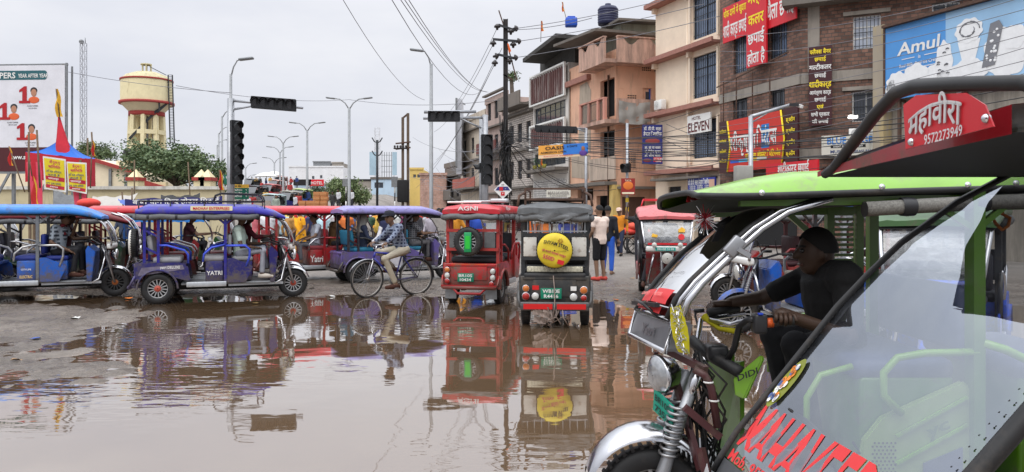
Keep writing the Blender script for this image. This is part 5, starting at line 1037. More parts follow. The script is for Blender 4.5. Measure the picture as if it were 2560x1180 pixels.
flag(140, 222, 26.4, 70, 'long narrow yellow orange flag at the tip of the canopy spike', flat('flag_yellow', (220, 170, 50)), (150, 300)); flag(22, 366, 25, 48, 'yellow and red flag before the maroon billboard base', FR_, (62, 480)); flag(230, 350, 25.5, 40, 'dark red pointed flag right of the canopy', FR_, (226, 470))
flag(80, 440, 24.6, 75, 'red flag hanging along the canopy left leg', FR_, (70, 380)); flag(1353, 52, 50, 26, 'small orange flag on the slatted building roof', FO, (1352, 105)); flag(1405, 5, 49, 24, 'small orange flag above the blue roof tank', FO, (1419, 60)); flag(1353, 395, 41, 18, 'small orange flag beside the coaching banner', FO, (1350, 440)); flag(548, 425, 30, 50, 'limp red flag beside the green direction signs', FR_, (552, 500))
for i, (px, a, b) in enumerate(((72, 330, 420), (92, 325, 410), (219, 345, 400), (229, 330, 400), (336, 400, 490), (470, 405, 480), (330, 470, 510), (305, 480, 510))):
    Y = (25, 25, 30, 30, 36, 38, 30, 30)[i]; o = MB().tube([P(px + 8 * (i % 2), b + 60, Y), P(px, a, Y)], .03, 6).build('bamboo_pole', mat('bamboo', (.16, .11, .07), .8, 0, .3)); tag(o, 'thin bare bamboo pole standing by the yellow wall and canopy', 'pole', 'bamboo poles')
# stall awnings and banners behind the left rickshaws
def sheet(name, lb, pts, Y, m, cat, sag=.15):
    A, B, C_, D_ = [P(*p[:2], p[2] if len(p) > 2 else Y) for p in pts]; rows = []
    for i in range(11):
        u = i / 10; row = []
        for j in range(7): v = j / 6; p = A.lerp(B, u).lerp(D_.lerp(C_, u), v); p.z -= sag * math.sin(math.pi * u) * .5 + .04 * math.sin(i * 1.7 + j); row.append(p)
        rows.append(row)
    o = MB().grid(rows).build(name, m); tag(o, lb, cat); return o
sheet('tarpaulin', 'crumpled pale grey tarpaulin behind the blue rickshaw roof', ((232, 490, 34), (345, 484, 34), (318, 522, 32), (215, 530, 32)), 33, plaster('grey_cloth', (172, 168, 162), .3, (.25, .24, .23)), 'tarpaulin')
sheet('tarpaulin', 'small white plastic sheet hanging under the red canopy', ((135, 472, 31), (200, 492, 31), (190, 520, 30), (132, 520, 30)), 31, GREYCLOTH, 'tarpaulin')
o = sheet('stall_banner', 'long navy and red stall banner with white lettering behind the Yatri-blue rickshaw'.replace('Yatri-blue', 'violet blue'), ((312, 497), (556, 492), (556, 514), (312, 518)), 27, flat('banner_navy', (46, 46, 110)), 'banner', .05)
q = MB(); q.text('बाबा धाम हिन~दु होटल मिठाई', P(440, 503, 26.9), (1, 0, .02), (0, 0, 1), .16, 3.0, off=.03).build('lettering', WHITE, o)
sheet('stall_awning', 'blue and red striped stall awning beside the left rickshaws', ((295, 496, 28), (345, 500, 28), (420, 512, 27), (300, 508, 27)), 28, flat('awning_blue', (70, 100, 180)), 'awning')
sheet('stall_awning', 'black folded awning over the stalls near the green sign', ((402, 486, 30), (500, 484, 30), (500, 496, 29), (402, 498, 29)), 30, DARK, 'awning')
o = MB().ell(P(222, 508, 20), (.28, .3, .13), 16, 8).build('red_bundle', mat('cloth_red2', s2l((206, 60, 50)), .7, 0, .3, 6)); tag(o, 'round red cloth bundle on the blue rickshaw roof', 'bundle')
# ------------------------------------------------------------------ trees
def tree(px, ytop, ybot, w_px, Y, base, label, cols, lobes, seed, n=5200, leaf=.12, hang=0):
    rr = random.Random(seed); p = P(px, ytop, Y); zt = p.z; zb = P(px, ybot, Y).z; W = w_px * Y / F / 2; x0 = p.x
    t = thing('tree', label, 'tree', (x0, Y, base))
    tr = MB(); tr.tube([(x0, Y, base), (x0 + .1, Y, (base + zb) / 2), (x0 - .05, Y, zb + (zt - zb) * .3)], [.28, .22, .16], 9); L = []
    for k in range(lobes):
        a = 2 * math.pi * k / lobes + rr.uniform(-.3, .3); rad = rr.uniform(.25, .75) * W; c = Vector((x0 + rad * math.cos(a), Y + rad * .8 * math.sin(a), zb + (zt - zb) * rr.uniform(.25, .8))); L.append((c, rr.uniform(.28, .48) * W, rr.uniform(.16, .3) * (zt - zb) + .25))
        tr.tube([(x0, Y, zb + (zt - zb) * .12), ((x0 + c.x) / 2, (Y + c.y) / 2, (zb + c.z) / 2 + .3), c], [.12, .07, .03], 6)
    L.append((Vector((x0, Y, zb + (zt - zb) * .7)), W * .45, (zt - zb) * .3))
    tr.build('trunk', mat('bark', (.09, .07, .055), .9, 0, .3), t, True); q = MB()
    per = n // len(L)
    for c, rw, rh in L:
        for s in range(per // 8):
            d = Vector((rr.gauss(0, 1), rr.gauss(0, 1), rr.gauss(0, 1))).normalized() * (rr.random() ** .4); cc = c + Vector((d.x * rw, d.y * rw, d.z * rh)); cc += Vector((rr.gauss(0, .1), rr.gauss(0, .1), rr.gauss(0, .08))); q.mi(rr.choices((0, 1, 2), (5, 3, 2))[0])
            for k in range(8):
                o = cc + Vector((rr.gauss(0, leaf * 1.5), rr.gauss(0, leaf * 1.5), rr.gauss(0, leaf))); u = Vector((rr.uniform(-1, 1), rr.uniform(-1, 1), rr.uniform(-.7, .5) - hang)).normalized() * leaf * rr.uniform(.7, 1.3); v = u.cross(Vector((rr.uniform(-1, 1), rr.uniform(-1, 1), rr.uniform(-1, 1)))).normalized() * leaf * .4
                q.quad(o - u, o - v, o + u, o + v)
    q.build('crown', [mat('leaf_' + str(i) + '_' + str(seed), c, .6, 0, .25, 1.5) for i, c in enumerate(cols)], t, True)
tree(440, 352, 478, 262, 55, 0, 'broad feathery green tree under the water tower', ((.10, .15, .065), (.065, .105, .045), (.15, .20, .09)), 13, 2, 11000, .14)
tree(232, 362, 412, 100, 70, 0, 'small loose green tree behind the red canopy', ((.10, .14, .06), (.07, .105, .045), (.14, .18, .085)), 7, 5, 3000, .16)
tree(862, 452, 512, 112, 68, ramp(-14.5, 68), 'pale olive bushy tree behind the purple roofed rickshaw', ((.15, .20, .08), (.10, .15, .06), (.20, .25, .11)), 9, 8, 6000, .13, .5)
tree(795, 468, 490, 70, 100, ramp(-25, 100), 'low dark clipped tree row piece before the far shops', ((.05, .085, .045), (.04, .065, .035), (.07, .11, .055)), 5, 9, 2000, .15)
tree(1280, 182, 204, 26, 66, 7, 'small green weed bush growing on the roof by the black pole', ((.08, .12, .04), (.05, .08, .03), (.11, .15, .06)), 3, 12, 500, .1)
# ------------------------------------------------------------------ people
SKINS = [mat('skin_%d' % i, c, .55, 0, .12, 10) for i, c in enumerate(((.14, .075, .045), (.20, .115, .072), (.095, .05, .03), (.26, .155, .10), (.055, .03, .019)))]  # last tone: skin darkened to stand in for shade inside the green rickshaw
HAIR = mat('black_hair', (.008, .007, .007), .8, 0, .2)
def cloth(srgb, var=.15): return mat('cloth_%d_%d_%d' % tuple(srgb), s2l(srgb), .85, 0, var, 6, .4, 18)
def checked(name, c1, c2, sc=22):
    if name in MATS: return MATS[name]
    m = mat(name, s2l(c1), .85, 0, 0, 6, .3, 18); n = m.node_tree.nodes; l = m.node_tree.links; t = n.new('ShaderNodeTexCoord'); mx = []
    for d in ('X', 'Y', 'Z'):
        wv = n.new('ShaderNodeTexWave'); wv.bands_direction = d; wv.inputs['Scale'].default_value = sc / 6; l.new(t.outputs['Object'], wv.inputs['Vector']); mx.append(wv.outputs['Fac'])
    a = n.new('ShaderNodeMath'); a.operation = 'MAXIMUM'; l.new(mx[0], a.inputs[0]); l.new(mx[2], a.inputs[1]); b = n.new('ShaderNodeMath'); b.operation = 'MULTIPLY'; l.new(a.outputs[0], b.inputs[0]); b.inputs[1].default_value = .9
    r = n.new('ShaderNodeValToRGB'); r.color_ramp.elements[0].position = .5; r.color_ramp.elements[1].position = .62; r.color_ramp.elements[0].color = (*s2l(c1), 1); r.color_ramp.elements[1].color = (*s2l(c2), 1); l.new(a.outputs[0], r.inputs[0]); l.new(r.outputs[0], n['Principled BSDF'].inputs['Base Color']); return m
V3 = Vector
POSES = {
 'stand': dict(pel=(0, 0, .93), che=(0, 0, 1.30), nec=(.0, 0, 1.46), hea=(.03, 0, 1.61), el=((-.03, .25, 1.13), (-.03, -.25, 1.13)), wr=((.05, .26, .88), (.05, -.26, .88)), kn=((.03, .10, .49), (.03, -.10, .49)), an=((-.02, .11, .08), (-.02, -.11, .08))),
 'walk': dict(pel=(0, 0, .92), che=(.03, 0, 1.29), nec=(.05, 0, 1.45), hea=(.09, 0, 1.59), el=((-.12, .25, 1.12), (.08, -.25, 1.12)), wr=((-.06, .26, .88), (.24, -.25, .93)), kn=((.18, .10, .52), (-.02, -.10, .50)), an=((.20, .10, .09), (-.30, -.10, .16))),
 'sit': dict(pel=(0, 0, .0), che=(-.02, 0, .38), nec=(.0, 0, .54), hea=(.04, 0, .69), el=((.06, .25, .22), (.06, -.25, .22)), wr=((.30, .20, .14), (.30, -.20, .14)), kn=((.42, .12, .02), (.42, -.12, .02)), an=((.40, .12, -.40), (.40, -.12, -.40))),
 'drive': dict(pel=(0, 0, 0), che=(.04, 0, .38), nec=(.08, 0, .53), hea=(.13, 0, .68), el=((.24, .28, .24), (.24, -.28, .24)), wr=((.52, .24, .26), (.52, -.24, .26)), kn=((.42, .14, .02), (.42, -.14, .02)), an=((.42, .13, -.40), (.42, -.13, -.40))),
}
REMESH = []
def sub(name, parts, m, root, vox, smooth=1):
    mb = MB(); parts(mb); o = mb.build(name, m, root)
    md = o.modifiers.new('r', 'REMESH'); md.mode = 'VOXEL'; md.voxel_size = vox; md.use_smooth_shade = True
    REMESH.append(o); return o
def cone(mb, pts, rs, n=10):
    mb.tube(pts, rs, n)
    mb.ell(pts[0], rs[0], n, 6); mb.ell(pts[-1], rs[-1], n, 6)
    for p, r in zip(pts[1:-1], rs[1:-1]): mb.ell(p, r, n, 6)
def hand(mb, wr, d, side, k=1.0, curl=.5, up=(0, 0, 1)):     # palm, four bent fingers of unequal length and a thumb from the side
    d = V3(d).normalized(); u = V3(up); sd = d.cross(u); sd = (sd if sd.length > .1 else d.cross(V3((1, 0, 0)))).normalized(); u = sd.cross(d).normalized()
    c = V3(wr); pl = .085 * k
    mb.add([c + d * a * pl + sd * b * .034 * k + u * e * .014 * k for a in (-.1, 1) for b, e in ((-.8, -1), (.8, -1), (.8, 1), (-.8, 1))], [(3, 2, 1, 0), (4, 5, 6, 7), (0, 1, 5, 4), (1, 2, 6, 5), (2, 3, 7, 6), (3, 0, 4, 7)], True)
    for i, ln in enumerate((.068, .078, .072, .056)):
        b = c + d * pl + sd * (i - 1.5) * .019 * k; p = [b]; an = 0
        for j, f in enumerate((.45, .32, .23)):
            an += curl * (.6 + .3 * j); p.append(p[-1] + (d * math.cos(an) - u * math.sin(an)) * ln * f * k)
        mb.tube(p, [.0095 * k, .009 * k, .008 * k, .0065 * k], 6); mb.ell(p[-1], .0065 * k, 6, 4)
    b = c + d * pl * .3 + sd * side * .03 * k; t1 = b + (d * .6 + sd * side * .7 - u * .2 * curl).normalized() * .036 * k; t2 = t1 + (d * .9 + sd * side * .1 - u * .6 * curl).normalized() * .03 * k
    mb.tube([b, t1, t2], [.012 * k, .0105 * k, .008 * k], 6)
def person(label, loc, deg, pose='stand', shirt=(200, 200, 200), pants=(40, 40, 60), skin=0, sleeve=.6, hair='short', k=1.0, vox=.022, group=None, face=False, shorts=False, shoes=None, sari=None, turn=0, cap=None, veil=None, hands=True, curl=.5, beard=False, z0=None, **ov):
    J = dict(POSES[pose]); J.update(ov); root = thing('person', label, 'person', loc, R(deg), group); S = SKINS[skin]
    G = lambda p: V3(p) * k
    pel, che, nec, hea = [G(J[n]) for n in ('pel', 'che', 'nec', 'hea')]; el, wr, kn, an = [[G(p) for p in J[n]] for n in ('el', 'wr', 'kn', 'an')]
    sit = pose in ('sit', 'drive') or J.get('seated'); up = (nec - pel).normalized(); sh = [che + V3((0, s * .185 * k, .08 * k)) for s in (1, -1)]; hp = [pel + V3((0, s * .095 * k, -.02 * k)) for s in (1, -1)]
    hd = V3((math.cos(turn), math.sin(turn), 0))
    wa = pel.lerp(che, .38)
    def torso(mb, g, lo=0):
        secs = [(pel - up * .10 * k, .10, .13), (pel, .118, .158), (wa, .105, .14), (che - up * .05 * k, .118, .165), (che + up * .06 * k, .105, .165), (nec - up * .05 * k, .065, .085)]
        rows = [[c + V3(((a + g) * k * math.cos(t * 6.283 / 16), (b + g) * k * math.sin(t * 6.283 / 16), 0)) for t in range(16)] for c, a, b in secs[lo:]]
        mb.loft(rows); [mb.ell(p, (.068 + g) * k, 10, 6) for p in sh]
        for p in sh: mb.tube([che + V3((0, 0, .07 * k)), p], (.075 + g) * k, 10)
    def body(mb):
        torso(mb, 0)
        cone(mb, [nec - up * .05 * k, nec, hea - V3((0, 0, .06 * k))], [.058 * k, .052 * k, .055 * k])
        mb.ell(hea, (.092 * k, .074 * k, .112 * k), 14, 10); mb.ell(hea + hd * .03 * k - V3((0, 0, .06 * k)), (.055 * k, .05 * k, .055 * k), 12, 8)
        nb = hea + hd * .088 * k - V3((0, 0, .012 * k)); mb.tube([nb + V3((0, 0, .03 * k)), nb + hd * .022 * k - V3((0, 0, .012 * k))], [.010 * k, .017 * k], 6); mb.ell(nb + hd * .016 * k - V3((0, 0, .012 * k)), .016 * k, 6, 5)
        sdv = V3((-hd.y, hd.x, 0))
        for s in (1, -1): mb.ell(hea + sdv * s * .076 * k - V3((0, 0, .01 * k)), (.02 * k, .014 * k, .03 * k), 8, 6)
        for i in (0, 1):
            cone(mb, [sh[i], el[i], wr[i]], [.055 * k, .043 * k, .031 * k]); cone(mb, [hp[i], kn[i], an[i]], [.085 * k, .058 * k, .04 * k])
            f = J.get('foot', ((1, 0, 0), (1, 0, 0)))[i]; f = V3(f); a = an[i]; mb.tube([a - f * .05 * k - V3((0, 0, .035 * k)), a + f * .06 * k - V3((0, 0, .035 * k)), a + f * .17 * k - V3((0, 0, .05 * k))], [.04 * k, .042 * k, .026 * k], 8); mb.ell(a + f * .17 * k - V3((0, 0, .05 * k)), .026 * k, 8, 5)
    b = sub('body', body, S, root, vox)
    b['hand'] = 0
    if hands:
        hb = MB()
        for i, s in ((0, -1), (1, 1)):
            d = (wr[i] - el[i]).normalized(); hand(hb, wr[i] + d * .015 * k, J.get('hd', (d, d))[i], s, k * 1.05, curl)
        HANDS.append((b, hb))
    if sari:
        sc_ = cloth(sari)
        def sr(mb):
            secs = [(.03, .17, .2), (.3, .16, .19), (.6, .16, .185), (.9, .155, .18), (1.06, .13, .155), (1.3, .135, .178), (1.42, .10, .15), (1.47, .07, .09)]
            mb.loft([[V3(((a + .012 * math.sin(5 * t)) * k * math.cos(t * 6.283 / 18), (b2 + .012 * math.sin(7 * t)) * k * math.sin(t * 6.283 / 18), z * k)) for t in range(18)] for z, a, b2 in secs])
            cone(mb, [sh[0], sh[0].lerp(el[0], .6)], [.07 * k, .055 * k]); cone(mb, [sh[1], sh[1].lerp(el[1], .6)], [.07 * k, .055 * k])
            mb.tube([che + V3((.13, -.12, .12)) * k, che + V3((.15, .05, -.12)) * k, pel + V3((.06, .2, .0)) * k], [.05 * k, .06 * k, .05 * k], 8); mb.tube([che + V3((-.1, -.15, .12)) * k, pel + V3((-.19, -.2, -.1)) * k, pel + V3((-.17, -.24, -.6)) * k], [.06 * k, .06 * k, .08 * k], 8)
        sub('sari', sr, sc_, root, vox)
    else:
        def st(mb):
            torso(mb, .02)
            for i in (0, 1):
                if sleeve <= 1: e_ = sh[i].lerp(el[i], sleeve); cone(mb, [sh[i], e_], [.07 * k, .058 * k])
                else: cone(mb, [sh[i], el[i], el[i].lerp(wr[i], sleeve - 1)], [.07 * k, .056 * k, .045 * k])
        sub('shirt', st, shirt if not isinstance(shirt, tuple) else cloth(shirt), root, vox)
        def pn(mb):
            mb.loft([[c + V3(((a) * k * math.cos(t * 6.283 / 14), b2 * k * math.sin(t * 6.283 / 14), 0)) for t in range(14)] for c, a, b2 in ((pel - V3((0, 0, .09 * k)), .115, .15), (pel, .128, .168), (pel + up * .07 * k, .124, .16))])
            for i in (0, 1):
                if shorts: cone(mb, [hp[i], kn[i].lerp(hp[i], .05)], [.105 * k, .085 * k])
                else: cone(mb, [hp[i], kn[i], kn[i].lerp(an[i], .88)], [.1 * k, .074 * k, .056 * k])
        sub('trousers', pn, pants if not isinstance(pants, tuple) else cloth(pants), root, vox)
    M3 = Matrix.Rotation(turn, 3, 'Z')
    if veil:
        def vl(mb): mb.ell(hea + V3((-.02, 0, .01)) * k, (.115 * k, .105 * k, .13 * k), 14, 8); mb.loft([[c + M3 @ V3((a * math.cos(t * 6.283 / 14) - .03, b2 * math.sin(t * 6.283 / 14), 0)) * k for t in range(14)] for c, a, b2 in ((hea + V3((-.01, 0, -.03)) * k, .11, .10), (nec + V3((0, 0, .0)), .12, .15), (che + V3((0, 0, -.02 * k)), .15, .21))])
        sub('headscarf', vl, cloth(veil), root, vox)
    elif hair != 'none':
        hb = MB(); rows = []
        for i in range(8):
            th = .0 + i / 7 * 1.62; row = []
            for j in range(16):
                ph = 2 * math.pi * j / 16; fr = max(0, math.cos(ph)); tt = th * (1 - .42 * fr) if hair != 'bald' else th * .6
                if hair == 'long' or hair == 'bun': tt = th * (1.35 - .72 * fr)
                row.append(hea + M3 @ V3((.104 * k * math.sin(tt) * math.cos(ph) - .006 * k, .087 * k * math.sin(tt) * math.sin(ph), .124 * k * math.cos(tt) + .004 * k)))
            rows.append(row)
        hb.grid(rows, True, True)
        if hair == 'bun': hb.ell(hea + M3 @ V3((-.10, 0, -.05)) * k, .05 * k)
        if hair == 'long': hb.tube([hea + M3 @ V3((-.07, 0, 0)) * k, hea + M3 @ V3((-.1, 0, -.15)) * k, che + M3 @ V3((-.13, 0, 0)) * k], [.07 * k, .07 * k, .03 * k], 8)
        hb.build('hair', HAIR, root)
    if cap:
        cb = MB(); cb.lathe([(.108 * k, 0), (.106 * k, .05 * k), (.08 * k, .095 * k), (.01, .11 * k)], hea + V3((0, 0, .035 * k)), n=16); p = hea + V3((0, 0, .04 * k)) + hd * .095 * k; sdv = V3((-hd.y, hd.x, 0))
        cb.prism([p - sdv * .08 * k, p + hd * .09 * k - sdv * .05 * k - V3((0, 0, .02 * k)), p + hd * .09 * k + sdv * .05 * k - V3((0, 0, .02 * k)), p + sdv * .08 * k], (0, 0, .01 * k)); cb.build('cap', cloth(cap), root)
    if face:
        sdv = V3((-hd.y, hd.x, 0)); fb = MB(); f2 = MB()
        for s in (1, -1): fb.ell(hea + hd * .082 * k + sdv * s * .033 * k + V3((0, 0, .008 * k)), .012 * k, 8, 6); f2.tube([hea + hd * .088 * k + sdv * (s * .018) * k + V3((0, 0, .03 * k)), hea + hd * .076 * k + sdv * (s * .052) * k + V3((0, 0, .03 * k))], .006 * k, 5)
        fb.build('eye', mat('eye_dark', (.02, .018, .016), .2, 0, 0), root); f2.build('eyebrow', HAIR, root)
        MB().tube([hea + hd * .078 * k + sdv * s * .024 * k - V3((0, 0, .062 * k)) for s in (-1, 0, 1)], .008 * k, 5).build('mouth', mat('lip', (.10, .045, .035), .5, 0, 0), root)
    if shoes:
        fb = MB()
        for i in (0, 1):
            f = V3(J.get('foot', ((1, 0, 0), (1, 0, 0)))[i]); a = an[i]; fb.tube([a - f * .07 * k - V3((0, 0, .04 * k)), a + f * .06 * k - V3((0, 0, .04 * k)), a + f * .20 * k - V3((0, 0, .052 * k))], [.048 * k, .05 * k, .033 * k], 8); fb.ell(a + f * .2 * k - V3((0, 0, .052 * k)), .033 * k, 8, 5)
        fb.build('shoes' if shoes != 'flip' else 'sandals', cloth(shoes if shoes != 'flip' else (70, 40, 30)), root)
    return root
HANDS = []
def finish_people():
    dg = bpy.context.evaluated_depsgraph_get(); new = []
    for o in REMESH: new.append((o, bpy.data.meshes.new_from_object(o.evaluated_get(dg))))
    for o, me in new:
        old = o.data; me.materials.clear(); [me.materials.append(m) for m in old.materials]; o.modifiers.clear(); o.data = me; me.name = o.name; bpy.data.meshes.remove(old)
        me.polygons.foreach_set('use_smooth', [True] * len(me.polygons))
    for b, hb in HANDS:
        bm = bmesh.new(); bm.from_mesh(b.data); vs = [bm.verts.new(v) for v in hb.v]
        for f in hb.f:
            try: q = bm.faces.new([vs[i] for i in f]); q.smooth = True
            except ValueError: pass
        bm.to_mesh(b.data); bm.free()
        if 'hand' in b: del b['hand']

# ------------------------------------------------------------------ electric rickshaws
WHL = {}
def wheel(root, x, y, r=.27, w_=.12, steer=0, rimc=None, hubc=None, kind='alloy'):
    key = (r, w_, rimc, hubc, kind)
    if key not in WHL:
        t = MB(); h = w_ / 2; pr = [(r * .60, -h * .8), (r * .7, -h), (r * .9, -h * .95), (r * .985, -h * .6), (r, -h * .2), (r, h * .2), (r * .985, h * .6), (r * .9, h * .95), (r * .7, h), (r * .60, h * .8)]; t.lathe(pr, ax=(0, 1, 0), n=36)
        for i in range(36):
            a = 2 * math.pi * i / 36; t.box((r * math.cos(a), 0, r * math.sin(a)), (.012, w_ * .8, .018), ry=-a)
        q = MB(); ro = r * .63
        q.lathe([(ro, -h * .7), (ro * 1.02, -h * .8), (ro * .9, -h * .72), (ro * .88, 0), (ro * .9, h * .72), (ro * 1.02, h * .8), (ro, h * .7)], ax=(0, 1, 0), n=36)
        nb = 14 if kind == 'alloy' else 5
        for i in range(nb):
            a = 2 * math.pi * i / nb; d = Vector((math.cos(a), 0, math.sin(a)))
            for s in (-1, 1): q.bar(d * r * .16 + Vector((0, s * h * .55, 0)), d * ro * .92 + Vector((0, s * h * .62, 0)), .018 if kind == 'alloy' else .05, .02, up=(0, 1, 0))
        q.mi(1); q.lathe([(.01, -h * .9), (r * .2, -h * .85), (r * .22, -h * .4), (r * .22, h * .4), (r * .2, h * .85), (.01, h * .9)], ax=(0, 1, 0), n=20)
        q.mi(2); q.lathe([(.01, -.01), (ro * .9, -.01), (ro * .9, .01), (.01, .01)], ax=(0, 1, 0), n=24)
        WHL[key] = (t, q)
    t, q = WHL[key]
    tm = t.build('wheel', BLACK, root); tm.location = (x, y, r); tm.rotation_euler = (0, random.uniform(0, 3), steer)
    rm = q.build('rim', [rimc or mat('alloy', (.42, .42, .42), .4, .8, .2, 8), hubc or DARK, DARK], tm); return tm
TAILR = mat('tail_lamp_red', (.35, .02, .015), .2, 0, .1); TAILO = mat('indicator_orange', (.55, .16, .03), .2, 0, .1); LAMPW = mat('lamp_clear', (.55, .55, .52), .15, 0, .1); PLATE = flat('plate_green', (8, 120, 92), .45)
CLEAR = glassy('clear_windscreen', (.86, .88, .88), .04, .05); SMOKE = glassy('smoky_windscreen', (.5, .53, .55), .06, .16)
def seat_mat(c): return mat('vinyl_%d_%d_%d' % c, s2l(c), .55, 0, .2, 6, .3, 12)
def rickshaw(label, x, y, deg, body, roof, frame, seat=(40, 50, 110), z=0, rack=False, spare=None, roll=True, rear='plain', plate=None, texts=(), windscreen=True, chin=None, roofback=None, legguard=True, box=None, front=True, seats=True, handle=True, detail=True, rimc=None, hubc=None, steer=0, roofz=0, fender='chrome', railm=None, curtain=None, canvas=False, floorm=None, name='electric_rickshaw', sidestripe=None, group='electric rickshaws', fl=0, mats=None):
    root = thing(name, label, 'rickshaw', (x, y, z), R(deg), group)
    B = paint('paint_b_%d_%d_%d' % body, body); RF = paint('paint_r_%d_%d_%d' % roof, roof, .4, .3); FRM = paint('paint_f_%d_%d_%d' % frame, frame, .4, .3); ST = seat_mat(seat); RL = railm or CHROME
    zr = 1.60 + roofz
    # roof
    secs = []
    x0, x1 = -1.5, .98
    n = 14
    for i in range(n + 1):
        u = i / n; xx = x0 + (x1 - x0) * u; e0 = min(1, u / .06 + .45); e1 = min(1, (1 - u) / .22 + .0) ** .5 if u > .78 else 1; hw = .54 * (.93 + .07 * e0) * (.90 + .10 * e1); top = .135 * e0 * (.2 + .8 * e1); dz = -.10 * max(0, (u - .78) / .22) ** 1.5
        row = []
        for j in range(15):
            a = j / 14; yy = hw * math.cos(math.pi * a); s_ = math.sin(math.pi * a); zz_ = top * (s_ ** .45) + (.008 * math.cos(yy * 50) * s_ if not canvas else .012 * math.sin(xx * 14 + yy * 9))
            row.append((xx, yy, zr + .0 + zz_ + dz))
        row += [(xx, -hw * .98, zr - .035 + dz), (xx, 0, zr - .02 + dz), (xx, hw * .98, zr - .035 + dz)]
        secs.append(row)
    MB().loft(secs).build('roof', GREYCLOTH if canvas else RF, root)
    MB().loft([[(a[0] * .985, a[1] * .96, zr - .045 + (a[2] - zr + .035)), (a[0] * .985, -a[1] * .96, zr - .045 + (a[2] - zr + .035)), (a[0] * .985, -a[1] * .96, zr - .06 + (a[2] - zr + .035)), (a[0] * .985, a[1] * .96, zr - .06 + (a[2] - zr + .035))] for a in [s[15] for s in secs]]).build('roof_lining', DARK, root)
    # pillars and rails
    for s in (-1, 1):
        yy = .45 * s
        for xx in (-1.36, -1.14): MB().bar((xx, yy, .7), (xx, yy, zr - .04), .055, .045, up=(1, 0, 0)).build('pillar', FRM, root)
        MB().bar((-.05, yy, .34), (-.05, yy, zr - .04), .06, .05, up=(1, 0, 0)).build('pillar', FRM, root)
        q = MB(); [q.bar((-1.34, yy, a), (-1.16, yy, a - .10), .035) for a in (1.28, .98)]; q.bar((-.05, yy, 1.38), (.15, yy, zr - .05), .03).bar((-.05, yy, 1.38), (-.25, yy, zr - .05), .03); q.bar((-1.42, yy, zr - .05), (.75, yy, zr - .05), .035); q.build('frame_rail', FRM, root)
        if seats:
            q = MB(); q.tube([(-1.12, yy * 1.06, 1.02), (-1.0, yy * 1.08, 1.02), (-.72, yy * 1.08, .93), (-.66, yy * 1.08, .85), (-.66, yy * 1.06, .70)], .02, 7); q.build('grab_rail', RL, root)
            q = MB(); q.tube([(-.42, yy * 1.06, .72), (-.40, yy * 1.08, .86), (-.28, yy * 1.08, .97), (-.06, yy * 1.06, 1.02)], .02, 7); q.build('grab_rail', RL, root)
            q = MB(); q.tube([(-.04, yy * 1.05, 1.0), (.28, yy * 1.07, 1.0), (.36, yy * 1.07, .93), (.36, yy * 1.07, .80), (.30, yy * 1.05, .62)], .022, 7); q.build('grab_rail', RL if railm else FRM, root)
    # body: rear sides with wheel arches
    arch = [(-1.15 + .32 * math.cos(math.pi * a / 10), .27 + .32 * math.sin(math.pi * a / 10)) for a in range(11)]
    prof = [(-1.5, .40)] + [p for p in arch[::-1] if p[1] > .40] + [(-.70, .40), (-.62, .40), (-.66, .64), (-.80, .72), (-1.5, .72)]
    for s in (-1, 1):
        q = MB(); q.prism([(a, s * .47, b) for a, b in prof], (0, s * .03, 0)); sp_ = q.build('side_panel', B, root, bevel=.006)
        q = MB(); rows = [[(-1.15 + r_ * math.cos(math.pi * a / 12), s * yy, .27 + r_ * math.sin(math.pi * a / 12)) for r_, yy in ((.31, .47), (.34, .47), (.34, .535), (.31, .535))] for a in range(0, 13)]; q.loft(rows); q.build('fender', B, root)
        if sidestripe: MB().prism([(-1.46, s * .503, .50), (-1.40, s * .503, .64), (-.75, s * .503, .68), (-.72, s * .503, .60)], (0, s * .003, 0)).build('side_stripe', sidestripe, root)
    # rear tray, tail panel
    q = MB(); q.rbox((-1.505, 0, .52), (.04, .96, .38), .015); q.rbox((-1.53, 0, .54), (.02, .6, .24), .01); q.bar((-1.53, -.44, .68), (-1.53, .44, .68), .03); q.build('tail_panel', mats['tail'] if mats else B, root)
    q = MB(); q.rbox((-.03, 0, .33), (1.5, .86, .035), .01); q.build('floor', floorm or GREYMET, root); q = MB(); q.bx(-1.46, -.7, -.47, .47, .66, .70); q.build('seat_base', B, root)
    for s in (-1, 1): q = MB(); q.rbox((-.36, s * .47, .325), (.66, .05, .09), .01); q.bar((.0, s * .40, .30), (.95, s * .28, .30), .045); q.build('sill', mat('sill_silver', (.5, .52, .54), .35, .5, .2, 10, 0, 40, .25), root)
    MB().bar((-1.3, -.2, .27), (.9, -.15, .27), .07, .1).bar((-1.3, .2, .27), (.9, .15, .27), .07, .1).bar((-1.15, -.42, .27), (-1.15, .42, .27), .06).build('chassis', DARK, root)
    q = MB(); q.tube([(-1.60, -.47, .30), (-1.60, .47, .30)], .035, 8).bar((-1.60, -.35, .3), (-1.4, -.35, .3), .04).bar((-1.60, .35, .3), (-1.4, .35, .3), .04); 
    for s in (-1, 1): q.tube([(-1.60, s * .47, .30), (-1.56, s * .5, .38), (-1.5, s * .5, .5)], .02, 6)
    q.build('bumper', mats['bumper'] if mats else FRM, root)
    if seats:
        q = MB(); q.rbox((-1.0, 0, .76), (.46, .88, .11), .04); q.build('rear_seat', ST, root); q = MB(); q.rbox((-1.27, 0, 1.02), (.09, .84, .34), .03, ry=-.12); q.build('rear_backrest', ST, root)
        q = MB(); q.rbox((-.23, 0, .54), (.30, .88, .38), .02); q.build('middle_box', box or B, root); q = MB(); q.rbox((-.23, 0, .77), (.36, .88, .10), .04); q.build('middle_seat', ST, root)
        q = MB(); q.rbox((.02, 0, 1.02), (.07, .82, .36), .03); q.build('middle_backrest', ST, root)
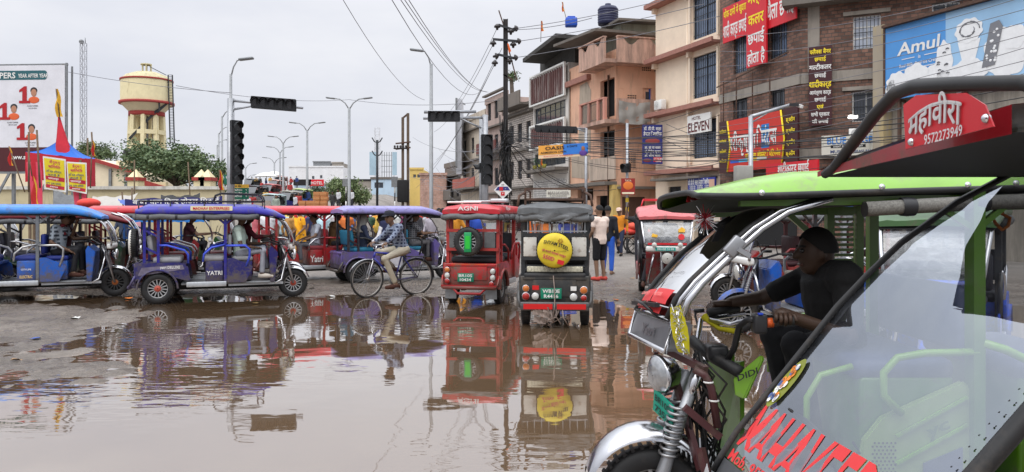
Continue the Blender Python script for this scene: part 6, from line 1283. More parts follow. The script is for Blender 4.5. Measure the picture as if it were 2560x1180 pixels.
    q = MB(); q.rbox((.24, 0, .54), (.34, .70, .36), .02); q.build('driver_box', box or B, root); q = MB(); q.rbox((.24, 0, .76), (.36, .74, .09), .035); q.build('driver_seat', ST, root)
    for s in (-1, 1): q = MB(); q.prism([(-.02, s * .46, .34), (.30, s * .46, .34), (.42, s * .46, .62), (.34, s * .46, .66), (.08, s * .46, .78), (-.02, s * .46, .78)], (0, s * .02, 0)); q.build('driver_side_panel', B, root, bevel=.006)
    # front
    if front:
        q = MB(); q.prism([(.72, -.36, .32), (.80, -.36, .32), (.86, -.36, .86), (.74, -.36, .98), (.70, -.36, .9)], (0, .72, 0)); q.build('leg_shield', B, root, bevel=.01)
        for s in (-1, 1): q = MB(); q.tube([(.80, s * .36, .30), (.92, s * .33, .36), (.98, s * .28, .62), (1.02, s * .22, .86)], .018, 7); q.build('front_guard', CHROME, root)
        q = MB()
        for s in (-1, 1): q.tube([(.93, s * .09, .98), (1.03, s * .09, .72), (1.15, s * .085, .27)], [.022, .026, .022], 8)
        for s in (-1, 1):
            for j in range(9): c = Vector((1.00 + .0085 * j, s * .09, .80 - .028 * j)); q.lathe([(.026, -.006), (.042, 0), (.026, .006)], c, (-.2, 0, 1), 10)
        q.build('fork', mat('fork_steel', (.4, .4, .41), .3, .8, .2), root)
        q = MB(); rows = []
        for i in range(11):
            a = R(20 + 130 * i / 10); rows.append([(1.15 + .31 * math.cos(a) + 0, yy, .27 + .31 * math.sin(a) + zz_) for yy, zz_ in ((-.085, -.03), (-.06, .0), (0, .015), (.06, 0), (.085, -.03))])
        q.grid(rows); q.build('mudguard', CHROME if fender == 'chrome' else B, root)
        wheel(root, 1.15, 0, .265, .10, steer, rimc, hubc)
        if handle:
            q = MB(); q.tube([(.66, -.36, 1.06), (.72, -.30, 1.06), (.84, -.14, 1.00), (.92, 0, .98), (.84, .14, 1.00), (.72, .30, 1.06), (.66, .36, 1.06)], .015, 7); q.tube([(.92, 0, .7), (.92, 0, 1.0)], .04, 8); q.build('handlebar', BLKMET, root)
            for s in (-1, 1): MB().tube([(.58, s * .37, 1.06), (.69, s * .36, 1.06)], .02, 8).build('grip', BLACK, root)
            q = MB(); [q.tube([(.74, s * .3, 1.06), (.78, s * .34, 1.2), (.80, s * .40, 1.25)], .007, 5) for s in (-1, 1)]; q.build('mirror_stalk', BLKMET, root)
        hl = MB(); hl.lathe([(.03, -.09), (.085, -.05), (.105, 0), (.10, .012)], (1.17, 0, .80), (1, 0, -.1), 20); h_ = hl.build('headlight', CHROME, root); MB().lathe([(.098, .012), (.06, .03), (.01, .034)], (1.17, 0, .80), (1, 0, -.1), 20).build('lens', LAMPW, h_)
        cm = chin or WHITE
        q = MB(); q.rbox((1.10, 0, .96), (.10, .74, .10), .03); q.build('chin_panel', cm, root)
    if windscreen:
        path = [(1.12, .98), (1.13, 1.08), (1.08, 1.24), (.98, 1.40), (.84, 1.52), (.66, 1.58)]
        def hw(i): return .36 + .06 * min(1, i / 3)
        MB().grid([[(a, (.0 + hw(i)) * v, b) for v in (-1, -.5, 0, .5, 1)] for i, (a, b) in enumerate(path)]).build('windscreen', CLEAR if windscreen == True else windscreen, root)
        for s in (-1, 1): q = MB(); q.tube([(a + .006, s * (hw(i) + .012), b) for i, (a, b) in enumerate(path)], .019, 7); q.build('windscreen_frame', CHROME, root)
        q = MB(); q.tube([(1.12, -.36, .985), (1.12, .36, .985)], .018, 6); q.build('windscreen_frame', BLKMET, root)
    for s in (-1, 1): wheel(root, -1.15, s * .42, .27, .13, 0, rimc, hubc)
    if roll:
        for s in (-1, 1):
            q = MB(); q.tube([(-1.48 + .18 * i, s * .50, zr - .085 - .012 * math.sin(i * 2.1)) for i in range(12)], .055, 8); c = q.build('curtain_roll', GREYCLOTH, root); q = MB(); [q.lathe([(.058, -.02), (.060, 0), (.058, .02)], (-1.3 + .45 * i, s * .50, zr - .085), (1, 0, 0), 10) for i in range(5)]; q.build('strap', BLKMET, c)
        q = MB(); q.tube([(-1.5, -.48 + .12 * i, zr - .085 - .014 * math.sin(i * 1.7)) for i in range(9)], .05, 8); q.build('curtain_roll', GREYCLOTH, root)
    if curtain:
        q = MB(); [q.grid([[(-1.4 + .1 * i, s * .51, zr - .05 - dz_) for dz_ in (0, .1, .19 + .02 * (i % 2))] for i in range(20)]) for s in (-1, 1)]; q.build('side_valance', curtain, root)
    if rack:
        q = MB(); zz_ = zr + .19; 
        for s in (-1, 1): q.tube([(-1.45, s * .42, zz_), (.62, s * .42, zz_)], .014, 6); q.tube([(-.25, s * .38, zz_), (-.22, s * .38, zz_ + .11), (-.12, s * .38, zz_ + .15), (.52, s * .38, zz_ + .13), (.6, s * .38, zz_ + .08), (.62, s * .42, zz_)], .014, 6)
        for xx in (-1.45, -.95, -.4, .1, .62): q.tube([(xx, -.42, zz_), (xx, .42, zz_)], .012, 6); [q.tube([(xx, s * .47, zr + .02), (xx, s * .42, zz_)], .012, 6) for s in (-1, 1)]
        q.tube([(.52, -.38, zz_ + .13), (.52, .38, zz_ + .13)], .013, 6); q.build('roof_rack', BLKMET, root)
    if spare:
        sy = spare.get('y', 0); sz_ = spare.get('z', 1.07); w0 = wheel(root, -1.56, sy, .25, .11, 0); w0.location = (-1.56, sy, sz_); w0.rotation_euler = (0, 0, R(90))
        if spare.get('cover'):
            cv = MB(); cv.lathe([(.01, .018), (.15, .02), (.225, .012), (.243, -.02), (.245, -.06)], (-1.625, sy, sz_), (-1, 0, 0), 32); cv.build('spare_wheel_cover', spare['cover'], root)
    if rear == 'detail':
        q = MB()
        for zz_, in ((1.28,), (.95,)): q.bar((-1.4, -.47, zz_), (-1.4, .47, zz_), .05)
        for yy in (-.2, .22): q.bar((-1.4, yy, .95), (-1.4, yy, 1.28), .04)
        q.build('rear_frame', FRM, root)
    if plate:
        q = MB(); py, pz = plate[2] if len(plate) > 2 else (0, .46); q.rbox((-1.55, py, pz), (.01, .29, .15), .004); p_ = q.build('number_plate', PLATE, root)
        q = MB(); q.text(plate[0], (-1.556, py, pz + .035), (0, -1, 0), (0, 0, 1), .05, .24, off=.03).text(plate[1], (-1.556, py, pz - .035), (0, -1, 0), (0, 0, 1), .05, .2, off=.03); q.build('lettering', WHITE, p_)
    for (tx, p, xd, h_, w__, m) in texts: MB().text(tx, p, xd, (0, 0, 1), h_, w__, off=.035, lift=.006).build('lettering', m, root)
    return root
LW = flat('letter_white', (228, 228, 226), .5)
Rs = lambda s, x: (x, -.506, 0)
SD = (1, 0, 0)     # lettering on the right-hand side (facing the camera when heading right)
# 1 blue rickshaw at the left edge
rickshaw('bright blue rickshaw cut by the left picture edge with a man sitting sideways', -8.64, 14.47, 20, (22, 88, 180), (44, 124, 206), (110, 114, 120), (36, 52, 130), railm=mat('dull_chrome', (.5, .5, .5), .3, .9, .2), roll=False, windscreen=SMOKE, rimc=mat('rim_dark', (.05, .05, .05), .4, .4, .2), hubc=mat('rim_orange', (.5, .16, .05), .5), texts=(('ELECTRIC', (-.23, -.448, .44), SD, .05, .2, flat('letter_gold', (230, 196, 130))), ('CITYLIFE', (-.23, -.448, .57), SD, .03, .16, LW), ('CITYLIFE', (-.8, -.545, 1.66), SD, .04, .25, LW)), floorm=B_ if False else None, roofz=.0)
# 5 violet blue rickshaw in front
VB = (28, 24, 132)
rickshaw('violet blue rickshaw with roof rack and grey curtain rolls standing in the puddle', -5.22, 14.35, 20, (26, 22, 100), (50, 46, 160), VB, (150, 150, 152), rack=True, railm=mat('rail_blue', s2l((70, 90, 210)), .3, .3, .1), rimc=mat('alloy', (.42, .42, .42), .4, .8, .2, 8), hubc=mat('hub_red', (.45, .08, .05), .5, 0, .2), spare=dict(cover=flat('cover_white', (215, 212, 205), .7), z=1.05), sidestripe=mat('side_graphic', (.16, .14, .2), .4, 0, .6, 9),
  texts=(('YATRI', (-.23, -.448, .52), SD, .075, .26, LW), ('yatri DELUXE', (-.95, -.512, .64), SD, .05, .32, LW), ('MADHAV ENTERPRISES', (-.28, -.562, 1.665), SD, .05, .60, flat('mark_red', (200, 30, 40)))))
o = [c for c in bpy.data.objects if c.get('label', '').startswith('violet blue rickshaw')][0]
MB().bx(-.62, .07, -.556, -.545, 1.625, 1.705).build('name_strip', flat('strip_cream', (232, 226, 190)), o)
MB().grid([[(1.0 + .03 * math.sin(j), -.40 + .05 * v, 1.08 - .055 * j) for v in (-.7, 0, .7)] for j in range(9)]).build('red_scarf', mat('cloth_red', s2l((186, 36, 52)), .8), o)
# 6 maroon rickshaw behind it, 6b further left
MRN = (128, 18, 26)
rickshaw('maroon rickshaw with red roof directly behind the violet blue one', -5.62, 15.62, 20, (104, 16, 22), (206, 52, 66), MRN, (120, 30, 34), spare=dict(z=1.05))
rickshaw('dark red rickshaw half hidden at far left behind the blue and violet ones', -8.1, 17.9, 22, (120, 22, 26), (196, 40, 50), MRN, (60, 24, 26), windscreen=SMOKE)
# 2, 3, 4 left background
rickshaw('purple roofed rickshaw with silver hoop behind the bright blue one at left edge', -11.9, 16.6, 20, (30, 40, 120), (86, 82, 190), (80, 84, 92), (60, 60, 80), windscreen=SMOKE)
rickshaw('rickshaw with a torn dark red canvas roof behind the bright blue one', -9.0, 16.2, 20, (34, 60, 40), (122, 40, 46), (60, 60, 64), (50, 50, 60), roofz=-.1)
rickshaw('dark green roofed rickshaw with blue valance beside the violet blue one', -8.35, 20.0, 14, (24, 70, 30), (58, 72, 66), (30, 74, 130), (40, 60, 110), curtain=flat('valance_blue', (48, 130, 210), .7), roll=False, texts=(('TERRA MOTORS', (-.5, -.555, 1.65), SD, .07, .9, LW),))
# 7 red with white side lettering
rickshaw('bright red rickshaw with white side lettering left of the purple one', -4.53, 18.56, 28, (172, 24, 34), (208, 50, 66), (160, 26, 34), (150, 60, 66), roll=False, texts=(('Yatri', (-.23, -.45, .52), SD, .15, .3, LW),))
# 8 purple-grey
PUR = (92, 80, 140)
rickshaw('pale purple rickshaw full of passengers behind the cyclist', -2.62, 18.25, 28, PUR, (134, 128, 184), (40, 40, 48), (30, 110, 140), roll=False, railm=BLKMET, windscreen=glassy('dark_film', (.4, .42, .45), .06, .1), rimc=mat('rim_dark', (.05, .05, .05), .4, .4, .2), box=mat('panel_pale', s2l((196, 194, 200)), .5, 0, .2))
# 10 red one from behind
r = rickshaw('red rickshaw seen from behind with black spare tyre and green tag', -.40, 14.95, 78, (176, 16, 22), (186, 30, 44), (168, 50, 46), (60, 62, 66), rear='detail', spare=dict(z=1.09, y=.03), plate=('BR10S', '10434', (.08, .47)), railm=mat('rail_red', s2l((150, 30, 34)), .4), hubc=DARK, texts=(('AGNI', (-1.515, .05, 1.665), (0, -1, 0), .075, .36, LW), ('Mayuri', (-1.0, -.55, 1.67), SD, .07, .35, LW)))
MB().rbox((-1.63, .02, 1.08), (.02, .13, .34), .03).build('green_tag', flat('tag_green', (30, 150, 90), .4), r); MB().bx(-1.645, -1.64, -.02, .06, .97, 1.19).build('tag_panel', flat('tag_bright', (40, 190, 60), .4), r)
for s in (-1, 1): MB().bx(-1.42, -1.38, s * .27 - .14, s * .27 + .14, .98, 1.25).build('mud_flap_panel', GREYCLOTH, r)
MB().bx(-1.53, -1.515, -.30, .34, .655, .70).build('orange_stripe', flat('stripe_orange', (222, 130, 40)), r)
def lamps(r, spec):
    for (yy, zz_, rad, m) in spec:
        q = MB(); q.lathe([(rad * 1.15, 0), (rad * 1.15, .018), (rad, .022)], (-1.535, yy, zz_), (-1, 0, 0), 18); h = q.build('tail_light', CHROME, r); MB().lathe([(rad, .02), (rad * .6, .035), (.003, .038)], (-1.535, yy, zz_), (-1, 0, 0), 18).build('lens', m, h)
lamps(r, ((.41, .60, .045, TAILO), (.41, .50, .045, LAMPW), (.41, .40, .045, TAILR), (-.40, .58, .045, LAMPW), (-.40, .47, .045, LAMPW), (-.38, .36, .045, TAILR)))
q = MB(); q.tube([(-1.60, .3, .3), (-1.62, .2, .20), (-1.62, -.2, .20), (-1.60, -.3, .3)], .022, 7).bar((-1.61, -.48, .33), (-1.61, .5, .33), .03); q.build('bumper', mat('rail_red', s2l((150, 30, 34)), .4), r)
MB().rbox((-1.02, .0, 1.79), (.16, .5, .03), .01).rbox((-1.1, -.42, 1.80), (.2, .3, .07), .02).build('roof_box', mat('roof_silver', (.55, .56, .58), .35, .3, .1), r); MB().rbox((-1.2, .2, 1.775), (.05, .62, .035), .01).build('roof_strip', WHITE, r)
q = MB(); [q.bx(-1.505, -1.49, s * .36 - .1, s * .36 + .1, .10, .28) for s in (-1, 1)]; q.build('mud_flap', GREYMET, r)
# 11 dark one from behind
YCOV = mat('yellow_cover', s2l((216, 192, 52)), .5, 0, .1, 5, .5, 9)
r = rickshaw('black rickshaw seen from behind with big yellow printed spare wheel cover', .70, 12.35, 86, (44, 46, 48), (70, 72, 74), (38, 40, 42), (28, 28, 30), rear='detail', canvas=True, roll=True, spare=dict(z=1.07, y=-.0, cover=YCOV), plate=('WB10E', 'R4416', (.05, .47)), mats=dict(tail=mat('tail_dark', (.035, .036, .036), .45, .2, .3, 6, 0, 40, .5), bumper=mat('bumper_grey', (.10, .10, .10), .5, .3, .3)))
for a, b in ((-.44, -.235), (.255, .44)): MB().rbox((-1.42, (a + b) / 2, 1.11), (.02, b - a, .27), .01).build('white_panel', mat('rusty_white', (.62, .60, .55), .6, 0, .1, 5, 0, 40, .35, (.2, .12, .07), 9), r)
q = MB(); [q.bar((-1.41, -.42 + .1 * i, 1.29), (-1.41, -.42 + .1 * i, 1.5), .013) for i in range(9)]; q.bar((-1.41, -.45, 1.33), (-1.41, .45, 1.33), .018); q.build('window_bars', STEEL, r)
rows = [[(-1.54 - .02 * math.sin(i * 1.3 + j), .46 - .92 * i / 12, 1.585 - (.03 + .10 * math.sin(math.pi * i / 12) ** 2) * j / 3 - .01 * math.sin(i * 2)) for j in range(4)] for i in range(13)]; MB().grid(rows).build('tarpaulin_flap', GREYCLOTH, r)
q = MB(); q.rbox((-1.45, 0, .80), (.03, .78, .08), .01); q.build('bench_edge', mat('patterned_bench', (.55, .52, .40), .6, 0, .6, 30), r); q = MB(); q.rbox((-1.50, 0, .71), (.08, .86, .09), .03); q.build('rear_cushion', BLACK, r)
for s in (-1, 1): MB().bx(-1.642, -1.632, s * .23 - .2, s * .23 + .2, .262, .335).build('red_reflector', flat('reflector_red', (200, 30, 30), .35), r)
q = MB(); q.rbox((-1.61, 0, .30), (.04, .95, .12), .02); q.build('bumper', mat('bumper_grey', (.10, .10, .10), .5, .3, .3), r)
lamps(r, ((.40, .54, .045, TAILO), (.40, .43, .05, TAILR), (.27, .43, .048, LAMPW), (-.40, .52, .05, TAILO), (-.40, .41, .04, TAILR), (-.26, .42, .05, LAMPW)))
MB().bx(-1.545, -1.535, .22, .31, .52, .58).build('red_reflector', flat('reflector_red', (200, 30, 30), .35), r); MB().bx(-1.545, -1.535, -.30, -.22, .51, .57).build('white_tag', WHITE, r)
xd = Vector((0, -1, -.30)).normalized(); yd = Vector((0, -.30, 1)).normalized(); c = Vector((-1.652, 0, 1.07)); NV = flat('letter_dark', (30, 28, 34))
q = MB(); q.text('SHYAM STEEL', c + yd * .095 - xd * .0, xd, yd, .05, .36, off=.04, lift=.008, arc=.6).bx(-1.664, -1.658, -.16, .17, 1.062, 1.066); q.build('lettering', NV, r); MB().text('जो बनाये आपको मजबूत', c - yd * .035, xd, yd, .03, .34, off=.02, lift=.008).text('550D', c - yd * .115 - xd * .05, xd, yd, .055, .16, off=.05, lift=.008).build('lettering', flat('letter_magenta', (190, 40, 90)), r)
q = MB(); q.prism([c + xd * .08 - yd * .16, c + xd * .17 - yd * .16, c + xd * .17 - yd * .10, c + xd * .08 - yd * .10], (-.006, 0, 0)); q.build('cover_badge', flat('mark_red', (200, 30, 40)), r)
q = MB(); [q.bar(c + xd * .04 + yd * .15 + Vector((-.003, 0, 0)) + (xd * math.cos(a) + yd * math.sin(a)) * .015, c + xd * .04 + yd * .15 + Vector((-.003, 0, 0)) + (xd * math.cos(a) + yd * math.sin(a)) * .038, .007) for a in [i * .785 for i in range(8)]]; q.build('sun_mark', flat('sun_brown', (150, 80, 20)), r)
q = MB(); zz_ = 1.78
for s in (-1, 1): q.bar((-1.3, s * .42, zz_), (.2, s * .42, zz_), .03); q.bar((-1.3, s * .42, zz_ - .08), (-1.3, s * .42, zz_ + .16), .03); q.bar((.2, s * .42, zz_ - .08), (.2, s * .42, zz_ + .16), .03); q.bar((-1.3, s * .42, zz_ + .15), (.2, s * .42, zz_ + .15), .025); q.tube([(-1.3, s * .42, zz_ + .1), (-1.42, s * .5, zz_ + .05), (-1.46, s * .52, zz_ - .1)], .02, 6)
for xx in (-1.3, -.8, -.3, .2): q.bar((xx, -.42, zz_), (xx, .42, zz_), .03)
q.bar((-1.3, -.42, zz_ + .15), (-1.3, .42, zz_ + .15), .025).bx(-1.3, .2, -.4, .4, zz_ - .02, zz_ + .005); q.build('roof_rack', RUST, r)
MB().bx(-1.33, -1.315, -.22, .12, zz_ + .03, zz_ + .13).build('name_board', plaster('dirty_white_board', (205, 203, 192), .25), r); MB().text('MAHAVEER', (-1.335, -.05, zz_ + .09), (0, -1, 0), (0, 0, 1), .045, .3, off=.04).text('E RICKSHAW', (-1.335, -.05, zz_ + .05), (0, -1, 0), (0, 0, 1), .022, .24).build('lettering', mat('letter_faded', (.28, .26, .24), .7), r)
q = MB(); rr = random.Random(2); q.tube([(-1.56, .02, .72), (-1.57, .0, .5), (-1.66, .0, .33), (-1.64, .02, .15)], .008, 5)
for i in range(14): y0 = rr.uniform(-.12, .18); q.tube([(-1.62, y0, .27), (-1.64 + rr.uniform(-.05, .05), y0 + rr.uniform(-.12, .12), .16), (-1.62, y0 + rr.uniform(-.2, .2), rr.uniform(.01, .1))], .008, 4)
for i in range(9): y0 = rr.uniform(-.08, .24); z0 = rr.uniform(.04, .22); q.quad((-1.63, y0, z0), (-1.65, y0 + .08, z0 + .02), (-1.62, y0 + .07, z0 + .1), (-1.66, y0 - .01, z0 + .08))
q.build('hanging_rags', mat('rag', (.28, .22, .19), .9, 0, .4), r)
# 12 facing us
r = rickshaw('faded red roofed rickshaw facing the camera with white chin and stickers', 2.86, 14.6, 261, (126, 20, 28), (196, 96, 98), (90, 92, 96), (50, 50, 56), windscreen=SMOKE, chin=WHITE, fender='body')
MB().bx(1.155, 1.165, -.2, .14, .93, .99).build('number_plate', flat('plate_teal', (40, 160, 150)), r); MB().text('BR10E 5138', (1.172, -.03, .96), (0, 1, 0), (0, 0, 1), .035, .28).build('lettering', LW, r)
for yy in (-.22, .22, ): MB().lathe([(.02, -.03), (.045, 0), (.04, .01), (.005, .014)], (1.2, yy, 1.03), (1, 0, 0), 14).build('fog_lamp', LAMPW, r)
MB().bx(1.142, 1.148, -.33, .33, 1.03, 1.065).build('red_strip', flat('mark_red', (200, 30, 40)), r)
MB().lathe([(.001, 0), (.055, 0)], (1.128, .24, 1.17), (1, 0, .3), 16).build('round_sticker', flat('mark_red', (200, 30, 40)), r); MB().prism([(1.10, .19, 1.25), (1.10, .30, 1.25), (1.08, .31, 1.30), (1.08, .25, 1.34), (1.09, .19, 1.30)], (.004, 0, 0)).prism([(1.115, -.27, 1.17), (1.115, -.17, 1.16), (1.11, -.16, 1.20), (1.10, -.25, 1.23)], (.004, 0, 0)).build('gold_sticker', flat('sticker_gold', (228, 176, 50)), r)
q = MB(); q.tube([(.3, -.4, 1.83), (.35, .4, 1.83), (-1, .4, 1.83), (-1, -.4, 1.83)], .014, 6, True); [q.tube([(xx, s * .4, 1.83), (xx, s * .44, 1.68)], .012, 5) for xx in (.3, -.4, -1) for s in (-1, 1)]; q.build('roof_rack', mat('rail_bright_red', s2l((200, 50, 60)), .4), r)
q = MB(); [q.quad((.93, -.44 + .08 * i, 1.53), (.93, -.40 + .08 * i, 1.53), (.94, -.42 + .08 * i, 1.47)) for i in range(11)]; q.build('fringe', mat('fringe', (.3, .28, .26), .8), r)
# 13 red and 14 blue rickshaws behind the green one
rickshaw('red panelled rickshaw beyond the blue one seen through the green rickshaw', 4.7, 13.0, 184, (150, 34, 34), (150, 30, 36), (110, 20, 26), (70, 40, 44), windscreen=SMOKE)
r = rickshaw('blue rickshaw with grey bench seen through the open side of the green one', 4.15, 10.35, 181, (28, 86, 176), (40, 100, 190), (150, 152, 156), (150, 140, 126), roll=False, windscreen=SMOKE, roofz=.06, box=mat('panel_blue', s2l((24, 84, 180)), .35, 0, .1), fender='body')
q = MB(); q.rbox((.10, .0, 1.16), (.03, .84, .34), .01); q.build('seat_board', mat('board_slate', s2l((70, 76, 84)), .5, 0, .1), r); MB().bx(.0, .09, .2, .40, 1.06, 1.07).build('seat_clip', DARK, r)
MB().bx(.117, .123, -.30, .10, 1.08, 1.27).build('name_plate', WHITE, r); 
MB().rbox((-.23, .4615, .54), (.26, .02, .30), .015).build('ribbed_panel', mat('panel_blue', s2l((24, 84, 180)), .35, 0, .1), r)
q = MB(); [q.rbox((-.23, .4755, .46 + .05 * i), (.18, .012, .02), .005) for i in range(4)]; q.build('ribs', mat('panel_blue', s2l((24, 84, 180)), .35, 0, .1), r)
MB().text('MAYURI', (-.23, .4835, .64), (-1, 0, 0), (0, 0, 1), .03, .16, off=.03).build('lettering', LW, r)
t = MB(); t.bx(-1.1, -.62, .505, .51, 1.06, 1.32); t.build('side_board', mat('board_slate', s2l((70, 76, 84)), .5, 0, .1), r); MB().bx(-1.08, -.80, .511, .516, 1.08, 1.30).build('name_plate', WHITE, r)
q = MB(); q.text('MAYURI', (-.94, .517, 1.12), (-1, 0, 0), (0, 0, 1), .05, .25, off=.03); q.build('lettering', BLKMET, r); q = MB(); [q.ell((-.94 + .05 * math.cos(a), .518, 1.22 + .04 * math.sin(a)), (.035, .004, .03), 8, 5) for a in (.2, .9, 1.6, 2.3, 2.95)]; q.build('leaf_mark', flat('leaf_mark_green', (20, 90, 60)), r)
# 17 blue and white one at far right behind
r = rickshaw('blue and white fronted rickshaw behind the green one at the right edge', 4.3, 7.75, 236, (40, 84, 200), (66, 100, 60), (60, 62, 66), (40, 40, 50), windscreen=SMOKE, chin=paint('paint_b_40_84_200', (40, 84, 200)), fender='body')
q = MB(); q.rbox((1.12, 0, .78), (.10, .80, .26), .05); q.build('front_apron', WHITE, r)
for yy in (-.22, .22): 
    h = MB().lathe([(.03, -.04), (.12, .0), (.13, .02), (.09, .03)], (1.17, yy, .78), (1, 0, 0), 22).build('headlight', mat('bezel_blue', s2l((50, 80, 170)), .3), r); MB().lathe([(.09, .02), (.06, .04), (.003, .045)], (1.17, yy, .78), (1, 0, 0), 18).build('lens', CHROME, h)
MB().bx(.98, 1.0, -.42, .42, 1.62, 1.72).build('name_strip', flat('strip_green', (120, 180, 60)), r); MB().text('AUTO', (1.006, 0, 1.67), (0, 1, 0), (0, 0, 1), .06, .3).build('lettering', flat('letter_yellow', (240, 215, 40)), r)
# ------------------------------------------------------------------ bicycle and rider
def dup(root, loc, rz):
    r = root.copy(); COL.objects.link(r); r.location = loc; r.rotation_euler = (0, 0, rz)
    for ch in list(root.children): d = ch.copy(); COL.objects.link(d); d.parent = r
    return r
def bicycle(label, fx, fy, rx, ry, col, rack=True):
    c = Vector(((fx + rx) / 2, (fy + ry) / 2, 0)); a = math.atan2(fy - ry, fx - rx); W2 = math.hypot(fx - rx, fy - ry) / 2; t = thing('bicycle', label, 'bicycle', c, a); B = paint('bike_blue', col, .35, .2); r = .345
    for s, x in ((1, W2), (-1, -W2)):
        q = MB(); q.tube([(r * math.cos(i * .1745), 0, r * math.sin(i * .1745)) for i in range(36)], .019, 8, True); w0 = q.build('wheel', BLACK, t); w0.location = (x, 0, r); w0.rotation_euler = (0, 0, .18 if s > 0 else 0)
        q = MB(); q.tube([((r - .026) * math.cos(i * .1745), 0, (r - .026) * math.sin(i * .1745)) for i in range(36)], .011, 6, True); q.lathe([(.01, -.04), (.022, -.04), (.022, .04), (.01, .04)], ax=(0, 1, 0), n=12); q.build('rim', mat('bike_rim', (.4, .38, .35), .4, .7, .2), w0)
        q = MB()
        for i in range(28): an = 2 * math.pi * i / 28; b = an + (.5 if i % 2 else -.5); q.bar((.02 * math.cos(b), .03 * (-1) ** i, .02 * math.sin(b)), ((r - .03) * math.cos(an), 0, (r - .03) * math.sin(an)), .0035)
        q.build('spokes', STEEL, w0)
        q = MB(); q.grid([[(x + (r + .035) * math.cos(R(an)), yy, r + (r + .035) * math.sin(R(an)) - abs(yy) * .3) for yy in (-.03, 0, .03)] for an in (range(25, 150, 10) if s > 0 else range(15, 190, 10))]); q.build('mudguard', CHROME if s > 0 else BLKMET, t)
    bb = (-.06, 0, .30); st = (-.20, 0, .78); hd_ = (W2 - .16, 0, .84); hb = (W2 - .13, 0, .74)
    q = MB(); q.tube([bb, st], .016, 8).tube([st, hd_], .017, 8).tube([bb, hb], .018, 8).tube([hd_, hb], .02, 8)
    for s in (-1, 1): q.tube([bb, (-W2, s * .05, r)], .011, 6).tube([st, (-W2, s * .05, r)], .010, 6)
    q.build('frame', B, t); q = MB(); [q.tube([(W2 - .12, 0, .72), (W2 - .09, s * .05, .66), (W2 - .02, s * .05, r + .1), (W2, s * .05, r)], .012, 6) for s in (-1, 1)]; q.build('fork', CHROME, t)
    q = MB(); q.tube([hd_, (W2 - .19, 0, .97)], .014, 7).tube([(W2 - .40, -.26, 1.0), (W2 - .26, -.25, 1.01), (W2 - .15, -.12, .98), (W2 - .13, 0, .97), (W2 - .15, .12, .98), (W2 - .26, .25, 1.01), (W2 - .40, .26, 1.0)], .012, 7); [q.tube([(W2 - .32, s * .25, .96), (W2 - .18, s * .16, .93), (W2 - .14, 0, .9)], .005, 5) for s in (-1, 1)]; q.build('handlebar', CHROME, t)
    q = MB(); q.rbox((-.24, 0, .86), (.26, .17, .06), .025); q.tube([st, (-.22, 0, .85)], .013, 6); q.build('saddle', BLACK, t)
    q = MB(); q.lathe([(.02, -.005), (.1, -.005), (.1, .005), (.02, .005)], (-.06, -.05, .30), (0, 1, 0), 24); q.bar((-.06, .06, .30), (-.02, .07, .16), .02).bar((-.06, -.07, .30), (-.10, -.08, .44), .02).rbox((-.02, .13, .155), (.09, .1, .025), .008).rbox((-.10, -.14, .445), (.09, .1, .025), .008); q.build('crank', GREYMET, t)
    q = MB(); q.bar((-.06, -.05, .40), (-W2, -.05, r + .04), .012).bar((-.06, -.05, .20), (-W2, -.05, r - .04), .012); q.build('chain', DARK, t)
    if rack:
        q = MB(); [q.tube([(-.3, s * .07, .74), (-W2 - .25, s * .07, .73)], .007, 5) for s in (-1, 1)]; [q.tube([(-W2 - .15, s * .07, .73), (-W2, s * .06, r)], .006, 5) for s in (-1, 1)]; [q.tube([(x, -.07, .735), (x, .07, .735)], .006, 5) for x in (-.35, -.5, -.65)]; q.build('carrier', BLKMET, t)
    return t, c, a
t, c, a = bicycle('dark blue bicycle ridden through the mud at the puddle edge', -2.71, 14.6, -1.86, 15.15, (36, 44, 150))
person('cyclist in dark checked shirt and cap riding the dark blue bicycle', c, math.degrees(a), 'stand', checked('check_navy', (30, 38, 66), (120, 130, 150), 30), (176, 168, 150), 1, 1.95, cap=(30, 32, 44), face=True, turn=.45, vox=.016, shoes='flip', curl=1.1, seated=True,
       pel=(-.22, 0, .90), che=(-.06, 0, 1.22), nec=(.0, 0, 1.36), hea=(.07, .03, 1.49), el=((.08, .25, 1.14), (.08, -.25, 1.14)), wr=((.22, .27, 1.04), (.22, -.27, 1.04)), kn=((.20, .11, .72), (.24, -.11, .84)), an=((-.02, .13, .23), (-.10, -.14, .52)), hd=((.8, 0, -.5), (.8, 0, -.5)))
q_ = bpy.data.objects[-1]
def at(v, lx, ly, lz): x, y, d = v; d = R(d); return (x + lx * math.cos(d) - ly * math.sin(d), y + lx * math.sin(d) + ly * math.cos(d), lz)
V1, V5, V6, V6b, V7, V8, V12 = (-8.64, 14.47, 20), (-5.22, 14.35, 20), (-5.62, 15.62, 20), (-8.1, 17.9, 22), (-4.53, 18.56, 28), (-2.62, 18.25, 28), (2.86, 14.6, 261)
def ride(v, lx, ly, lz, dd, label, pose='sit', **kw):
    kw.setdefault('k', .9); return person(label, at(v, lx, ly, lz), v[2] + dd, pose, **kw)
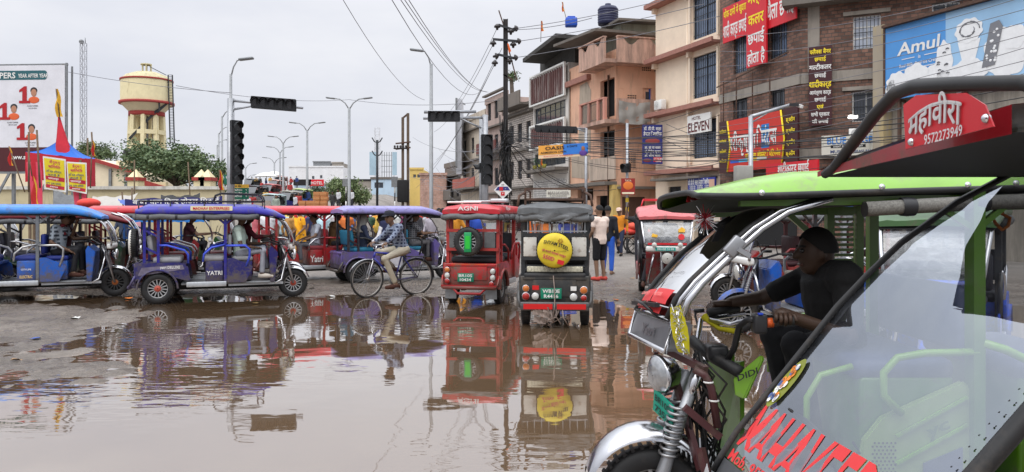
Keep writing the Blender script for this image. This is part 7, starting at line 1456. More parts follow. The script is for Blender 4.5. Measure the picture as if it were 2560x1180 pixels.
# riders
ride(V1, .22, -.12, .88, -20, 'man in grey checked shirt sitting sideways in the bright blue rickshaw, hand at mouth', shirt=checked('check_grey', (58, 66, 76), (150, 160, 170), 26), pants=(34, 34, 38), skin=0, face=True, shoes='flip', sleeve=.7, wr=((.34, .06, .58), (.30, -.16, .02)), el=((.16, .22, .30), (.0, -.27, .18)), kn=((.40, .10, .08), (.42, -.08, .03)), an=((.42, .12, -.42), (.36, -.10, -.44)), che=(.03, 0, .38), nec=(.08, 0, .52), hea=(.14, 0, .65))
MB().tube([(.02, 0, .42), (.10, .08, .46), (.12, 0, .50), (.10, -.08, .46), (.04, -.05, .44), (.15, -.03, .30)], .03, 7).build('scarf', cloth((110, 30, 40)), [o for o in bpy.data.objects if o.get('label', '').startswith('man in grey checked')][0])
ride(V1, .24, .25, .88, 0, 'man in dark maroon shirt leaning at the handlebar of the bright blue rickshaw', 'drive', shirt=(70, 26, 32), pants=(30, 30, 36), skin=2)
ride(V5, .20, -.16, .87, -8, 'driver in pale green printed T-shirt and grey trousers in the violet blue rickshaw', 'sit', shirt=mat('tee_green', s2l((186, 204, 194)), .85, 0, .12, 3), pants=(150, 154, 164), skin=2, face=True, shoes=(200, 192, 180), vox=.016, wr=((.40, .18, .16), (.30, -.20, .10)), el=((.14, .26, .16), (.06, -.27, .12)), kn=((.44, .10, .06), (.46, -.12, .03)), an=((.52, .12, -.36), (.44, -.12, -.44)), turn=-.2)
ride(V6, .24, 0, .88, 0, 'driver in dark maroon shirt gripping the handlebar behind the violet blue rickshaw', 'drive', shirt=(92, 30, 40), pants=(70, 80, 100), skin=2, sleeve=1.5)
ride(V6b, .6, 0, .86, 0, 'driver in plum shirt seen through the frame of the violet blue rickshaw', 'drive', shirt=(64, 30, 36), pants=(40, 40, 46), skin=1)
ride(V7, .24, -.1, .88, 0, 'dark haired driver in brown shirt inside the bright red rickshaw', 'drive', shirt=(120, 92, 60), pants=(60, 60, 64), skin=1)
ride(V7, -.2, -.2, .84, 180, 'passenger in pale grey shirt with backpack in the bright red rickshaw', shirt=(190, 196, 208), pants=(110, 110, 116), skin=1)
ride(V8, -.95, -.18, .82, 0, 'woman in grey headscarf and navy tunic seated in the purple rickshaw', shirt=(40, 48, 70), pants=(50, 56, 80), skin=1, veil=(150, 148, 142), face=True, sleeve=1.9)
ride(V8, -.55, -.36, .82, 150, 'schoolgirl in white shirt with navy backpack boarding the purple rickshaw', shirt=(222, 222, 226), pants=(40, 46, 74), skin=1, hair='bun', sleeve=1.8, wr=((.2, .3, .12), (.28, -.3, .14)))
bp_ = bpy.data.objects; q = MB(); q.rbox((0, 0, 0), (.18, .34, .46), .07); q.rbox((.09, 0, -.08), (.08, .24, .2), .04); o = q.build('backpack', cloth((34, 38, 70))); o.location = at(V8, -.50, -.52, 1.18); o.rotation_euler = (0, 0, R(V8[2] - 100)); tag(o, 'navy school backpack worn by the schoolgirl at the purple rickshaw', 'backpack')
ride(V8, -.25, .22, .84, 180, 'dark haired passenger in dark red shirt deep inside the purple rickshaw', shirt=(96, 36, 44), pants=(40, 40, 46), skin=1)
ride(V8, .25, -.06, .88, 0, 'driver in striped dark shirt and grey trousers driving the purple rickshaw', 'drive', shirt=checked('stripe_dark', (34, 34, 38), (120, 120, 124), 40), pants=(96, 94, 96), skin=1, shoes='flip', hair='short')
ride(V8, .30, .30, .88, 0, 'man in black sharing the driver bench of the purple rickshaw', shirt=(22, 22, 26), pants=(40, 40, 46), skin=2)
ride(V12, .22, 0, .90, 0, 'driver in dark clothes behind the stickered windscreen of the faded red rickshaw', 'drive', shirt=(40, 42, 52), pants=(44, 44, 50), skin=2, an=((.42, .13, -.40), (.55, -.45, -.62)), kn=((.42, .14, .02), (.5, -.34, -.2)), shoes='flip')
# walkers on the right
person('man in cream T-shirt black shorts and red sandals standing with his back turned', P(1500, 704, 18.0) * 1 - Vector((0, 0, P(1500, 704, 18.0).z - .03)), 128, 'stand', (226, 206, 194), (18, 18, 24), 1, .5, face=False, shorts=True, vox=.016, shoes=(190, 70, 60), turn=.5, el=((.0, .24, 1.12), (.02, -.24, 1.12)), wr=((.16, .20, .96), (.12, -.2, .98)))
person('man in orange shirt white cap and navy trousers walking past the sack cart', (P(1549, 0, 28).x, 28, .03), 250, 'walk', (214, 134, 36), (34, 42, 66), 1, 1.9, cap=(212, 186, 170), face=True, shoes=(30, 26, 24), curl=.8)
person('person in bright blue and black clothes hidden behind the man in cream T-shirt', (P(1519, 0, 19.6).x, 19.6, .03), 60, 'stand', (24, 26, 34), (40, 90, 190), 1, 1.8)
person('man in dark shirt raising one arm by the faded red rickshaw', (P(1604, 0, 20).x, 20, .03), 250, 'stand', (40, 40, 44), (50, 50, 56), 0, .6, el=((-.03, .25, 1.13), (.05, -.40, 1.42)), wr=((.05, .26, .88), (.05, -.36, 1.66)), hd=((0, 0, -1), (0, .2, 1)), curl=.1)
# sari
person('woman in marigold yellow sari walking with her head bowed', (P(752, 0, 23.5).x, 23.5, .02), 215, 'stand', sari=(236, 166, 28), skin=1, hair='bun', face=True, vox=.016, k=.98, turn=-.1, wr=((.14, .2, .95), (.18, -.16, .98)))
# crowd behind the middle rickshaws: (px, Y, shirt colour, words, trousers, facing, hair)
CROWD = [(722, 26, (176, 132, 74), 'tan', (60, 60, 66), 30, 'short'), (772, 27, (52, 60, 100), 'navy', (40, 40, 46), 200, 'short'), (792, 25, (190, 34, 48), 'crimson', (36, 36, 40), 170, 'short'), (806, 22.5, (178, 206, 216), 'pale blue', (70, 72, 78), 70, 'short'), (820, 29, (220, 220, 222), 'white', (60, 60, 70), 260, 'short'), (842, 31, (150, 40, 60), 'wine red', (50, 50, 60), 250, 'long'),
 (866, 26, (216, 120, 60), 'orange', (60, 60, 60), 240, 'short'), (880, 33, (90, 120, 170), 'denim blue', (40, 40, 50), 250, 'short'), (905, 24.5, (190, 60, 60), 'brick red', (40, 40, 50), 230, 'long'), (922, 28, (60, 90, 70), 'bottle green', (46, 46, 50), 260, 'short'), (944, 30, (214, 196, 110), 'straw yellow', (60, 60, 60), 60, 'short'), (958, 25, (212, 186, 90), 'mustard', (50, 60, 80), 80, 'short'), (975, 35, (180, 180, 186), 'light grey', (60, 60, 60), 250, 'short'),
 (988, 24, (200, 202, 200), 'chalk white', (80, 80, 90), 220, 'veil'), (1003, 29, (120, 50, 90), 'plum', (40, 40, 44), 250, 'long'), (1020, 33, (196, 70, 90), 'rose', (50, 50, 50), 245, 'long'), (1040, 27, (60, 60, 66), 'charcoal', (40, 40, 40), 250, 'short'), (1062, 30, (200, 56, 48), 'scarlet', (46, 46, 50), 250, 'short'), (1084, 21.5, (164, 158, 168), 'ash grey', (60, 62, 70), 250, 'short'), (1106, 23.5, (206, 206, 210), 'off white', (180, 176, 180), 65, 'short'), (1122, 27, (120, 104, 90), 'brown', (50, 50, 50), 250, 'short'),
 (1140, 24, (222, 150, 50), 'saffron', (60, 50, 40), 250, 'short'), (1192, 22, (36, 70, 160), 'royal blue', (40, 40, 50), 80, 'short'), (1232, 23, (200, 204, 206), 'silver white', (50, 60, 80), 250, 'short'), (1256, 28, (140, 120, 60), 'olive', (50, 50, 50), 250, 'short'), (1330, 25, (220, 110, 46), 'deep orange', (50, 50, 50), 250, 'short'), (1362, 27, (232, 130, 60), 'apricot', (60, 60, 60), 90, 'short'), (1420, 24, (70, 80, 150), 'indigo', (40, 40, 44), 260, 'short'), (1448, 30, (90, 90, 96), 'slate', (50, 50, 50), 250, 'short'),
 (345, 24, (216, 160, 170), 'pink', (60, 60, 70), 240, 'short'), (310, 26, (60, 70, 90), 'steel blue', (40, 40, 46), 250, 'short'), (612, 22.5, (190, 190, 196), 'striped grey', (40, 40, 50), 250, 'short'), (640, 27, (206, 110, 120), 'salmon', (60, 60, 60), 250, 'long'), (672, 23, (226, 226, 230), 'bright white', (30, 30, 36), 250, 'short'), (690, 29, (150, 190, 90), 'lime green', (60, 60, 60), 250, 'short'), (1478, 33, (30, 30, 34), 'black', (40, 40, 44), 250, 'short')]
def beside(px): return 'the left rickshaws' if px < 360 else 'the violet blue rickshaw' if px < 700 else 'the bright red rickshaw' if px < 855 else 'the purple rickshaw' if px < 1115 else 'the red rickshaw with spare tyre' if px < 1290 else 'the black rickshaw'
CP = []
for i, (px, Y, c, nm, tr, dg_, hr) in enumerate(CROWD):
    g = 'dress' if hr == 'long' else 'shirt'; rr = random.Random(i)
    CP.append(person('%s in %s %s standing in the crowd behind %s' % ('woman' if hr in ('long', 'veil') else 'man', nm, g if hr != 'veil' else 'headscarf', beside(px)), (P(px, 0, Y).x, Y, .02), dg_ + rr.uniform(-25, 25), 'walk' if i % 3 == 0 else 'stand', c, tr, i % 3, rr.choice((.55, 1.7)), hair='short' if hr == 'veil' else hr, veil=(196, 198, 196) if hr == 'veil' else None, k=rr.uniform(.94, 1.02), vox=.028, group='people in the street crowd', curl=.6))
# distant people on the rising road
DP = [person('small distant person in the crowd and traffic up the road', (0, 0, 0), 250, p, c, (50, 50, 56), i % 3, 1.7, vox=.045, group='distant people', hands=False) for i, (p, c) in enumerate((('stand', (200, 200, 204)), ('walk', (170, 60, 60)), ('stand', (50, 70, 120)), ('walk', (196, 160, 90)), ('stand', (150, 160, 150)), ('walk', (60, 60, 60))))]
# sack cart
Y = 29.5; p = P(1588, 0, Y); t = thing('hand_cart', 'wooden hand cart with big spoked wheels near the orange shirted man', 'cart', (p.x, Y, .02)); MB().rbox((0, 0, .66), (1.5, .9, .08), .02).bar((-.7, .35, .62), (-1.4, .35, .8), .05).bar((-.7, -.35, .62), (-1.4, -.35, .8), .05).build('bed', mat('cart_wood', (.12, .08, .05), .8, 0, .3), t)
for s in (-1, 1):
    q = MB(); q.tube([(.36 * math.cos(i * .2618), s * .5, .36 + .36 * math.sin(i * .2618)) for i in range(24)], .03, 7, True); [q.bar((0, s * .5, .36), (.36 * math.cos(i * .785), s * .5, .36 + .36 * math.sin(i * .785)), .02) for i in range(8)]; q.build('wheel', BLACK, t)
for i, (dx, dz, c, lb) in enumerate(((-.3, .86, (206, 70, 60), 'red sack lying left on the hand cart'), (.25, .84, (196, 60, 54), 'darker red sack lying right on the hand cart'), (0, 1.06, (214, 90, 70), 'orange red sack on top of the hand cart load'))):
    o = MB().ell((0, 0, 0), (.36, .38, .15), 16, 10).build('sack', cloth(c)); o.location = (p.x + dx, Y, dz); tag(o, lb, 'sack', 'sacks on the hand cart')
# ------------------------------------------------------------------ traffic on the rising road
def small_auto(label, px, Y, deg, col, top, k=1.0):
    z = ramp(P(px, 0, Y).x, Y); t = thing('auto_rickshaw', label, 'rickshaw', (P(px, 0, Y).x, Y, z), R(deg), 'distant auto rickshaws'); B = paint('paint_b_%d_%d_%d' % col, col, .35, .2); TP = flat('top_%d_%d_%d' % top, top, .7, .2)
    q = MB(); q.loft([[(x, w_, .3), (x, -w_, .3), (x, -w_ * .97, h_), (x, w_ * .97, h_)] for x, w_, h_ in ((-1.3, .6, .95), (-.2, .64, .95), (.5, .6, .9), (1.0, .42, 1.02), (1.25, .25, .9))], False); q.build('body', B, t, bevel=.04)
    rows = [[(x, .62 * math.cos(math.pi * j / 10) * w_, h_ + .12 * math.sin(math.pi * j / 10) * 1) for j in range(11)] for x, w_, h_ in ((-1.35, .9, 1.5), (-1.2, 1, 1.62), (.3, 1, 1.66), (.75, .92, 1.58))]; q = MB(); q.grid(rows); q.quad((-1.33, -.6, .95), (-1.33, .6, .95), (-1.35, .56, 1.55), (-1.35, -.56, 1.55)); q.build('canopy', TP, t)
    q = MB(); [q.bar((x, s * .58, .9), (x, s * .58, 1.62), .05) for s in (-1, 1) for x in (-.2, .5)]; q.build('pillar', DARK, t); MB().quad((1.0, -.45, 1.02), (1.0, .45, 1.02), (.72, .52, 1.58), (.72, -.52, 1.58)).build('windscreen', GLASS, t)
    MB().lathe([(.09, 0), (.07, .03), (.01, .035)], (1.26, 0, .78), (1, 0, 0), 12).build('headlight', LAMPW, t); MB().bx(-1.2, .4, -.5, .5, .96, 1.3).build('seat', DARK, t)
    for x, y in ((1.0, 0), (-.85, .5), (-.85, -.5)): wheel(t, x, y, .22, .11)
small_auto('dark blue auto rickshaw with grey hood on the rising road facing the camera', 722, 62, 262, (38, 44, 110), (150, 146, 136)); small_auto('blue van like rickshaw with pale green top beside the stacked cartons', 752, 66, 262, (50, 80, 150), (170, 190, 120)); small_auto('red auto rickshaw with pink hood near the road crest', 676, 78, 262, (170, 60, 66), (186, 110, 110)); small_auto('second red auto rickshaw with pale hood at the crest beside the first', 690, 92, 262, (160, 70, 70), (200, 160, 150)); small_auto('teal auto rickshaw with white hood low on the rising road', 680, 57, 265, (120, 160, 160), (170, 190, 190)); small_auto('dark maroon van like rickshaw at the left of the road crest', 628, 96, 262, (90, 30, 36), (60, 60, 66)); small_auto('faded pink auto rickshaw on the crest under the white umbrella', 700, 110, 262, (196, 120, 116), (210, 170, 160)); small_auto('dusty grey auto rickshaw low on the road behind the direction sign', 640, 74, 258, (110, 110, 116), (80, 80, 84))
rr = random.Random(11)
spots = [(618, 56), (632, 58), (655, 60), (664, 66), (690, 56), (704, 58), (738, 58), (746, 60), (768, 66), (800, 60), (812, 64), (832, 62), (846, 66), (655, 90), (665, 100), (676, 112), (690, 120), (704, 122), (718, 118), (728, 108), (742, 112), (640, 108), (630, 118), (650, 122), (712, 96), (725, 84), (660, 78), (605, 70), (596, 64), (860, 70), (880, 66), (900, 68)] + [(700 + 23 * i, 36 + (i * 7) % 11) for i in range(19)]
def place_distant():
    for i, (px, Y) in enumerate(spots):
        x = P(px, 0, Y).x; loc = (x, Y, ramp(x, Y)); rz = R(rr.uniform(220, 300)); o = DP[i] if i < len(DP) else dup(DP[i % len(DP)], loc, rz); o.location = loc; o.rotation_euler = (0, 0, rz)
# cartons on a cart
Y = 55; x0 = P(786, 0, Y).x; zc = ramp(x0, Y); t = thing('cargo_cart', 'flat cargo cart loaded high with brown cartons', 'cart', (x0, Y, zc)); MB().rbox((0, 0, .7), (2.2, 1.1, .1), .02).bar((-1.0, 0, .7), (-1.6, 0, .9), .06).build('bed', mat('cart_wood', (.12, .08, .05), .8, 0, .3), t)
for s in (-1, 1): wheel(t, 0, s * .5, .33, .08)
CART = mat('cardboard', s2l((178, 118, 74)), .85, 0, .15, 3); k = 0
WDS = ('bottom left', 'bottom second', 'bottom third', 'bottom right', 'second row second', 'second row third', 'second row right', 'third row third', 'third row right', 'top third', 'top right', 'second row left')
for (cx_, cz_) in ((0, 0), (1, 0), (2, 0), (3, 0), (1, 1), (2, 1), (3, 1), (2, 2), (3, 2), (2, 3), (3, 3), (0, 1)):
    o = MB().rbox((0, 0, 0), (.46 + .02 * (k % 3), .5, .30), .01).build('carton', CART); o.location = (x0 - .75 + .5 * cx_ + rr.uniform(-.02, .02), Y - .2, zc + .90 + .31 * cz_); o.rotation_euler = (0, 0, rr.uniform(-.06, .06)); tag(o, 'brown carton %s in the stack on the cargo cart' % WDS[k], 'box', 'cartons on the cargo cart'); k += 1
    q = MB(); q.bx(-.22, .22, -.256, -.252, -.012, .012); q.build('tape', mat('tape', s2l((204, 160, 110)), .4, 0, .1), o)
o = MB().loft([[(x + .05 * math.sin(z * 3), y, z) for x, y in ((-.45, -.3), (.45, -.3), (.5, .3), (-.5, .3))] for z in (0, .5, 1.0, 1.25)]).build('wrapped_load', plaster('grey_sack', (170, 160, 150), .3)); o.location = (P(655, 0, 50).x, 50, ramp(P(655, 0, 50).x, 50) + .6); tag(o, 'tall grey wrapped load on a cart near the direction sign', 'load')
t = thing('hand_cart', 'low cart carrying the tall grey wrapped load', 'cart', (P(655, 0, 50).x, 50, ramp(P(655, 0, 50).x, 50))); MB().rbox((0, 0, .55), (1.3, .9, .08), .02).build('bed', mat('cart_wood', (.12, .08, .05), .8, 0, .3), t); [wheel(t, 0, s * .45, .3, .07) for s in (-1, 1)]
for px, Y, r_, lb in ((666, 100, 1.5, 'large white umbrella on the road crest'), (686, 108, 1.2, 'smaller pale umbrella right of the white one on the crest')):
    x0 = P(px, 0, Y).x; z = ramp(x0, Y); t = thing('umbrella', lb, 'umbrella', (x0, Y, z)); MB().lathe([(.01, 2.5), (r_ * .5, 2.35), (r_, 1.95)], n=12).build('canopy', WHITE, t); MB().tube([(0, 0, 0), (0, 0, 2.4)], .04, 6).build('pole', GREYMET, t)
# low goods along the road edge
for i, (px, lb) in enumerate(((845, 'left'), (862, 'middle'), (878, 'right'))):
    o = MB().rbox((0, 0, .3), (1.0, .7, .6), .1).rbox((.1, 0, .75), (.7, .6, .3), .1).build('sack_stack', mat('sack_tan', s2l((200, 160, 130)), .9, 0, .3, 3)); o.location = (P(px, 0, 60).x, 60, 1.0); tag(o, lb + ' one of three tan sack heaps below the olive tree', 'sacks')
# ------------------------------------------------------------------ green rickshaw, near right
LG = mat('paint_lime', s2l((120, 170, 44)), .34, 0, .2, 3, .1, 6, .3, (.2, .22, .12), 6, coat=.5); DG = mat('paint_green', s2l((76, 118, 24)), .35, 0, .15, 5, 0, 40, .2, coat=.3); MBR = mat('frame_maroon', s2l((78, 44, 46)), .4, .1, .25, 8, 0, 40, .3)
def green():
    t = thing('electric_rickshaw', 'lime green rickshaw with chrome windscreen tubes nearest behind the Mahavira red one'.replace('Mahavira red one', 'dark red roofed one'), 'rickshaw', (1.9, 3.85, 0), 0, 'electric rickshaws'); b = lambda mb, n, m, **k: mb.build(n, m, t, True, **k)
    # roof sections: x, near rim z, far rim z, crest z
    S_ = [(.83, 1.672, 1.625, 1.675), (.90, 1.670, 1.610, 1.690), (1.00, 1.670, 1.605, 1.712), (1.12, 1.672, 1.608, 1.745), (1.28, 1.677, 1.615, 1.772), (1.54, 1.686, 1.63, 1.787), (1.9, 1.697, 1.65, 1.793), (2.5, 1.713, 1.67, 1.80), (3.2, 1.72, 1.68, 1.80), (3.95, 1.71, 1.68, 1.77)]
    rows = []
    for i, (x, zn, zf, zc) in enumerate(S_):
        n0 = 3.42 + (.05 if i == 0 else 0); f0 = 4.36; row = []
        for j in range(19):
            u = j / 18; y = n0 + (f0 - n0) * u; e = min(1, u / .12, (1 - u) / .12); e = math.sin(e * math.pi / 2); base = zn + (zf - zn) * u
            z = base + (zc - (zn + zf) / 2) * e * (.72 + .28 * math.sin(math.pi * u)) + (.010 * math.sin(u * 44) * e if i > 2 else 0)
            row.append((x - .06 * math.sin(math.pi * u) * (1 if i < 3 else 0) + (.03 if i == 0 else 0) * 0, y, z))
        rows.append(row)
    b(MB().grid(rows), 'roof', LG)
    rows2 = [[(p[0] + .01, p[1], (S_[i][1] + (S_[i][2] - S_[i][1]) * (j / 18)) - .012 - .02 * math.sin(math.pi * j / 18)) for j, p in enumerate(r)] for i, r in enumerate(rows)]
    b(MB().grid(rows2), 'roof_lining', mat('lining_green', (.012, .016, .008), .8, 0, .2))
    near = [Vector((x, 3.42, zn)) for x, zn, zf, zc in S_]; far = [Vector((x, 4.36, zf)) for x, zn, zf, zc in S_]
    fr = [Vector(p) for p in rows[0]]
    b(MB().tube(near[::-1] + [f + Vector((-.005, 0, 0)) for f in fr] + far, .014, 8), 'roof_rim', BLACK)
    # small red visor plate
    A, B_, C_, D_ = P(1716, 505, 3.62), P(1762, 512, 3.62), P(1750, 484, 3.66), P(1722, 480, 3.66)
    b(MB().prism([A, B_, C_, D_], (0, .008, 0)), 'visor_plate', flat('plate_red', (150, 26, 30), .4)); q = MB(); q.text('महावीरा', P(1739, 492, 3.615), (1, 0, -.1), (0, .1, 1), .012, .06, off=.03).text('9572273949', P(1739, 503, 3.612), (1, 0, -.12), (0, .1, 1), .007, .05, off=.03); b(q, 'lettering', LW)
    # windscreen
    nr = [P(1682, 806, 3.5), P(1700, 759, 3.5), P(1757, 697, 3.5), P(1819, 640, 3.5), P(1905, 560, 3.5), P(1960, 522, 3.5)]; fa = [P(1593, 777, 4.15), P(1606, 752, 4.15), P(1646, 700, 4.15), P(1700, 640, 4.15), P(1772, 580, 4.15), P(1830, 545, 4.15)]
    b(MB().grid([[a.lerp(c, v / 6) + Vector((-.03 * math.sin(math.pi * v / 6), 0, .02 * math.sin(math.pi * v / 6))) for v in range(7)] for a, c in zip(nr, fa)]), 'windscreen', glassy('green_windscreen', (.62, .63, .66), .20, .06, (.4, .4, .4)))
    ch = [P(1700, 800, 3.45), P(1722, 750, 3.45), P(1757, 707, 3.45), P(1819, 648, 3.45), P(1905, 572, 3.45), P(1970, 530, 3.45), P(2080, 495, 3.45)]; b(MB().tube(ch, .016, 10), 'chrome_tube', CHROME); b(MB().tube([p + Vector((-.030, .02, .004)) for p in ch], .011, 10), 'chrome_tube', CHROME); b(MB().tube([p + Vector((-.052, .03, 0)) for p in ch[:-1]], .014, 8), 'screen_seal', BLACK); b(MB().tube([p + Vector((-.008, 0, .002)) for p in fa], .012, 8), 'screen_seal', BLACK)
    b(MB().rbox(P(1836, 616, 3.42), (.06, .03, .09), .008, ry=.7).bar(P(1842, 622, 3.42), P(1872, 640, 3.42), .05, .02), 'clamp', STEEL)
    # red stickers and wiper on the glass
    def wsp(u, v, o=.012): # u across near->far, v up
        i = min(4, int(v * 5)); f = v * 5 - i; a = nr[i].lerp(nr[i + 1], f); c = fa[i].lerp(fa[i + 1], f); return a.lerp(c, u) + Vector((-.03 * math.sin(math.pi * u) - o, -o * .3, .02 * math.sin(math.pi * u) + o))
    SR = flat('sticker_red', (206, 44, 46), .5)
    for u0, u1, v0, v1 in ((.78, .48, .13, .26), (.46, .16, .13, .27), (.80, .2, .01, .09)): b(MB().grid([[wsp(u0 + (u1 - u0) * i / 4, v0 + (v1 - v0) * j / 3) for j in range(4)] for i in range(5)]), 'red_sticker', SR)
    xd = (wsp(.2, .2) - wsp(.7, .2)).normalized(); yd = (wsp(.5, .26) - wsp(.5, .14)).normalized(); q = MB(); q.text('GANPATI', wsp(.63, .21, .02), xd, yd, .02, .12, off=.04).text('MOTORS', wsp(.31, .21, .02), xd, yd, .02, .12, off=.04).text('MAHAVEER', wsp(.5, .05, .02), xd, yd, .022, .22, off=.04); b(q, 'lettering', mat('letter_pale_red', s2l((236, 130, 124)), .5, 0, 0))
    b(MB().bar(wsp(.95, .05, .03), wsp(.2, .07, .03), .025, .02).tube([wsp(.75, .06, .04), wsp(.35, -.02 + .02, .05), P(1660, 805, 3.7)], .008, 6), 'wiper', BLKMET)
    # chin
    pts = [P(1592, 776, 4.12), P(1680, 806, 3.52), P(1664, 880, 3.52), P(1573, 836, 4.12)]
    b(MB().prism(pts, (.10, 0, 0)), 'chin_panel', mat('chin_grey', s2l((120, 122, 126)), .3, .4, .2, 6), bevel=.012); b(MB().tube(pts + [pts[0]], .012, 8), 'chin_rim', CHROME)
    m = (pts[0] + pts[1] + pts[2] + pts[3]) / 4; xd = (pts[1] - pts[0]).normalized(); yd = (pts[0] - pts[3]).normalized(); b(MB().text('Yatri', m + Vector((-.006, -.002, .0)), xd, yd, .05, .22, off=.02), 'lettering', mat('letter_grey', s2l((84, 80, 84)), .4))
    # headlight
    c = P(1652, 936, 3.72); ax = Vector((-.93, -.36, -.05)); h = MB().lathe([(.03, -.10), (.075, -.06), (.094, 0), (.098, .012), (.088, .02)], c, ax, 28); h = b(h, 'headlight', CHROME); MB().lathe([(.088, .018), (.07, .034), (.04, .042), (.003, .045)], c, ax, 24).build('lens', mat('lens_clear', (.42, .43, .44), .10, .7, .35, 30), f_parent_(h, t), True)
    # plate
    c = P(1657, 1020, 3.66); xd = Vector((.35, -.9, -.28)).normalized(); yd = Vector((.02, -.22, 1)).normalized(); q = MB(); q.prism([c + xd * a + yd * d for a, d in ((-.085, -.055), (.085, -.055), (.085, .055), (-.085, .055))], (.006, .002, 0)); p_ = b(q, 'number_plate', flat('plate_teal_green', (20, 150, 126), .4)); MB().text('BR10S', c + yd * .025, xd, yd, .032, .13, off=.03, lift=.006).text('7353', c - yd * .025, xd, yd, .032, .12, off=.03, lift=.006).build('lettering', flat('letter_black_plate', (20, 40, 38)), f_parent_(p_, t), True)
    # fork, springs, mudguard, wheel
    wy = 3.68; wx = .655; wz = .25
    for y in (3.60, 3.77):
        b(MB().tube([P(1745 if y < 3.7 else 1715, 925, y), (wx + .09, y, .55), (wx + .03, y, .36), (wx, y, wz)], [.026, .026, .034, .03], 10), 'fork_leg', STEEL); q = MB(); n = 9; top = Vector((wx + .12, y, .72)); bot = Vector((wx + .065, y, .48)); pts = []
        for i in range(n * 12): a = i / 12 * 6.283; pts.append(top.lerp(bot, i / (n * 12 - 1)) + Vector((.042 * math.cos(a), .042 * math.sin(a), 0)))
        b(q.tube(pts, .0075, 6), 'spring', mat('spring_steel', (.33, .33, .34), .3, .8, .2))
    rows = []
    for i in range(17):
        a = R(18 + 142 * i / 16); rr_ = .30 + .02 * math.sin(math.pi * i / 16); rows.append([(wx + rr_ * math.cos(a) - .02, wy + yy, wz + .025 + (rr_) * math.sin(a) + dz) for yy, dz in ((-.10, -.045), (-.09, -.01), (-.05, .012), (0, .02), (.05, .012), (.09, -.01), (.10, -.045))])
    b(MB().grid(rows), 'mudguard', CHROME)
    w0 = wheel(t, wx - 1.9, wy - 3.85, .25, .105); w0.location.z = wz
    # square tubes
    for a, c, w_ in (((1662, 872, 3.70), (1765, 925, 3.5), .03), ((1676, 905, 3.78), (1752, 1176, 3.55), .028), ((1712, 1018, 3.5), (1800, 1092, 3.5), .032), ((1640, 880, 3.9), (1640, 985, 3.9), .02), ((1752, 1120, 3.52), (1765, 1180, 3.5), .03)): b(MB().bar(P(*a), P(*c), w_), 'frame_tube', MBR)
    b(MB().tube([P(1735, 922, 3.5), P(1762, 938, 3.49), P(1778, 968, 3.48), P(1794, 1068, 3.48)], .018, 9), 'frame_tube', MBR); b(MB().tube([P(1745, 935, 3.55), P(1718, 1010, 3.62)], .02, 10), 'steering_tube', CHROME)
    q = MB(); [q.lathe([(.021, -.004), (.024, 0), (.021, .004)], P(x, y, 3.48), (0, 0, 1), 10) for x, y in ((1771, 955), (1785, 1001))]; b(q, 'cable_tie', LW)
    rr_ = random.Random(4); q = MB()
    for i in range(14): p = P(1740 + rr_.uniform(-10, 20), 880 + rr_.uniform(-10, 30), 3.6); q.tube([p, p + Vector((rr_.uniform(-.04, .1), rr_.uniform(-.05, .1), -.1)), p + Vector((rr_.uniform(-.02, .16), rr_.uniform(0, .1), -.3)), p + Vector((rr_.uniform(0, .2), .1, -.55))], .006, 5)
    for i in range(6): q.tube([P(1690 + 12 * i, 1010, 3.7), P(1700 + 12 * i, 1180, 3.65)], .008, 5)
    b(q, 'cables', BLACK)
    # leg shield
    b(MB().prism([P(1790, 868, 3.95), P(1830, 880, 3.8), P(1836, 990, 3.75), P(1806, 1010, 3.9), P(1770, 900, 4.05)], (.02, .02, 0)), 'leg_shield', DG, bevel=.006); b(MB().prism([P(1836, 990, 3.6), P(1832, 945, 3.6), P(1900, 888, 3.6), P(1905, 900, 3.6), P(1860, 1000, 3.6)], (.02, .02, 0)), 'leg_shield', LG, bevel=.006); b(MB().prism([P(1770, 905, 4.1), P(1850, 905, 3.7), P(1850, 1180, 3.6), P(1795, 1180, 3.9)], (.03, .03, 0)), 'leg_shield', DG)
    b(MB().text('DIDI', P(1868, 935, 3.585), (.9, 0, .35), (-.2, 0, 1), .03, .10, off=.03), 'lettering', BLKMET)
    # handlebar
    hb = [P(1862, 783, 4.1), P(1778, 795, 4.05), P(1752, 800, 4.0), P(1742, 870, 3.9), P(1765, 905, 3.8)]; b(MB().tube(hb, .014, 9), 'handlebar', CHROME); b(MB().tube([P(1760, 798, 4.0), P(1830, 812, 3.8), P(1880, 797, 3.55)], .014, 9), 'handlebar', CHROME); b(MB().tube([P(1815, 905, 3.7), P(1836, 870, 3.65), P(1848, 815, 3.6), P(1868, 800, 3.55), P(1884, 798, 3.5)], .015, 9), 'handlebar', BLKMET)
    b(MB().rbox(P(1898, 808, 3.5), (.06, .07, .09), .012).rbox(P(1898, 786, 3.5), (.03, .04, .012), .004), 'switch_box', BLKMET); b(MB().rbox(P(1901, 785, 3.47), (.022, .02, .01), .003), 'switch_button', flat('button_blue', (30, 60, 170))); b(MB().tube([P(1912, 808, 3.5), P(1932, 806, 3.5)], .022, 10), 'throttle_grip', mat('grip_orange', (.6, .10, .02), .4, 0, .1)); b(MB().tube([P(1926, 806, 3.5), P(1985, 802, 3.48)], .02, 10), 'throttle_grip', BLACK); b(MB().tube([P(1772, 780, 4.05), P(1845, 772, 4.15)], .020, 10), 'grip', BLACK)
    b(MB().tube([P(1740, 775, 4.1), P(1738, 790, 4.08), P(1745, 815, 4.05), P(1750, 860, 4.0)], .006, 6).tube([P(1735, 778, 4.1), P(1760, 776, 4.1)], .012, 7), 'brake_lever', BLKMET); b(MB().tube([P(1730, 850, 3.95), P(1760, 880, 3.85), P(1850, 930, 3.6)], .03, 8), 'dash_tube', BLACK); b(MB().rbox(P(1790, 880, 3.8), (.10, .12, .08), .02), 'lock_box', BLKMET)
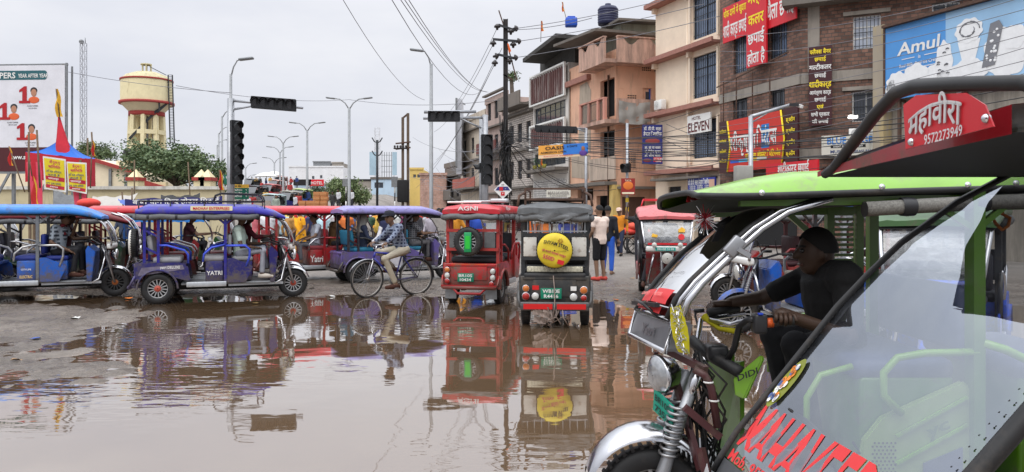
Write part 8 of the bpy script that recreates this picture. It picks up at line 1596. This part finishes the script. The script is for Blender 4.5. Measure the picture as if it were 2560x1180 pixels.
    b(MB().prism([P(1754, 555, 3.9), P(1800, 553, 3.9), P(1803, 573, 3.9), P(1757, 578, 3.9)], (0, .03, 0)), 'mirror', BLKMET); b(MB().tube([P(1800, 560, 3.9), P(1846, 540, 3.95)], .01, 6), 'mirror_stalk', BLKMET)
    # pillars, louvred panel, braces
    b(MB().bar((2.03, 3.42, .35), (2.03, 3.42, 1.70), .072, .05, up=(1, 0, 0)), 'pillar', DG)
    for x in (2.0, 2.9): b(MB().bar((x + .0, 4.33, .4), (x, 4.33, 1.68), .05, .05, up=(1, 0, 0)), 'pillar', DG)
    b(MB().bar((3.8, 3.42, .4), (3.8, 3.42, 1.7), .06, .05, up=(1, 0, 0)), 'pillar', DG)
    for x0, x1 in ((1.72, 1.78), (1.88, 1.94)): b(MB().bar(((x0 + x1) / 2, 4.3, .8), ((x0 + x1) / 2, 4.3, 1.64), .045, .04, up=(1, 0, 0)), 'pillar', DG)
    q = MB(); [q.bx(1.78, 1.88, 4.29, 4.31, 1.02 + .028 * i, 1.036 + .028 * i) for i in range(21)]; b(q, 'louvre_panel', DG)
    b(MB().bar((1.5, 4.33, 1.62), (1.74, 4.31, 1.40), .03), 'brace', DG); b(MB().bar((2.03, 3.42, 1.52), (1.85, 3.42, 1.64), .025).bar((2.03, 3.42, 1.52), (2.2, 3.42, 1.66), .025), 'brace', DG); b(MB().bar((1.02, 3.5, 1.645), (3.8, 3.5, 1.68), .04).bar((1.1, 4.3, 1.59), (3.8, 4.3, 1.66), .04), 'roof_rail', DG)
    # curtain roll
    q = MB(); q.tube([P(2162, 523, 3.42), P(2300, 515, 3.42), P(2450, 507, 3.42), P(2620, 500, 3.42)], .033, 14); b(q, 'curtain_roll', mat('mesh_cloth', (.17, .165, .15), .9, 0, .5, 120)); q = MB(); q.lathe([(.040, -.03), (.042, 0), (.040, .03)], P(2268, 517, 3.42), (1, 0, 0), 14).lathe([(.040, -.03), (.042, 0), (.040, .03)], P(2450, 507, 3.42), (1, 0, 0), 14).lathe([(.001, 0), (.036, .0)], P(2161, 523, 3.42), (-1, 0, 0), 14); b(q, 'strap', BLKMET)
    # seats, driver side panel with embossed letters, hoop rails
    b(MB().rbox((1.75, 3.85, .62), (.42, .8, .5), .02), 'driver_box', DG); b(MB().rbox((1.74, 3.86, .90), (.46, .82, .10), .04), 'driver_seat', seat_mat((70, 80, 110))); b(MB().rbox((2.02, 3.86, 1.12), (.07, .8, .30), .03), 'seat_back', seat_mat((70, 80, 110)))
    b(MB().rbox((2.45, 3.86, .62), (.40, .8, .5), .02), 'middle_box', DG); b(MB().rbox((2.45, 3.86, .90), (.44, .82, .10), .04), 'middle_seat', seat_mat((84, 90, 120))); b(MB().rbox((3.35, 3.86, .86), (.5, .82, .12), .04), 'rear_seat', seat_mat((84, 90, 120))); b(MB().rbox((3.65, 3.86, 1.15), (.1, .82, .4), .04), 'rear_backrest', seat_mat((84, 90, 120)))
    b(MB().rbox((2.3, 3.86, .34), (3.0, .84, .05), .01), 'floor', GREYMET)
    pan = mat('panel_sage', s2l((140, 168, 92)), .35, 0, .1, 4, coat=.3); 
    b(MB().prism([(1.50, 3.42, .35), (2.05, 3.42, .35), (2.05, 3.42, .80), (1.98, 3.42, .86), (1.62, 3.42, .70), (1.54, 3.42, .60)], (0, .03, 0)), 'driver_side_panel', pan, bevel=.01); b(MB().prism([(1.80, 3.408, .40), (1.97, 3.408, .46), (1.97, 3.408, .57), (1.80, 3.408, .50)], (0, .008, 0)), 'dark_inset', seat_mat((70, 80, 110))); b(MB().bar((1.68, 3.41, .62), (1.99, 3.41, .79), .012).bar((1.68, 3.41, .50), (1.99, 3.41, .67), .012), 'panel_rib', LG)
    q = MB(); [q.disc((1.58 + .018 * i + (.009 if j % 2 else 0), 3.416, .38 + .016 * j), (0, -1, 0), .005, 8) for i in range(6) for j in range(14)]; b(q, 'perforation', DARK); b(MB().text('yc', (1.86, 3.412, .66), (.9, 0, .42), (-.3, 0, 1), .055, .11, off=.03), 'lettering', mat('emboss_green', s2l((80, 110, 60)), .4))
    b(MB().tube([(1.70, 3.40, .72), (1.62, 3.40, .80), (1.62, 3.40, .90), (1.68, 3.40, .965), (1.80, 3.40, .985), (2.03, 3.40, .99)], .017, 10), 'grab_rail', LG); b(MB().tube([(2.05, 3.40, 1.03), (2.15, 3.40, 1.00), (2.32, 3.40, .92), (2.36, 3.40, .80), (2.36, 3.40, .55)], .02, 10), 'grab_rail', LG); b(MB().tube([(1.30, 3.44, .62), (1.30, 3.44, .78), (1.36, 3.44, .88), (1.50, 3.44, .92)], .015, 8), 'grab_rail', LG); b(MB().tube([(1.42, 4.3, .72), (1.42, 4.3, .95), (1.5, 4.3, 1.02), (1.9, 4.3, 1.05)], .016, 8), 'grab_rail', LG)
    for s in (3.42, 4.3): w1 = wheel(t, 3.35 - 1.9, s - 3.85, .26, .12)
    b(MB().tube([P(2490, 560, 3.6), P(2482, 545, 3.6), P(2500, 532, 3.6), P(2525, 545, 3.6), P(2520, 565, 3.6), P(2505, 575, 3.6), P(2490, 560, 3.6)], .008, 6).bar(P(2505, 535, 3.6), P(2510, 505, 3.6), .012), 'hand_strap', flat('strap_orange', (190, 110, 40)))
    for px, py in ((2205, 467), (1905, 482), (2420, 462), (2540, 458)): b(MB().lathe([(.014, 0), (.012, .006), (.003, .008)], P(px, py, 3.40), (0, -1, .2), 12), 'bolt', CHROME)
def f_parent_(o, t): RM[o] = RM[t]; return o
green()
# tinsel and garland
rr = random.Random(6); c = P(1762, 548, 3.55); q = MB()
for i in range(150):
    d = Vector((rr.gauss(0, 1), rr.gauss(0, 1), rr.gauss(-.2, 1))).normalized(); q.mi(0 if i % 5 < 2 else 1); k = rr.uniform(.05, .09) if i % 5 < 2 else rr.uniform(.03, .055); q.bar(c + d * .005, c + d * k, .004, .0015)
[q.bar(c, P(1757, 505, 3.6), .003) for i in range(1)]; o = q.build('tinsel', [mat('tinsel_silver', (.7, .7, .7), .2, 1, .1), mat('tinsel_red', s2l((150, 24, 36)), .5)]); tag(o, 'red and silver tinsel tuft hanging from the green rickshaw visor', 'tinsel'); origin(o, c)
rows = []
for i in range(15):
    u = i / 14; p = P(1688 + 22 * u, 765 + 118 * u, 3.44); w_ = .022 + .014 * math.sin(u * 3) ; rows.append([p + Vector((w_ * s, -.02 * math.cos(s * 1.5), .006 * math.sin(i * 2 + s))) for s in (-1, -.5, 0, .5, 1)])
q = MB(); q.grid(rows); t_ = q.build('garland', cloth((196, 186, 30))); tag(t_, 'yellow cloth garland with silver tinsel tied to the green rickshaw windscreen tube', 'garland'); q = MB()
for i in range(70): p = P(1688 + 22 * (i / 70) + rr.uniform(-9, 9), 765 + 118 * i / 70, 3.42); d = Vector((rr.uniform(-1, 1), -.4, rr.uniform(-1, 1))).normalized() * .018; q.bar(p - d, p + d, .003, .0015)
q.build('silver_threads', MATS['tinsel_silver'], t_)
q = MB(); q.tube([P(1760, 790, 3.98), P(1775, 806, 3.95), P(1800, 822, 3.88), P(1840, 828, 3.75)], [.02, .012, .012, .015], 7); o = q.build('garland', cloth((196, 186, 30))); tag(o, 'yellow garland wound round the chrome handlebar', 'garland')
# its driver: cabin shade is put into the near-black skin and clothes
person('driver in shade-darkened clothes with cropped hair gripping the green rickshaw handlebar', (1.62, 3.9, 0), 180, 'drive', (10, 10, 12), (14, 15, 20), 4, .75, vox=.012, curl=1.5, turn=.0, k=1.0, face=True, hair='short',
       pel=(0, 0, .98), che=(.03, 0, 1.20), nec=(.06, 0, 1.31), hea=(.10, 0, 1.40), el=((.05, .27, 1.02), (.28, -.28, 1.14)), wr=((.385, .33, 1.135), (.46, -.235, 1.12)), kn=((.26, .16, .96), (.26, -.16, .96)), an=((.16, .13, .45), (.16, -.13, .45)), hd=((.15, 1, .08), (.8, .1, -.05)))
# ------------------------------------------------------------------ dark red roofed rickshaw, nearest, cut by the frame
def nearred():
    t = thing('electric_rickshaw', 'nearest rickshaw with dark red roof edge and wide hazy windscreen at the right', 'rickshaw', (1.9, 2.12, 0), 0, 'electric rickshaws'); b = lambda mb, n, m, **k: mb.build(n, m, t, True, **k)
    N, Fa = 1.62, 2.6
    prof = [(1790, 1180), (1812, 1140), (1850, 1080), (1960, 945), (2100, 770), (2180, 686), (2260, 610), (2400, 508), (2560, 424)]
    fa = [P(x, y, Fa) for x, y in prof]; bow = lambda v: math.sin(math.pi * v)
    wid = [.86, .88, .9, .92, .94, .95, .96, .97, .97]
    nr = [Vector((p.x + .10, Fa - w_ * 1.02, p.z)) for p, w_ in zip(fa, wid)]
    sf = lambda i, v: fa[i].lerp(nr[i], v) + Vector((-.014 * bow(v), 0, .012 * bow(v)))
    b(MB().grid([[sf(i, v / 12) for v in range(13)] for i in range(1, len(fa))]), 'windscreen', glassy('near_windscreen', (.84, .86, .88), .30, .022, (.70, .74, .84), .015, (.56, .60, .66)))
    b(MB().tube([p + Vector((-.01, 0, .004)) for p in fa], .011, 8), 'screen_seal', BLACK); b(MB().tube([p + Vector((-.01, 0, .004)) for p in nr], .022, 8), 'screen_seal', BLACK)
    def fsp(u, i, f, o=.006): a = sf(i, u).lerp(sf(i + 1, u), f); return a + Vector((-o, 0, o))
    # dotted border
    q = MB(); 
    for i in range(2, 7):
        for k in range(9):
            for u in (.93, .95, .97): p = fsp(u, i, k / 9); q.disc(p, (-.7, 0, .7), .0028, 8)
    for i in range(2, 4):
        for k in range(14): p = fsp(.02, i, k / 14); q.disc(p, (-.7, 0, .7), .003, 6)
    b(q, 'dotted_border', DARK)
    b(MB().grid([[fsp(.975 + .04 * j, i, 0) for j in range(2)] for i in range(2, 9 - 1)]), 'dark_border', DARK)
    SR = flat('sticker_red', (206, 44, 46), .5); xd = (sf(2, .6) - sf(2, .2)).normalized(); yd = (sf(4, .3) - sf(2, .3)).normalized()
    def onglass(tx, u0, u1, h0, h1):        # lettering laid on the curved screen: u across, h = height along the profile in points
        V_, F_ = glyphs(tx, .02); xa, xb = min(v[0] for v in V_), max(v[0] for v in V_); ya, yb = -.0, .73; q = MB()
        def pt(a, c, ly=0):
            u = u0 + (u1 - u0) * (a - xa) / (xb - xa); h = h0 + (h1 - h0) * (c - ya) / (yb - ya); i = max(0, min(len(fa) - 2, int(h))); return fsp(u, i, h - i, .0012)
        b(q.add([pt(*v) for v in V_], F_), 'lettering', SR)
    onglass('MAHAVEER', .03, .78, 1.62, 2.58); onglass('Mob. 9572273949', .03, .62, 1.0, 1.42)
    # oval floral sticker
    q = MB(); c0 = fsp(.06, 3, -.05, .006)
    q.add([c0 + xd * (.040 * math.cos(a)) + yd * (.10 * math.sin(a)) for a in [6.283 * k / 28 for k in range(28)]], [tuple(range(28))]); b(q, 'oval_sticker', flat('sticker_olive', (120, 126, 30), .5)); q = MB(); rq = random.Random(9)
    for k in range(30): p = c0 + Vector((-.003, 0, .003)) + xd * rq.uniform(-.022, .022) + yd * rq.uniform(-.075, .075); q.mi(k % 3).add([p + xd * .010 * math.cos(a) + yd * .013 * math.sin(a) for a in [6.283 * j / 7 for j in range(7)]], [tuple(range(7))])
    b(q, 'sticker_flowers', [WHITE, flat('flower_orange', (220, 130, 40)), flat('flower_blue', (70, 90, 140))])
    # wiper on the glass
    a0, a1, a2 = fsp(.30, 3, .55, .02), fsp(.34, 2, .85, .02), fsp(.40, 2, .5, .02); b(MB().tube([P(1972, 1022, 2.42), P(2020, 1060, 2.34), P(2070, 1112, 2.26)], [.004, .012, .012], 6).tube([P(2070, 1112, 2.26), P(2090, 1180, 2.2)], .004, 5).tube([P(2065, 1145, 2.26), P(2150, 1132, 2.2), P(2132, 1105, 2.2)], .004, 5), 'wiper', BLKMET)
    # apron below the screen
    b(MB().grid([[sf(i, v / 8) + Vector((-.004, 0, -.002)) for v in range(9)] for i in (0, 1)]), 'lower_border', mat('border_grey', (.06, .062, .066), .4, 0, .2)); ap = [P(1770, 1180, Fa) + Vector((0, 0, -.02)), P(1812, 1132, Fa)]
    b(MB().grid([[Vector((x - .05 * bow(v / 6), Fa - .86 * v / 6, z)) for v in range(7)] for x, z in ((fa[0].x - .03, fa[0].z + .03), (fa[0].x - .08, fa[0].z - .12), (fa[0].x - .02, fa[0].z - .3))]), 'chin_panel', mat('chin_silver', (.5, .51, .52), .3, .5, .15))
    wheel(t, .62 - 1.9, 0, .26, .11); b(MB().tube([(.66, 2.2, .26), (.75, 2.2, .62)], .025, 8).tube([(.66, 2.04, .26), (.75, 2.04, .62)], .025, 8), 'fork', STEEL)
    # roof: dark red shell with a long front visor
    rows = []
    for x, e in ((1.02, 0), (1.10, .02), (1.35, .05), (1.8, .09), (2.6, .11), (3.8, .10)):
        zb = 1.722 if x < 1.3 else 1.73
        rows.append([(x + (.02 * (j / 16) if x < 1.2 else 0), Fa - (Fa - N) * j / 16, zb + (.012 + .085 * j / 16 if x < 1.2 else .085 * j / 16) + (e + .012) * math.sin(math.pi * min(1, max(0, .04 + .92 * j / 16))) ** .4) for j in range(17)])
    DR = mat('paint_dark_red', s2l((140, 24, 38)), .35, 0, .2, 4, .1, 6, .3, coat=.5); b(MB().grid(rows), 'roof', DR); b(MB().grid([[(p[0] + .012, p[1], 1.716 + .05 * (j / 16)) for j, p in enumerate(r)] for r in rows]), 'roof_lining', mat('lining_black', (.008, .007, .007), .7, 0, .2))
    b(MB().grid([[Vector((1.018 + .02 * (j / 16), Fa - (Fa - N) * j / 16, 1.717 + .045 * (j / 16) + (.017 + .045 * j / 16) * k)) for j in range(17)] for k in (0, .5, 1)]), 'roof_lip', DR)
    # arched black tube in front of the roof, red plate hung under it
    tube_ = [P(2062, 436, 2.54), P(2085, 420, 2.48), P(2130, 362, 2.34), P(2190, 284, 2.14), P(2240, 232, 2.0), P(2290, 215, 1.9), P(2400, 210, 1.70), P(2560, 207, 1.52), P(2700, 260, 1.42)]
    b(MB().tube(tube_, [.014, .016, .018, .018, .018, .018, .017, .016, .016], 12), 'visor_tube', BLACK)
    q4 = lambda x, y: P(x, y, F * .968 / (x - CX)); pl = [q4(2258, 262), q4(2290, 238), q4(2415, 232), q4(2462, 262), q4(2484, 316), q4(2264, 373)]; b(MB().prism(pl, (.006, .004, 0)), 'red_plate', flat('plate_bright_red', (196, 28, 40), .4)); xd = (q4(2484, 316) - q4(2264, 373)).normalized(); yd = Vector((0, -.05, 1))
    ar = MB(); ar.text('महावीरा', q4(2338, 281), xd, yd, .056, .225, lift=.004, arc=1.6); ar.text('9572273949', q4(2360, 337), xd, yd, .024, .155, lift=.004); b(ar, 'lettering', mat('letter_silver', s2l((200, 198, 200)), .4))
    for x, y in ((2280, 355), (2466, 296)): b(MB().lathe([(.010, 0), (.009, .006), (.002, .008)], q4(x, y), (-.5, -.8, 0), 12), 'bolt', CHROME)
    for x, y in ((3.7, Fa - .02), (3.7, N + .02), (2.3, N + .02)): b(MB().bar((x, y, .4), (x, y, 1.72), .05), 'pillar', BLKMET)
    b(MB().rbox((2.9, 2.12, .34), (2.2, .84, .05), .01), 'floor', GREYMET); b(MB().rbox((3.2, 2.12, .8), (.5, .84, .14), .04), 'rear_seat', seat_mat((60, 60, 70)))
    for y in (Fa - .06, N + .06): wheel(t, 3.4 - 1.9, y - 2.12, .26, .12)
nearred()
finish_people()
for i in range(26):                     # deeper rows of the crowd
    k = (i * 7 + 3) % 29; src = CP[k]; px = 705 + 16.3 * i; Y = 27 + (i * 5) % 12; c = dup(src, (P(px, 0, Y).x, Y, .02), R(random.uniform(180, 300))); c['label'] = src['label'].split(' standing')[0] + ' farther back between others behind ' + beside(px)
place_distant()
rr = random.Random(21)
LT = (('crumpled white plastic wrapper', (214, 214, 210)), ('orange snack wrapper', (220, 120, 40)), ('torn blue plastic scrap', (60, 90, 170)), ('brown paper scrap', (150, 120, 90)), ('dry fallen leaf', (110, 90, 50)))
for i, (px, py) in enumerate(((190, 800), (322, 748), (90, 850), (40, 905), (640, 760), (830, 742), (1540, 752), (1510, 610), (1580, 700), (780, 722))):
    Y = EYE * F / (py - HY); x = P(px, py, Y).x; q = MB(); q.grid([[(.05 * a + rr.uniform(-.015, .015), .05 * b_ + rr.uniform(-.015, .015), rr.uniform(0, .03)) for a in range(-1, 2)] for b_ in range(-1, 2)]); o = q.build('litter', flat('litter_%d' % (i % 5), LT[i % 5][1], .7)); o.location = (x, Y, max(0, gh(x, Y)) + .004); tag(o, LT[i % 5][0] + (' on the wet mud at left', ' by the front wheel of the blue rickshaw', ' lying on the left mud bank', ' at the edge of the left mud bank', ' beside the violet blue rickshaw', ' near the bicycle front wheel', ' on the wet ground right of the black rickshaw', ' on dry ground near the orange shirted man', ' on the ground before the faded red rickshaw', ' on mud between rickshaw and bicycle')[i], 'litter')
for o in list(bpy.data.objects):
    if o.type == 'MESH' and o.parent is None and 'label' not in o and 'kind' not in o: print('NOLABEL', o.name)
